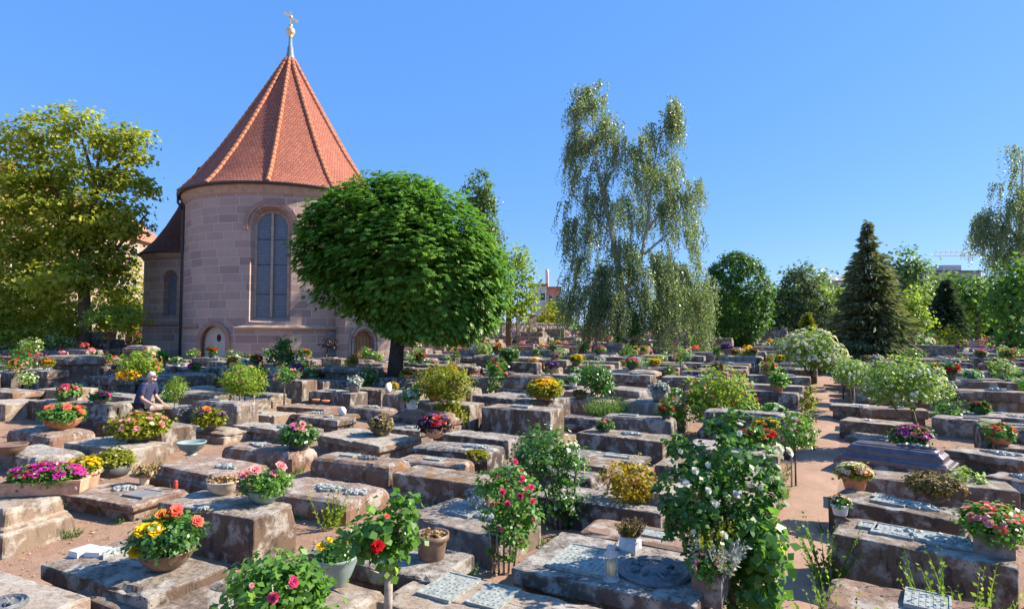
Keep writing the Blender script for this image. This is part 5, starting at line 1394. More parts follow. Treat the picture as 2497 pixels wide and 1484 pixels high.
tag(obj('gravel', bm_mesh('gravel', bm), simple('pebble', (0.42, 0.30, 0.22), 0.9, 0.15, 0.35, 3)), 'small pebbles scattered on the sandy ground', 'gravel', kind='stuff')
Vs, Ts = [], []
for key, G in GRAVES.items():
    if G['c'].length > 14: continue
    for _ in range(7):
        side = g.integers(0, 3)
        a = (g.random() - 0.5)
        if side == 0: q = G['c'] + G['u'] * (G['L'] * a) - G['w'] * (G['W'] / 2 + 0.05)
        elif side == 1: q = G['c'] + G['u'] * (G['L'] / 2 + 0.05) + G['w'] * (G['W'] * a)
        else: q = G['c'] + G['u'] * (G['L'] * a) + G['w'] * (G['W'] / 2 + 0.05)
        V, t = blades(int(g.integers(1, 99999)), q.x, q.y, gz(q.x, q.y), 0.09, 0.07, 0.05 + 0.16 * g.random() ** 2, 9, 0.028)
        Vs.append(V); Ts.append(t)
tag(obj('undergrowth', quads('undergrowth', np.concatenate(Vs), np.concatenate(Ts), LF['grass'])), 'tufts of grass and seedlings along the foot of the tombs', 'undergrowth', kind='stuff')
# ================================================================ TREES
def tree(name, base, ells, leaf, label, trunk=None, limbs=(), ll=0.2, cover=1.0, per=18, cr=0.5, bark=None, group=None, droop=0.25, surf=0.55, upn=0.7, palm=False, lw=0.42, flat=0.75):
    NS[0] += 1; sd = NS[0] * 19
    root = empty(name, base, 0, label, 'tree', group)
    vol = sum((e[3] * e[4] + e[3] * e[5] + e[4] * e[5]) for e in ells)
    nc = int(max(30, vol * cover * 7.0 / (ll * ll) / per))
    V, t = crown(sd, ells, nc, per, cr, ll, lw, surf, droop, upn, flat)
    if palm:
        # each leaf becomes a hand of five drooping leaflets
        P = V[:, 0]; A = nrm(V[:, 2] - V[:, 0]); N = nrm(np.cross(V[:, 1] - V[:, 3], A)); N *= np.sign(N[:, 2:3] + 1e-6)
        c = np.array([e[:3] for e in ells]).mean(0)
        O = nrm(P - c)
        A = nrm(O * 0.75 + np.array([0, 0, -0.55]) + A * 0.5)
        N = nrm(O * 0.5 + np.array([0, 0, 0.75]) + N * 0.35)
        Sd = nrm(np.cross(A, N))
        out, tt = [], []
        L = np.linalg.norm(V[:, 2] - V[:, 0], axis=1)
        for th, sc in ((-1.15, 0.68), (-0.6, 0.9), (0, 1.0), (0.6, 0.9), (1.15, 0.68)):
            D = nrm(A * math.cos(th) + Sd * math.sin(th) + np.array([0, 0, -0.12]))
            out.append(leafquads(P, D, N, L * sc, L * sc * 0.19, 0.3)); tt.append(np.clip(t + 0.06 * np.random.default_rng(5).normal(size=len(t)), 0, 1))
        V, t = np.concatenate(out), np.concatenate(tt)
    obj('crown', quads('crown', V, t, LF[leaf]), None, root)
    bm = bmesh.new()
    for pts, r0, r1 in ([trunk] if trunk else []) + list(limbs):
        tube(bm, pts, [r0 + (r1 - r0) * i / (len(pts) - 1) for i in range(len(pts))], 10)
    obj('trunk', bm_mesh('trunk', bm, True), bark or BARK, root)
    return root
# horse chestnut, clipped to a broad globe
b = gr(962, 900, 22.0)
E = epx(b, [(958, 612, 236, 180), (872, 586, 146, 126), (1020, 660, 180, 140), (1104, 690, 140, 126), (980, 520, 112, 88), (1120, 785, 92, 46, -0.4), (1015, 785, 84, 42, -0.4)], 0.8)
E = [(x, y, z, rx, min(ry, 3.3), rz) for x, y, z, rx, ry, rz in E]
t0 = lpx(b, 965, 800)
tree('horse_chestnut', b, E, 'chestnut', 'broad clipped horse chestnut in front of the chapel', ([(0, 0, -0.3), (0.02, 0, 0.6), lpx(b, 968, 840), lpx(b, 975, 740)], 0.34, 0.2), [([lpx(b, 966, 830), lpx(b, 910, 760), lpx(b, 850, 660)], 0.16, 0.06), ([lpx(b, 968, 810), lpx(b, 1040, 720), lpx(b, 1110, 620)], 0.16, 0.05), ([lpx(b, 970, 780), lpx(b, 980, 560)], 0.15, 0.05)], ll=0.18, cover=3.0, per=12, cr=0.26, bark=BARKD, palm=True, surf=0.36)
# weeping birch
def birch(base, blobs, trunkpx, label, nst, ll, seed, spread=2.2, ivy=None, hang=(0.9, 2.2)):
    root = empty('weeping_birch', base, 0, label, 'tree')
    g = np.random.default_rng(seed)
    B = np.array([(bx, bz, rx, rz, w) for bx, bz, rx, rz, w in blobs], float)
    pw = B[:, 2] * B[:, 3] * B[:, 4]
    s = base.y / F
    ncl = nst // 11
    kc = g.choice(len(B), ncl, p=pw / pw.sum())
    a = g.random(ncl) * 6.283; q = np.sqrt(g.random(ncl))
    cx = B[kc, 0] + B[kc, 2] * q * np.cos(a); cy = B[kc, 1] + B[kc, 3] * q * np.sin(a) - B[kc, 3] * 0.25
    cyy = g.normal(size=ncl)
    cl = g.integers(0, ncl, nst); k = kc[cl]
    px = cx[cl] + g.normal(size=nst) * 8.0; py = cy[cl] + np.abs(g.normal(size=nst)) * 7.0
    top = np.array([lpx(base, x, y) for x, y in zip(px, py)])
    wid = np.clip(B[k, 2] * s, 0.6, spread)
    top[:, 1] = cyy[cl] * wid * 0.55 + g.normal(size=nst) * 0.2
    tint = np.clip(0.65 * g.random(ncl)[cl] + 0.35 * g.random(nst), 0, 1)
    ln = hang[0] + (hang[1] - hang[0]) * g.random(nst) * np.clip(B[k, 3] / 60, 0.5, 1.4)
    m = np.maximum(6, (ln / (ll * 0.42)).astype(int))
    rep = np.repeat(np.arange(nst), m)
    f = np.concatenate([np.linspace(0, 1, x) for x in m])
    sway = g.normal(size=(nst, 2)) * 0.16
    P = top[rep].copy()
    P[:, 2] -= ln[rep] * f
    bow = np.sin(f * 1.57) * 0.45
    P[:, 0] += np.sign(top[rep, 0]) * bow * 0.5 + sway[rep, 0] * f; P[:, 1] += sway[rep, 1] * f
    P += g.normal(size=P.shape) * ll * 0.42
    n = len(P)
    A = nrm(np.stack([g.normal(size=n) * 0.55, g.normal(size=n) * 0.55, -np.ones(n)], 1))
    N = nrm(np.cross(A, g.normal(size=(n, 3))) + np.array([0, 0, 0.15]))
    L = ll * (0.7 + 0.6 * g.random(n)) * (1.1 - 0.4 * f)
    V = leafquads(P, A, N, L, L * 0.34)
    obj('crown', quads('crown', V, np.clip(tint[rep] * 0.45 + g.random(n) * 0.55, 0, 1), LF['birch']), None, root)
    bm = bmesh.new()
    for pts, r0, r1 in trunkpx:
        pp = [Vector(lpx(base, *p[:2])) + Vector((0, p[2] if len(p) > 2 else 0, 0)) for p in pts]
        tube(bm, pp, [r0 + (r1 - r0) * i / (len(pp) - 1) for i in range(len(pp))], 8)
    # thin limbs out to the leaf clouds, each from the nearest point of a stem
    LN = []
    for pts, r0, r1 in trunkpx:
        for p0, p1 in zip(pts, pts[1:]):
            for q in range(6): LN.append((p0[0] + (p1[0] - p0[0]) * q / 6, p0[1] + (p1[1] - p0[1]) * q / 6))
    for bx, bz, rx, rz, w in blobs:
        e = Vector(lpx(base, bx, bz - rz * 0.2)); e.y = g.normal() * 0.4
        near = min(((q[0] - bx) ** 2 + (q[1] - bz - rz * 0.7) ** 2, q[0], q[1]) for q in LN)
        s0 = Vector(lpx(base, near[1], near[2])); s0.y = 0
        if near[0] < 30: continue
        tube(bm, [s0, s0.lerp(e, 0.6) + Vector((0, 0, 0.25)), e], [0.035, 0.025, 0.008], 5)
    obj('trunk', bm_mesh('trunk', bm, True), BARKW, root)
    if ivy:
        V, t = crown(seed + 1, epx(base, ivy), 130, 14, 0.25, 0.16, 0.42, 0.5)
        obj('ivy', quads('ivy', V, t, LF['rosedark']), None, root)
    return root
b = gr(1525, 905, 34.0)
birch(b, [(1440, 232, 16, 22, 6.0), (1638, 262, 15, 22, 6.0), (1440, 250, 42, 42, 1.7), (1405, 290, 26, 40, 1.5), (1490, 285, 18, 30, 1.9), (1428, 330, 38, 26, 1.5), (1410, 365, 32, 30, 1.8), (1388, 420, 18, 50, 0.8), (1640, 290, 26, 48, 1.6), (1655, 320, 18, 40, 1.2), (1560, 340, 46, 44, 2.6), (1495, 350, 34, 48, 2.2), (1530, 400, 50, 50, 1.4), (1610, 390, 56, 60, 1.3), (1450, 440, 40, 50, 1.3), (1396, 500, 26, 56, 1.1), (1480, 530, 60, 60, 1.3), (1575, 480, 70, 60, 1.1), (1650, 460, 30, 60, 1.1), (1690, 490, 22, 40, 1.5), (1650, 510, 50, 36, 1.2), (1690, 575, 24, 44, 0.9), (1400, 590, 34, 60, 1.0), (1480, 620, 70, 60, 1.4), (1570, 610, 80, 60, 1.1), (1650, 600, 54, 50, 0.9), (1420, 690, 50, 60, 1.5), (1500, 700, 70, 70, 1.7), (1590, 690, 80, 70, 1.7), (1680, 690, 46, 60, 1.5), (1430, 755, 56, 50, 1.7), (1540, 765, 90, 50, 1.6), (1650, 760, 70, 50, 1.6), (1705, 780, 28, 50, 1.4)],
      [([(1525, 925), (1522, 830), (1516, 720), (1505, 640)], 0.30, 0.2), ([(1505, 640), (1490, 560), (1465, 450), (1452, 380), (1446, 320), (1440, 225)], 0.18, 0.01), ([(1516, 720), (1560, 640), (1580, 540), (1590, 430), (1605, 340), (1636, 262)], 0.16, 0.01), ([(1580, 560), (1620, 500), (1690, 470)], 0.08, 0.03), ([(1490, 570), (1440, 520), (1390, 470)], 0.07, 0.03), ([(1570, 620), (1640, 560), (1695, 545)], 0.08, 0.02), ([(1470, 470), (1500, 400), (1500, 330)], 0.07, 0.02)],
      'tall weeping birch with ragged hanging branches in the middle of the yard', 4000, 0.115, 77, ivy=[(1522, 850, 18, 52), (1510, 800, 16, 36), (1545, 785, 26, 28)])
b = gr(2500, 880, 36.0)
birch(b, [(2490, 400, 22, 60, 1.0), (2470, 470, 34, 60, 1.3), (2425, 530, 36, 36, 1.4), (2395, 550, 22, 34, 1.2), (2450, 580, 40, 50, 1.0), (2500, 520, 40, 70, 1.2), (2520, 620, 60, 60, 1.0)],
      [([(2500, 900), (2495, 760), (2488, 560), (2495, 380)], 0.28, 0.05), ([(2420, 650), (2424, 600), (2440, 520)], 0.07, 0.04), ([(2490, 600), (2440, 520), (2395, 530)], 0.08, 0.02)], 'weeping birch cut by the right edge above a dark tree', 900, 0.12, 78)
# big spreading tree at the left
b = gr(205, 860, 33.0)
El = epx(b, [(95, 330, 88, 56), (190, 300, 64, 40), (260, 350, 58, 44), (20, 360, 50, 56), (320, 330, 38, 36), (330, 380, 40, 30), (150, 385, 60, 30), (110, 500, 120, 70), (260, 520, 110, 66), (20, 520, 60, 80), (300, 560, 56, 50), (350, 455, 44, 34), (150, 430, 110, 40), (285, 435, 70, 40), (60, 435, 60, 40), (205, 690, 84, 46, -2.0), (60, 620, 90, 70), (200, 640, 100, 60), (270, 660, 56, 70), (40, 720, 80, 60), (120, 740, 60, 50), (0, 600, 90, 60), (150, 580, 100, 50), (280, 640, 50, 50), (230, 560, 90, 50), (0, 780, 60, 40), (140, 800, 60, 36), (300, 775, 50, 36), (60, 815, 90, 30)], 0.8)
tree('broadleaf_tree', b, [e for e in El], 'acacia', 'big spreading yellow green tree at the left edge', ([(0, 0, -0.3), lpx(b, 207, 790), lpx(b, 205, 700), lpx(b, 210, 560)], 0.36, 0.24), [([lpx(b, 210, 600), lpx(b, 235, 460), lpx(b, 200, 340)], 0.2, 0.06), ([lpx(b, 232, 470), lpx(b, 290, 400), lpx(b, 325, 330)], 0.13, 0.04), ([lpx(b, 210, 560), lpx(b, 120, 450), lpx(b, 70, 330)], 0.2, 0.05), ([lpx(b, 206, 680), lpx(b, 290, 600), lpx(b, 360, 520)], 0.15, 0.04), ([lpx(b, 230, 440), lpx(b, 245, 370), lpx(b, 255, 330)], 0.09, 0.03)], ll=0.23, cover=1.35, per=20, cr=0.5, bark=BARK, surf=0.85, flat=0.6)
b = gr(60, 860, 37.0)
tree('hedge_tree', b, epx(b, [(50, 730, 90, 80), (130, 770, 70, 60), (-40, 760, 60, 80), (60, 800, 100, 44)], 0.6), 'acacia', 'low yellowish tree at the left edge in front of the apartment house', ([(0, 0, -0.3), (0, 0, 2)], 0.2, 0.1), ll=0.22, cover=1.2, cr=0.5)
b = gr(315, 860, 41.0)
tree('hedge_tree', b, epx(b, [(305, 710, 50, 90), (260, 740, 60, 60), (330, 780, 50, 50)], 0.7), 'acacia', 'yellow green tree between the big left tree and the chapel turret', ([(0, 0, -0.3), (0, 0, 3)], 0.2, 0.1), ll=0.22, cover=1.2, cr=0.5)
b = gr(262, 850, 30.0)
shrub('small_tree', b, epx(b, [(265, 770, 56, 32), (240, 785, 36, 24), (300, 780, 34, 24)]), 'lime', 'small yellow green tree beside the left wall of the chapel', 'tree', ll=0.16, per=12, stems=[([(0, 0, 0), (0.05, 0, 1.4)], 0.07, 0.05)])
# behind the chestnut
b = gr(1168, 850, 60.0)
tree('poplar', b, epx(b, [(1166, 470, 32, 54), (1178, 540, 36, 80), (1190, 640, 40, 110)], 0.9), 'poplar', 'slender poplar rising behind the chestnut', ([(0, 0, -0.3), lpx(b, 1180, 640), lpx(b, 1166, 450)], 0.35, 0.05), ll=0.26, cover=2.2, cr=0.45, droop=-0.4, surf=0.3)
b = gr(1240, 870, 42.0)
tree('lime_tree', b, epx(b, [(1245, 660, 52, 62), (1275, 720, 38, 60), (1225, 730, 60, 60), (1270, 640, 24, 36)], 0.9), 'lime', 'light yellow green tree behind the right side of the chestnut', ([(0, 0, -0.3), lpx(b, 1240, 700)], 0.25, 0.15), ll=0.24, cover=1.1, cr=0.6, surf=0.5)
b = gr(1036, 870, 43.0)
tree('shade_tree', b, epx(b, [(1040, 740, 90, 50), (1000, 720, 60, 50), (1090, 720, 60, 50)], 0.8), 'tree', 'thick-trunked tree standing right behind the chestnut', ([(0, 0, -0.3), lpx(b, 1036, 800), lpx(b, 1040, 720)], 0.33, 0.22), ll=0.24, cover=0.9, cr=0.5, bark=BARKD)
# clipped egg-shaped tree and the trees along the far right
b = gr(1795, 865, 40.0)
tree('clipped_maple', b, epx(b, [(1795, 730, 80, 113)], 0.95), 'clip', 'dense egg-shaped clipped tree right of the birch', ([(0, 0, -0.3), (0, 0, 2.0)], 0.28, 0.2), ll=0.17, cover=4.0, cr=0.24, surf=0.12)
FT = 'trees along the far side of the churchyard'
b = gr(1950, 850, 52.0)
tree('yew', b, epx(b, [(1945, 740, 56, 72), (1970, 760, 58, 56), (1915, 770, 40, 54), (1945, 690, 34, 36)], 0.9), 'dark', 'dark rounded yew left of the spruce', ([(0, 0, -0.3), (0, 0, 2.5)], 0.3, 0.2), ll=0.22, cover=1.2, cr=0.4, group=FT, surf=0.2)
b = gr(1965, 850, 72.0)
tree('distant_tree', b, epx(b, [(1960, 670, 66, 30), (1990, 690, 46, 34), (1930, 680, 30, 26)], 0.8), 'poplar', 'pale airy tree showing over the dark yew', ([(0, 0, -0.3), lpx(b, 1962, 680)], 0.3, 0.1), ll=0.42, cover=0.55, cr=0.9, group=FT, surf=0.8)
b = gr(2010, 850, 62.0)
tree('distant_tree', b, epx(b, [(2025, 740, 46, 50), (2040, 770, 40, 40), (2000, 725, 26, 30)], 0.8), 'lime', 'yellow green tree between the yew and the spruce', ([(0, 0, -0.3), (0, 0, 4)], 0.3, 0.15), ll=0.36, cover=1.0, cr=0.8, group=FT)
b = gr(2185, 850, 66.0)
tree('distant_tree', b, epx(b, [(2190, 655, 62, 50), (2215, 690, 54, 50), (2160, 690, 50, 60), (2230, 660, 26, 30)], 0.8), 'poplar', 'tall blue green tree behind the right side of the spruce', ([(0, 0, -0.3), lpx(b, 2190, 700)], 0.4, 0.2), ll=0.42, cover=1.0, cr=0.9, group=FT)
b = gr(2228, 860, 44.0)
tree('maple', b, epx(b, [(2222, 755, 42, 48), (2235, 785, 34, 36), (2205, 770, 34, 44)], 0.9), 'lime', 'bright lime-coloured round tree right of the spruce', ([(0, 0, -0.3), (0, 0, 2)], 0.2, 0.12), ll=0.25, cover=1.2, cr=0.5, group=FT)
b = gr(2275, 850, 68.0)
tree('distant_tree', b, epx(b, [(2275, 710, 42, 46), (2310, 720, 44, 50), (2265, 760, 40, 50)], 0.8), 'lime', 'yellow green tree behind the dark cypress at the right', ([(0, 0, -0.3), (0, 0, 4)], 0.3, 0.15), ll=0.4, cover=1.1, cr=0.9, group=FT)
b = gr(2385, 850, 60.0)
tree('distant_tree', b, epx(b, [(2380, 710, 56, 44), (2420, 720, 40, 44), (2350, 720, 40, 50), (2390, 770, 60, 50)], 0.8), 'tree', 'dark green round-headed tree below the crane', ([(0, 0, -0.3), (0, 0, 4)], 0.3, 0.15), ll=0.38, cover=1.2, cr=0.8, group=FT)
b = gr(2465, 860, 33.0)
tree('distant_tree', b, epx(b, [(2460, 700, 50, 60), (2500, 690, 50, 70), (2455, 770, 44, 60), (2500, 780, 50, 60), (2510, 830, 50, 40), (2450, 820, 40, 30)], 0.9), 'tree', 'tall leafy tree at the right edge below the hanging birch', ([(0, 0, -0.3), (0, 0, 3)], 0.3, 0.15), ll=0.28, cover=1.2, cr=0.6, group=FT)
def conifer(base, xt, yt, yb, halfw, leaf, label, cat='tree', seed=1, dense=1.0, name='spruce', rough=0.35, power=0.9):
    root = empty(name, base, 0, label, cat, FT)
    g = np.random.default_rng(seed)
    s = base.y / F
    T = Vector(lpx(base, xt, yt)); zb_ = lpx(base, xt, yb)[2]
    Hh = T.z - zb_
    Ps, As, Ns, Ls, ts = [], [], [], [], []
    nb = int(420 * dense)
    bmx = bmesh.new(); tube(bmx, [(0, 0, -0.3), (T.x * 0.5, 0, T.z * 0.5), T], [0.24, 0.10, 0.01], 8)
    for i in range(nb):
        f = g.random() ** 0.85                      # 0 at the tip, 1 at the foot
        z = T.z - Hh * f
        w = halfw * s * (0.025 + 0.975 * f ** power) * (1 - rough + 2 * rough * g.random()) * (1.0 if f > 0.3 else 0.8 + 0.35 * math.sin(f * 55))
        a = g.random() * 6.283
        d = Vector((math.cos(a), math.sin(a), -0.18 - 0.25 * f))
        x0 = T.x * (z / T.z)
        m = max(8, int(w / 0.05))
        tc = g.random()
        for q in range(m):
            u = 0.25 + 0.75 * (q + g.random()) / m
            side = (g.random() - 0.5) * 0.5 * w * u
            p = Vector((x0, 0, z)) + d * (w * u) + Vector((-math.sin(a), math.cos(a), 0)) * side + Vector((0, 0, 0.22 * w * u * u + (g.random() - 0.5) * 0.15))
            Ps.append(p); ax = d + Vector((-math.sin(a), math.cos(a), 0)) * (1 if side > 0 else -1) * 0.7 * g.random() + Vector((0, 0, (g.random() - 0.6) * 0.6))
            As.append(ax); Ns.append((g.normal() * 0.8 + 0.2, g.normal() * 0.8 - 0.25, 0.6)); Ls.append((0.2 + 0.2 * g.random()) * (0.55 + 0.45 * min(1, f * 3))); ts.append(min(1, 0.5 * tc + 0.5 * g.random()))
    P = np.array([tuple(p) for p in Ps]); A = nrm(np.array([tuple(p) for p in As])); N = nrm(np.array(Ns))
    L = np.array(Ls) * s / 0.017
    obj('crown', quads('crown', leafquads(P, A, N, L, L * 0.14, -0.2), np.array(ts), LF[leaf]), None, root)
    obj('trunk', bm_mesh('trunk', bmx, True), BARKD, root)
    return root
b = gr(2125, 885, 27.0)
conifer(b, 2113, 538, 890, 102, 'spruce', 'tall dark spruce with a thin ragged tip right of the path', seed=4, dense=2.4, rough=0.38, power=1.05)
b = gr(2303, 860, 50.0)
conifer(b, 2305, 680, 850, 48, 'dark', 'dark narrow cypress at the right behind a round golden bush', seed=5, dense=1.6, name='cypress', rough=0.15)
b = gr(1967, 850, 42.0)
conifer(b, 1967, 763, 850, 9, 'yellowgreen', 'thin little columnar cypress left of the spruce', seed=6, dense=0.7, name='cypress', rough=0.1)
b = gr(2310, 870, 34.0)
shrub('golden_bush', b, epx(b, [(2308, 822, 36, 32)]), 'yellowgreen', 'round golden green bush at the right in front of the cypress', 'shrub', ll=0.16, per=12, stems=[([(0, 0, 0), (0, 0, 0.6)], 0.06, 0.05)])
b = gr(2245, 880, 30.0)
shrub('evergreen_bush', b, epx(b, [(2255, 840, 36, 28), (2230, 850, 26, 28)]), 'rosedark', 'dark evergreen bush right of the spruce foot', 'shrub', [('white', 20, 0.12)], ll=0.14, per=12, stems=[([(0, 0, 0), (0, 0, 0.6)], 0.06, 0.05)])
# belt of trees closing the view
for i, (x, y, rx, rz, Y, lf, lab) in enumerate(((1335, 770, 36, 30, 75, 'yellowgreen', 'olive shrubby tree below the chimney'), (1365, 745, 26, 40, 85, 'tree', 'narrow green tree left of the birch'), (1890, 770, 26, 50, 95, 'tree', 'green tree behind the gap right of the egg-shaped tree'), (450, 700, 80, 80, 80, 'tree', 'tree hidden behind the chapel'))):
    if i == 3: continue
    b = gr(x, 850, Y)
    tree('distant_tree', b, epx(b, [(x, y, rx, rz), (x + rx * 0.4, y + rz * 0.6, rx, rz), (x - rx * 0.5, y + rz * 0.6, rx * 0.8, rz)], 0.8), lf, lab, ([(0, 0, -0.3), (0, 0, 3)], 0.25, 0.15), ll=0.4, cover=0.9, cr=0.8, group=FT)
def belt(px0, px1, top, Y, leaf, seed):
    e = []
    g = random.Random(seed)
    x = px0
    while x < px1:
        r = 38 + g.random() * 30
        t = top + g.random() * 26
        p = depth(x, t + (835 - t) / 2, Y + g.random() * 12)
        e.append((p.x, p.y, p.z, r * Y / F, 4.0, (835 - t) / 2 * Y / F))
        x += r * 1.1
    return e
E = belt(-120, 420, 700, 62, 'tree', 3) + belt(1130, 1420, 772, 105, 'tree', 4) + belt(1640, 2640, 690, 100, 'tree', 5)
V, t = crown(99, E, 9000, 16, 1.2, 0.55, 0.42, 0.45)
tag(obj('treeline', quads('treeline', V, t, LF['tree'])), 'far belt of trees closing the view behind the churchyard', 'treeline', kind='stuff')

# ================================================================ BUILDINGS BEYOND
PLASTER = simple('warm plaster', (0.40, 0.28, 0.21), 0.9, 0.15, 0.12, 1.2, bump=0.1)
PLASTER2 = simple('pale plaster', (0.66, 0.62, 0.56), 0.9, 0.15, 0.1, 1.2, bump=0.1)
BRICKO = simple('orange brickwork', (0.55, 0.24, 0.15), 0.9, 0.15, 0.15, 1.2, bump=0.1)
ROOFB = simple('brown roof tiles', (0.38, 0.17, 0.11), 0.9, 0.15, 0.25, 1.5, bump=0.2)
DARKGL = simple('dark window glass', (0.05, 0.06, 0.075), 0.2, 0.5, 0.2, 2, bump=0)
def house(name, pA, pB, dep, h, roofh, wallm, roofm, label, rows, cols, cat='building', win=(1.0, 1.5), flatroof=False):
    "block whose front runs from pA to pB"
    u = (pB - pA); u.z = 0; L = u.length; u.normalize()
    rz = math.atan2(u.y, u.x)
    zb_ = min(gz(pA.x, pA.y), gz(pB.x, pB.y)) - 0.3
    root = empty(name, (pA.x, pA.y, zb_), rz, label, cat)
    bm = bmesh.new(); box(bm, (L / 2, dep / 2, h / 2), (L, dep, h)); obj('wall', bm_mesh('wall', bm), wallm, root)
    bm = bmesh.new()
    if flatroof:
        box(bm, (L / 2, dep / 2, h + 0.2), (L + 0.5, dep + 0.5, 0.4))
    else:
        v = [bm.verts.new(c) for c in ((-0.4, -0.5, h), (L + 0.4, -0.5, h), (L + 0.4, dep + 0.5, h), (-0.4, dep + 0.5, h), (-0.4, dep / 2, h + roofh), (L + 0.4, dep / 2, h + roofh))]
        for q in ((0, 1, 5, 4), (2, 3, 4, 5), (0, 4, 3), (1, 2, 5), (3, 2, 1, 0)): bm.faces.new([v[i] for i in q])
    rf = obj('roof', bm_mesh('roof', bm), roofm, root)
    if not flatroof:
        bm = bmesh.new(); box(bm, (L * 0.3, dep * 0.4, h + roofh * 0.95), (0.8, 0.8, 1.8)); obj('chimney', bm_mesh('chimney', bm), BRICKO, rf)
    for r in range(rows):
        for c in range(cols):
            x = L * (c + 0.5) / cols; z = h * (r + 0.55) / rows
            bm = bmesh.new()
            for sx in (-1, 1): box(bm, (x + sx * win[0] / 2, -0.02, z), (0.1, 0.1, win[1] + 0.1)); box(bm, (x, -0.021, z + sx * win[1] / 2), (win[0] - 0.1, 0.1, 0.1))
            wf = obj('window', bm_mesh('window', bm), PLASTER2, root)
            bm = bmesh.new(); box(bm, (x, -0.005, z), (win[0] - 0.1, 0.03, win[1] - 0.1)); obj('pane', bm_mesh('pane', bm), DARKGL, wf)
    return root
pA, pB = depth(-60, 700, 46), depth(420, 700, 78)
house('apartment_building', Vector((pA.x, pA.y, 0)), Vector((pB.x, pB.y, 0)), 12, 11.3, 4.6, PLASTER, ROOFB, 'long warm-plastered apartment house behind the big tree at the left', 3, 12)
pA, pB = depth(1296, 720, 120), depth(1332, 720, 120)
house('white_house', Vector((pA.x, pA.y, 0)), Vector((pB.x, pB.y, 0)), 8, (805 - 716) / F * 120 + 2.4, 0, PLASTER2, ROOFB, 'small pale house left of the chimney', 2, 2, flatroof=True)
pA, pB = depth(1318, 720, 135), depth(1366, 720, 135)
fac = house('brick_building', Vector((pA.x, pA.y, 0)), Vector((pB.x, pB.y, 0)), 10, (805 - 720) / F * 135 + 2.4, 0, BRICKO, ROOFB, 'orange brick building with a flat roof beside the birch', 2, 3, flatroof=True)
p = depth(1334, 805, 150)
bm = bmesh.new(); zt = depth(1334, 657, 150).z; lathe(bm, [(0.62, 0), (0.42, zt - 1), (0.45, zt - 0.9), (0.45, zt)], 16)
tag(obj('factory_chimney', bm_mesh('factory_chimney', bm, True), PLASTER2, None, (p.x, p.y, 0)), 'thin pale factory chimney rising left of the birch', 'chimney')
pA, pB = depth(2250, 700, 170), depth(2392, 700, 170)
hb = house('office_building', Vector((pA.x, pA.y, 0)), Vector((pB.x, pB.y, 0)), 14, (805 - 668) / F * 170 + 2.3, 0, simple('grey facade', (0.33, 0.33, 0.34)), GUTTER, 'grey flat-roofed building with a white roof box below the crane', 4, 8, flatroof=True)
bm = bmesh.new(); box(bm, ((2338 - 2250) * 170 / F, 5, (805 - 668) / F * 170 + 2.3 + 1.3), (46 * 170 / F, 5, 1.9)); obj('roof_box', bm_mesh('roof_box', bm), PLASTER2, hb)
pA, pB = depth(2015, 700, 190), depth(2075, 700, 190)
hb = house('old_building', Vector((pA.x, pA.y, 0)), Vector((pB.x, pB.y, 0)), 12, (805 - 690) / F * 190 + 2.3, 2, simple('dun facade', (0.4, 0.36, 0.33)), simple('slate', (0.25, 0.27, 0.27)), 'far grey building with stepped parapet between the yew and the spruce', 3, 4)
p = depth(1885, 805, 220)
bm = bmesh.new(); zt = depth(1885, 690, 220).z; lathe(bm, [(1.2, 0), (1.2, zt * 0.8), (1.35, zt * 0.8 + 0.2), (0.7, zt * 0.88), (0.5, zt * 0.93), (0.05, zt)], 12)
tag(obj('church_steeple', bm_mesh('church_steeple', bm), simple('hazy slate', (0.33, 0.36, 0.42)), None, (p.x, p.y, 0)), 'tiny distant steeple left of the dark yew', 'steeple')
# tower crane
cY = 260.0
m0 = depth(2424, 650, cY)
crane = empty('tower_crane', (m0.x, m0.y, 0), 0, 'thin white tower crane jib over the trees at the right', 'crane')
CRN = simple('pale crane paint', (0.6, 0.63, 0.66), 0.6, 0.3, 0.05)
zj = depth(2420, 617, cY).z
bm = bmesh.new()
for sx in (-0.8, 0.8):
    for sy in (-0.8, 0.8): tube(bm, [(sx, sy, 0), (sx, sy, zj)], 0.12, 5)
for i in range(18): tube(bm, [(-0.8, -0.8, zj * i / 18), (0.8, -0.8, zj * (i + 1) / 18)], 0.08, 4)
obj('mast', bm_mesh('mast', bm), CRN, crane)
bm = bmesh.new()
x0 = (2275 - 2424) * cY / F; x1 = 55 * cY / F
z0 = zj - 1.0; z1 = zj
tube(bm, [(x0, -0.7, z0), (x1, -0.7, z0)], 0.2, 5); tube(bm, [(x0, 0.7, z0), (x1, 0.7, z0)], 0.2, 5); tube(bm, [(x0 + 1.5, 0, z1 + 1.0), (x1, 0, z1 + 1.0)], 0.16, 5)
n = 16
for i in range(n):
    a = x0 + (x1 - x0) * i / n; b_ = x0 + (x1 - x0) * (i + 0.5) / n; c_ = x0 + (x1 - x0) * (i + 1) / n
    tube(bm, [(a, -0.7, z0), (b_, 0, z1 + 1.0), (c_, -0.7, z0)], 0.1, 4)
obj('jib', bm_mesh('jib', bm), CRN, crane)
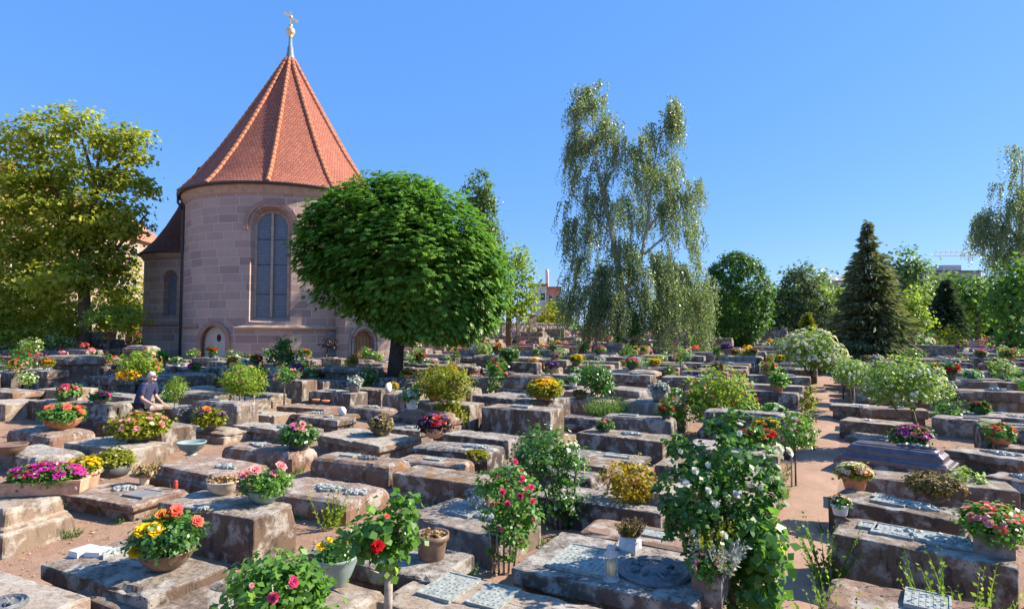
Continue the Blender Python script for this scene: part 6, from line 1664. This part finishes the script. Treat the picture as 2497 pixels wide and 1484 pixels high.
# churchyard wall with stone pillars behind the chestnut, low walls on the right
wp0, wp1 = gr(1195, 850, 52), gr(1385, 850, 60)
bm = bmesh.new(); u = wp1 - wp0; L = u.length
box(bm, (L / 2, 0, 0.75), (L, 0.3, 1.5)); box(bm, (L / 2, 0, 1.57), (L, 0.42, 0.14))
tag(obj('churchyard_wall', bm_mesh('churchyard_wall', bm), ST['dark'], None, (wp0.x, wp0.y, wp0.z - 0.1), math.atan2(u.y, u.x)), 'sandstone churchyard wall behind the chestnut', 'wall')
for i, (px, tp, bt, w, Y) in enumerate(((1297, 764, 850, 17, 46), (1263, 765, 840, 8, 50), (1240, 772, 840, 8, 50), (1218, 785, 840, 9, 50))):
    p = gr(px, 850, Y); zt = depth(px, tp, Y).z - p.z; ww = w * Y / F
    root = empty('stone_pillar', p, 0.3, ['tall stone pillar with a cap in front of the churchyard wall', 'thin pale stone post just left of the tall pillar', 'pale stone post nearest the chestnut crown edge', 'pale stone post half hidden by the chestnut'][i], 'pillar', 'stone pillars by the wall')
    bm = bmesh.new(); box(bm, (0, 0, zt * 0.47 - 0.1), (ww, ww, zt * 0.94 + 0.2)); obj('shaft', bm_mesh('shaft', bm), ST['pale'], root)
    bm = bmesh.new(); lathe(bm, [(ww * 0.78, zt * 0.937), (ww * 0.85, zt * 0.955), (ww * 0.85, zt * 0.975), (ww * 0.3, zt)], 4); bmesh.ops.rotate(bm, verts=bm.verts, matrix=Matrix.Rotation(R(45), 3, 'Z')); obj('cap', bm_mesh('cap', bm), ST['pale'], root)
for i, (a, c, Y, zt) in enumerate(((2225, 2330, 55, 790), (1890, 1960, 62, 800))):
    p0, p1 = gr(a, 850, Y), gr(c, 850, Y + 4)
    u = p1 - p0; L = u.length; hh = depth(a, zt, Y).z - p0.z
    bm = bmesh.new(); box(bm, (L / 2, 0, hh / 2), (L, 0.4, hh)); box(bm, (L / 2, 0, hh + 0.06), (L + 0.1, 0.52, 0.12))
    tag(obj('stone_wall', bm_mesh('stone_wall', bm), ST['grey'], None, (p0.x, p0.y, p0.z - 0.05), math.atan2(u.y, u.x)), ['grey stone wall right of the spruce', 'grey stone wall below the dark yew'][i], 'wall')

# ================================================================ THE STANDING MAN
def person_():
    SKIN = simple('skin', (0.55, 0.30, 0.21), 0.55, 0.35, 0.06, 6, bump=0.05)
    SHIRT = simple('navy cotton', (0.045, 0.05, 0.10), 0.9, 0.15, 0.25, 22, bump=0.3)
    TROUS = simple('dark trousers', (0.035, 0.035, 0.05), 0.9, 0.15, 0.2, 20)
    HAIR = simple('white hair', (0.55, 0.47, 0.43), 0.85, 0.2, 0.12, 40, bump=0.4)
    SHOE = simple('black leather', (0.02, 0.02, 0.02), 0.5, 0.4)
    Y = 13.4
    top = depth(352, 906, Y)
    p = Vector((top.x, top.y, gz(top.x, top.y)))
    H_ = top.z - p.z
    root = empty('person', p, R(-8), 'stooping white-bearded man in glasses and a navy short-sleeved shirt among the tombs', 'person')
    k = H_ / 1.66
    def body(name, chains, mat, lvl=2, parent=root, mirror=None):
        "skinned surface over a joint tree: chains of (name,(x,y,z),r)"
        me = bpy.data.meshes.new(name)
        idx, vs, es, rs = {}, [], [], []
        for ch in chains:
            prev = None
            for nm, co_, r in ch:
                if nm not in idx:
                    idx[nm] = len(vs); vs.append(Vector(co_) * k); rs.append((r if isinstance(r, tuple) else (r, r)))
                if prev is not None: es.append((idx[prev], idx[nm]))
                prev = nm
        me.from_pydata([tuple(v) for v in vs], es, [])
        o = bpy.data.objects.new(name, me); COL.objects.link(o)
        sk = o.modifiers.new('skin', 'SKIN'); sk.use_smooth_shade = True
        for i, sv in enumerate(me.skin_vertices[0].data):
            sv.radius = (rs[i][0] * k, rs[i][1] * k); sv.use_root = (i == 0)
        ss = o.modifiers.new('sub', 'SUBSURF'); ss.levels = lvl; ss.render_levels = lvl
        bpy.context.view_layer.update()
        m2 = bpy.data.meshes.new_from_object(o.evaluated_get(bpy.context.evaluated_depsgraph_get()))
        bpy.data.objects.remove(o)
        m2.polygons.foreach_set('use_smooth', [True] * len(m2.polygons))
        m2.materials.clear(); m2.materials.append(mat)
        return obj(name, m2, None, parent)
    # facing +x, stooped over the tombs; y is towards the far side
    def arm(s):
        sh = (0.12, s * 0.185, 1.325); el = (0.135, s * 0.235, 1.04); wr = (0.33, s * 0.18, 0.915); pm = (0.40, s * 0.16, 0.885)
        a = [('chest', (0.085, 0, 1.27), (0.16, 0.12)), ('sh%d' % s, sh, 0.062), ('ua%d' % s, (0.125, s * 0.22, 1.18), 0.05), ('el%d' % s, el, 0.042), ('fa%d' % s, (0.22, s * 0.21, 0.985), 0.038), ('wr%d' % s, wr, 0.026), ('pm%d' % s, pm, (0.030, 0.018))]
        out = [a]
        for q, (dy, ln) in enumerate(((0.026, 0.07), (0.009, 0.08), (-0.009, 0.075), (-0.025, 0.058))):
            out.append([('pm%d' % s, pm, 0.03), ('f%d%d' % (s, q), (pm[0] + 0.045, pm[1] + dy, pm[2] - 0.014), 0.0095), ('g%d%d' % (s, q), (pm[0] + 0.045 + ln * 0.5, pm[1] + dy * 1.1, pm[2] - 0.04), 0.0085), ('h%d%d' % (s, q), (pm[0] + 0.045 + ln * 0.68, pm[1] + dy * 1.1, pm[2] - 0.075), 0.0075)])
        out.append([('wr%d' % s, wr, 0.026), ('t%d' % s, (wr[0] + 0.05, wr[1] - s * 0.035, wr[2] - 0.018), 0.0105), ('u%d' % s, (wr[0] + 0.09, wr[1] - s * 0.045, wr[2] - 0.042), 0.009)])
        return out
    def leg(s):
        return [('pelvis', (-0.04, 0, 0.92), (0.15, 0.12)), ('hip%d' % s, (-0.03, s * 0.09, 0.85), 0.085), ('kn%d' % s, (0.03, s * 0.095, 0.48), 0.055), ('cf%d' % s, (0.0, s * 0.098, 0.33), 0.052), ('an%d' % s, (-0.01, s * 0.1, 0.085), 0.036), ('ft%d' % s, (0.12, s * 0.11, 0.035), (0.04, 0.03))]
    HD = (0.10, 0, -0.072)            # the head hangs forward of the shoulders
    spine = [('pelvis', (-0.04, 0, 0.92), (0.15, 0.12)), ('waist', (0.005, 0, 1.07), (0.145, 0.125)), ('chest', (0.085, 0, 1.27), (0.16, 0.12)), ('neck', (0.155, 0, 1.405), 0.062), ('nk2', (0.195, 0, 1.468), 0.058), ('skull', (0.225, 0, 1.553), (0.078, 0.098)), ('crown', (0.22, 0, 1.618), (0.058, 0.07))]
    bd = body('body', [spine] + arm(1) + arm(-1) + [leg(1), leg(-1)], SKIN)
    # face
    bm = bmesh.new()
    def ball(c, r3, m=None):
        bmesh.ops.create_uvsphere(bm, u_segments=12, v_segments=8, radius=1, matrix=Matrix.Translation((Vector(c) + (Vector(HD) if c[2] > 1.5 else Vector((0, 0, 0)))) * k) @ Matrix.Diagonal((r3[0] * k, r3[1] * k, r3[2] * k, 1)))
    ball((0.222, 0, 1.615), (0.026, 0.016, 0.028)); ball((0.205, 0, 1.585), (0.02, 0.03, 0.014))
    for s in (-1, 1): ball((0.12, s * 0.082, 1.625), (0.022, 0.012, 0.034))
    obj('face', bm_mesh('face', bm, True), SKIN, root)
    bm = bmesh.new()
    ball((0.098, 0, 1.668), (0.090, 0.084, 0.076)); ball((0.07, 0, 1.62), (0.07, 0.083, 0.085))
    for v in bm.verts: v.co += noise.noise_vector(v.co * 40) * 0.004
    obj('hair', bm_mesh('hair', bm, True), HAIR, root)
    bm = bmesh.new()
    ball((0.185, 0, 1.545), (0.036, 0.046, 0.03)); ball((0.15, 0.048, 1.56), (0.03, 0.018, 0.026)); ball((0.15, -0.048, 1.56), (0.03, 0.018, 0.026))
    obj('beard', bm_mesh('beard', bm, True), HAIR, root)
    bm = bmesh.new()
    for s in (-1, 1):
        tube(bm, [(Vector((0.212, s * 0.034 + 0.026 * math.cos(t), 1.64 + 0.018 * math.sin(t))) + Vector(HD)) * k for t in np.linspace(0, 6.283, 13)], 0.004, 5)
        tube(bm, [(Vector((0.21, s * 0.06, 1.645)) + Vector(HD)) * k, (Vector((0.12, s * 0.088, 1.645)) + Vector(HD)) * k], 0.004, 5)
    obj('glasses', bm_mesh('glasses', bm), PT['red'] if False else simple('dark red frames', (0.25, 0.03, 0.04), 0.4, 0.4), root)
    bm = bmesh.new()
    for s in (-1, 1): ball((0.214, s * 0.034, 1.642), (0.006, 0.012, 0.009))
    obj('eyes', bm_mesh('eyes', bm, True), SHOE, root)
    # clothes a few millimetres outside the body
    g = 0.034
    def slv(s): return [('chest', (0.085, 0, 1.27), (0.16 + g, 0.12 + g)), ('sh%d' % s, (0.12, s * 0.185, 1.325), 0.098), ('ua%d' % s, (0.127, s * 0.222, 1.18), 0.078), ('sl%d' % s, (0.132, s * 0.23, 1.09), 0.072)]
    body('shirt', [[('hem', (-0.05, 0, 0.84), (0.2, 0.18)), ('pelvis', (-0.04, 0, 0.94), (0.205, 0.18)), ('waist', (0.0, 0, 1.07), (0.19, 0.165)), ('chest', (0.085, 0, 1.27), (0.16 + g, 0.12 + g)), ('neck', (0.145, 0, 1.38), 0.085)], slv(1), slv(-1)], SHIRT)
    def lg(s): return [('pelvis', (-0.04, 0, 0.91), (0.155, 0.13)), ('hip%d' % s, (-0.03, s * 0.09, 0.84), 0.10), ('kn%d' % s, (0.03, s * 0.095, 0.48), 0.072), ('hm%d' % s, (-0.01, s * 0.1, 0.07), 0.062)]
    body('trousers', [lg(1), lg(-1)], TROUS)
    bm = bmesh.new()
    for s in (-1, 1): ball((0.07, s * 0.107, 0.04), (0.14, 0.052, 0.05))
    obj('shoes', bm_mesh('shoes', bm, True), SHOE, root)
person_()
# ================================================================ THE REST OF THE YARD
rnd = random.Random(11)
PITU, PITV = 2.3, 0.93
U_RIGHT = 0.0        # the path runs just left of u = 0
LIB = []
for i, (st, mt, h) in enumerate((('slab', 'brown', 0.42), ('cap', 'grey', 0.46), ('worn', 'red', 0.40), ('tier', 'dark', 0.5), ('slab', 'grey', 0.36), ('cap', 'brown', 0.5), ('sarco', 'pale', 0.8), ('coped', 'red', 0.55), ('worn', 'grey', 0.42), ('tier', 'pale', 0.52), ('slab', 'dark', 0.5), ('cap', 'mossy', 0.42))):
    r_ = empty('tombstone', (0, -60, 0), 0, 'x', 'tombstone', 'x')
    stone_parts(r_, 1.82, 0.80, h, st, ST[mt], 200 + i * 5, near=False)
    if st in ('slab', 'cap', 'worn'):
        obj('plaque', plate_mesh(0.46, 0.28, ('text', 'relief')[i % 2], i), BRONZE, r_, (rnd.uniform(-0.3, 0.3), rnd.uniform(-0.05, 0.05), h + 0.004))
    LIB.append((r_, st, mt, h))
NEAR_N = len(LIB)
# obstacles in the yard besides the hand-built tombs
def blocked(u, v, hl, hw):
    for a, b_, c, d in FOOT:
        if u + hl > a + 0.04 and u - hl < b_ - 0.04 and v + hw > c + 0.03 and v - hw < d - 0.03: return True
    return False
def overlap_circle(x, y, c, r): return (x - c[0]) ** 2 + (y - c[1]) ** 2 < r * r
CIRC = [(CC.x, CC.y, CR + 1.6), (TCx.x, TCx.y, TRr + 1.3)]
pwc = CMI.inverted() @ Vector((pd.x + 0.8, pd.y + 1.2, 0)); CIRC.append((pwc.x, pwc.y, 3.0))
for o in list(COL.objects):
    if o.parent is None and o.get('category') in ('tree', 'rose tree', 'person'):
        CIRC.append((o.location.x, o.location.y, 0.62))
cells = []
for k in range(-26, 16):
    for j in range(-3, 76):
        if k >= 0: u = U_RIGHT + 0.15 + 0.92 + k * PITU
        else: u = -0.95 - 0.92 + (k + 1) * PITU
        v = 4.0 + j * PITV + rnd.uniform(-0.07, 0.07)
        if j % 17 == 16: continue
        u += rnd.uniform(-0.09, 0.09)
        p = UV_ * u + VV_ * v
        if p.y < 3.5 or p.length > 62: continue
        z = gz(p.x, p.y)
        q = proj((p.x, p.y, z + 0.4))
        if not (-190 < q[0] < PW + 190 and q[1] < PH + 150): continue
        if q[1] > 1190 and q[0] < 1300: continue
        if any(overlap_circle(p.x, p.y, c, c[2] + 0.35) for c in CIRC): continue
        if k < 0 and any((Vector((p.x, p.y, 0)) - Vector((a.x, a.y, 0))).length < 0.75 for a in PATH): continue
        if blocked(u, v, 0.92, 0.42): continue
        cells.append((p.length, p, u, v, q))
taken = [(c[2], c[3], 0.92, 0.42) for c in cells]
for _ in range(2600):
    k = rnd.randrange(-26, 16)
    u = (0.15 + 0.75 + k * PITU if k >= 0 else -0.95 - 0.75 + (k + 1) * PITU) + rnd.uniform(-0.15, 0.45)
    v = rnd.uniform(4.5, 26)
    p = UV_ * u + VV_ * v
    if p.length < 9.5 or p.length > 24: continue
    z = gz(p.x, p.y); q = proj((p.x, p.y, z + 0.3))
    if not (-100 < q[0] < PW + 100 and q[1] < PH + 60) or (q[1] > 1180 and q[0] < 1300): continue
    if any(overlap_circle(p.x, p.y, c, c[2] + 0.2) for c in CIRC): continue
    if k < 0 and any((Vector((p.x, p.y, 0)) - Vector((a.x, a.y, 0))).length < 0.9 for a in PATH): continue
    if abs(u + 0.45) < 1.05: continue
    if blocked(u, v, 0.70, 0.31): continue
    if any(abs(u - a) < 0.70 + c and abs(v - b_) < 0.31 + d_ for a, b_, c, d_ in taken): continue
    taken.append((u, v, 0.70, 0.31)); cells.append((p.length, p, u, v, q, 0.74))
cells.sort(key=lambda c: c[0])
LW_ = {'slab': 'flat slab tomb', 'cap': 'tomb with an overhanging slab', 'worn': 'round-worn tomb', 'tier': 'two-stepped tomb', 'sarco': 'moulded tomb chest', 'coped': 'coped tomb'}
CW_ = {'brown': 'brown', 'grey': 'grey', 'red': 'reddish', 'dark': 'black-crusted', 'pale': 'pale', 'mossy': 'rust-mossed'}
def zone(q, d):
    x = q[0]
    band = 'near row' if d < 13 else ('middle row' if d < 24 else 'far row')
    if x < 330: w = 'towards the left tree'
    elif x < 640: w = 'below the blind niche'
    elif x < 930: w = 'below the tall window'
    elif x < 1130: w = 'by the chestnut trunk'
    elif x < 1400: w = 'between chestnut and birch'
    elif x < 1660: w = 'under the weeping birch'
    elif x < 1980: w = 'between birch and path'
    elif x < 2220: w = 'between path and spruce'
    else: w = 'right of the spruce'
    return band + ' ' + w
PLACED = []
# ---- prototypes of pots
def proto_pot(i, spec):
    kind, w, h, pm, leaf, rx, rz, bl, lab = spec
    return flower_pot('flower_bowl', (0, -62, 0), w, kind, h, pm, leaf, rx, rz, bl, 'x', 'flower bowl', 'x', dens=0.45, ll=0.075)
PSPEC = [
 ('bowl', 0.38, 0.15, TERRA, 'rose', 0.2, 0.13, [('coral', 16, 0.12)], 'terracotta bowl of coral geraniums'),
 ('pot', 0.28, 0.2, DARKPOT, 'rosedark', 0.19, 0.13, [('red', 16, 0.12)], 'dark pot of red geraniums'),
 ('bowl', 0.38, 0.14, STONEPOT, 'yellowgreen', 0.22, 0.12, [('yellow', 26, 0.10)], 'stone bowl of yellow flowers'),
 ('pot', 0.3, 0.2, WHITEPOT, 'rose', 0.18, 0.13, [('white', 20, 0.10)], 'white pot of white flowers'),
 ('foot', 0.4, 0.26, STONEPOT, 'purple', 0.2, 0.12, [('purple', 26, 0.10), ('violet', 10, 0.1)], 'footed stone bowl of purple pansies'),
 ('bowl', 0.36, 0.14, DARKPOT, 'rose', 0.2, 0.13, [('rosepink', 18, 0.11), ('pink', 10, 0.1)], 'dark bowl of pink flowers'),
 ('ball', 0.36, 0.24, STONEPOT, 'silver', 0.2, 0.1, [('white', 10, 0.08)], 'round stone pot of silver leaves'),
 ('bowl', 0.36, 0.14, BROWNPOT, 'heather', 0.19, 0.12, [], 'brown bowl of dry heather'),
 ('pot', 0.3, 0.2, TERRA2, 'yellowgreen', 0.18, 0.13, [('orange', 18, 0.11)], 'pale terracotta pot of orange flowers'),
 ('pot', 0.26, 0.18, TERRA, 'rose', 0.17, 0.16, [], 'terracotta pot of plain green leaves'),
 ('bowl', 0.38, 0.14, STONEPOT, 'rosedark', 0.2, 0.13, [('magenta', 22, 0.11)], 'stone bowl of magenta petunias'),
]
POTS = [proto_pot(i, s) for i, s in enumerate(PSPEC)]
RSPEC = [
 ([(0, 0, 1.05, 0.34, 0.34, 0.28)], 'rose', [('pink', 16, 0.10)], 'standard rose with pink blooms', 0.75),
 ([(0, 0, 0.95, 0.3, 0.3, 0.27)], 'rosedark', [('red', 10, 0.11)], 'standard rose with red blooms', 0.7),
 ([(0, 0, 0.5, 0.36, 0.36, 0.42)], 'rose', [('white', 26, 0.09)], 'bush rose with white blooms', 0.15),
 ([(0, 0, 0.62, 0.34, 0.34, 0.5), (0.12, 0, 1.0, 0.22, 0.22, 0.24)], 'rosedark', [('coral', 12, 0.11)], 'tall bush rose with coral blooms', 0.15),
 ([(0, 0, 0.42, 0.34, 0.34, 0.36)], 'rosedark', [], 'low dark evergreen bush', 0.1),
 ([(0, 0, 0.4, 0.36, 0.36, 0.32)], 'yellowgreen', [], 'low yellow green bush', 0.1),
 ([(0, 0, 1.15, 0.4, 0.4, 0.3), (0.15, 0, 0.95, 0.28, 0.28, 0.2)], 'variegated', [('white', 30, 0.10), ('cream', 10, 0.1)], 'standard rose with cream white blooms', 0.8),
 ([(0, 0, 0.5, 0.16, 0.16, 0.5)], 'grass', [], 'slim upright green plant', 0.1),
]
ROSES = [shrub('rose_bush', (0, -64, 0), e, lf, 'x', 'shrub' if not bl else 'rose bush', bl, [([(0, 0, 0), (0, 0, sh + 0.2)], 0.025, 0.016)], ll=0.085, per=10, group='x') for e, lf, bl, lab, sh in RSPEC]
NIND = 300 - len(GRAVES)
seenpots = 0
used = set()
PROTO_LIVE = {}
def place(proto, key, loc, rz, sc, lab, grp):
    if key not in PROTO_LIVE:
        PROTO_LIVE[key] = 1
        proto.location = loc; proto.rotation_euler = (0, 0, rz); proto.scale = sc
        proto['label'] = lab; proto['group'] = grp
        return proto
    return dup(proto, loc, rz, sc, lab, grp)
FARV, FARF, FLW = [], [], []
TOPS = [g_['c'] + Vector((0, 0, g_['z'] - g_['c'].z)) for g_ in GRAVES.values()]
npots, nros = 0, 0
for n, (d, p, u, v, q, *sm) in enumerate(cells):
    r_, st, mt, h = LIB[rnd.choice([0, 1, 2, 3, 4, 5, 6, 7, 8, 9, 10, 11, 0, 1, 4, 8, 2, 5])]
    if d < 17 and st == 'sarco': r_, st, mt, h = LIB[1]
    sc = (rnd.uniform(0.9, 1.06), rnd.uniform(0.74, 1.0), rnd.uniform(0.55, 1.7) if d > 12 else rnd.uniform(0.65, 1.05))
    if sm: sc = (0.75, 0.74, sc[2] * 0.85)
    rz = -UA + rnd.gauss(0, 0.035)
    z = gz(p.x, p.y)
    zz = z + h * sc[2]
    pot = rnd.random() < (0.5 if d > 11 else 0.0)
    pi = rnd.choice([0, 0, 1, 2, 3, 4, 5, 5, 6, 7, 8, 9, 10])
    if n < NIND:
        zn = zone(q, d)
        lab = '%s %s %s' % (CW_[mt], LW_[st], zn)
        if pot: lab = '%s %s under a %s, %s' % (CW_[mt], LW_[st].split(' with ')[0], PSPEC[pi][8].split(' of ')[0].split(' with ')[0], zn)
        place(r_, ('g', r_.name), (p.x, p.y, z), rz, sc, lab, '%s tombs %s' % (CW_[mt], zn))
        if not pot: TOPS.append(Vector((p.x, p.y, zz)))
        if pot and npots < 150:
            npots += 1
            s = rnd.uniform(0.85, 1.25)
            e = UV_ * rnd.uniform(-0.65, 0.65) + VV_ * rnd.uniform(-0.1, 0.1)
            place(POTS[pi], ('p', pi), (p.x + e.x, p.y + e.y, zz - 0.012), rnd.random() * 6.28, (s, s, s * rnd.uniform(0.9, 1.2)), '%s on a %s tomb, %s' % (PSPEC[pi][8], CW_[mt], zn), 'flower pots %s' % zn)
    else:
        # distant rows: simple worn blocks gathered in one mass
        a, b_, c = 0.92 * sc[0], 0.4 * sc[1], h * sc[2]
        o = len(FARV)
        for zz_, ins in ((-0.2, 0), (c * 0.8, 0), (c, 0.05)):
            for sx, sy in ((1, 1), (-1, 1), (-1, -1), (1, -1)):
                w = p + UV_ * (sx * (a - ins)) + VV_ * (sy * (b_ - ins))
                FARV.append((w.x, w.y, z + zz_))
        for l in (0, 4):
            for i in range(4): FARF.append((o + l + i, o + l + (i + 1) % 4, o + l + 4 + (i + 1) % 4, o + l + 4 + i))
        FARF.append((o + 8, o + 9, o + 10, o + 11))
        if pot: FLW.append((p.x, p.y, zz, pi))
    # roses stand in the gaps at the path end of the stones
    if rnd.random() < (0.30 if d > 14 else 0.16) and nros < 110 and d > 9 and n < NIND + 160:
        ri = rnd.randrange(len(ROSES)); nros += 1
        e = p + UV_ * (1.12 if u < 0 else -1.1) + VV_ * rnd.uniform(-0.3, 0.3)
        if abs(uv_of(e)[0] + 0.45) < 0.36: e = e - UV_ * 0.42
        if not blocked(*uv_of(e), 0.12, 0.12):
            s = rnd.uniform(0.65, 1.1)
            zn = zone(proj((e.x, e.y, z + 0.8)), d)
            place(ROSES[ri], ('r', ri), (e.x, e.y, gz(e.x, e.y)), rnd.random() * 6.28, (s, s, s * rnd.uniform(0.9, 1.15)), '%s beside a %s tomb, %s' % (RSPEC[ri][3], CW_[mt], zn), 'roses and bushes %s' % zn)
print('CELLS', len(cells), 'IND', min(NIND, len(cells)), 'POTS', npots, 'ROSES', nros)
if FARV:
    tag(obj('far_tombs', mesh_py('far_tombs', FARV, FARF), ST['grey']), 'farthest rows of small grey tombs', 'tombs', kind='stuff')
if FLW:
    for cn, names in (('red', (0, 1)), ('pinkish', (5, 10)), ('yellowish', (2, 8)), ('whitish', (3, 6)), ('violet', (4, 7, 9))):
        S_ = [f for f in FLW if f[3] in names]
        if not S_: continue
        P, N = [], []
        for x, y, z, _ in S_:
            a, b_ = dome_pts(int(abs(x) * 100), 12, (x, y, z + 0.15), (0.2, 0.2, 0.16), 0.0); P.append(a); N.append(b_)
        V, t = rosettes(np.concatenate(P), np.concatenate(N), 0.16, 3)
        tag(obj('far_flowers', quads('far_flowers', V, t, PT[{'red': 'coral', 'pinkish': 'pink', 'yellowish': 'yellow', 'whitish': 'white', 'violet': 'violet'}[cn]])), '%s flowers on the farthest rows of tombs' % cn, 'flowers', kind='stuff')
for a, b, w, pm, lab in ((2310, 905, 34, 'orange', 'bowl of orange flowers right of the leaning rose tree'), (2466, 906, 34, 'coral', 'bowl of coral flowers near the right edge'), (2492, 995, 34, 'red', 'bowl of red flowers cut by the right edge'), (1225, 925, 34, 'rosepink', 'bowl of deep pink flowers left of the yellow chrysanthemums'), (1290, 880, 34, 'purple', 'tall bowl of purple pansies behind the yellow chrysanthemums'), (1560, 1025, 32, 'pink', 'pot of pink flowers right of the feathery shrub')):
    _d, _p = min(((proj(t)[0] - a) ** 2 + (2 * (proj(t)[1] - b)) ** 2, tuple(t)) for t in TOPS)
    potpx('flower_bowl', Vector(_p) - UV_ * 0.45, w, 'bowl', 13, STONEPOT, 'rosedark', w * 0.55, 11, [(pm, 24, 11)], lab, group=G1)
# unused prototypes leave the scene
for lst, tg in ((LIB, 'g'), (POTS, 'p'), (ROSES, 'r')):
    for i, it in enumerate(lst):
        o = it[0] if isinstance(it, tuple) else it
        if o.location.y < -50:
            for c in list(o.children): bpy.data.objects.remove(c)
            bpy.data.objects.remove(o)
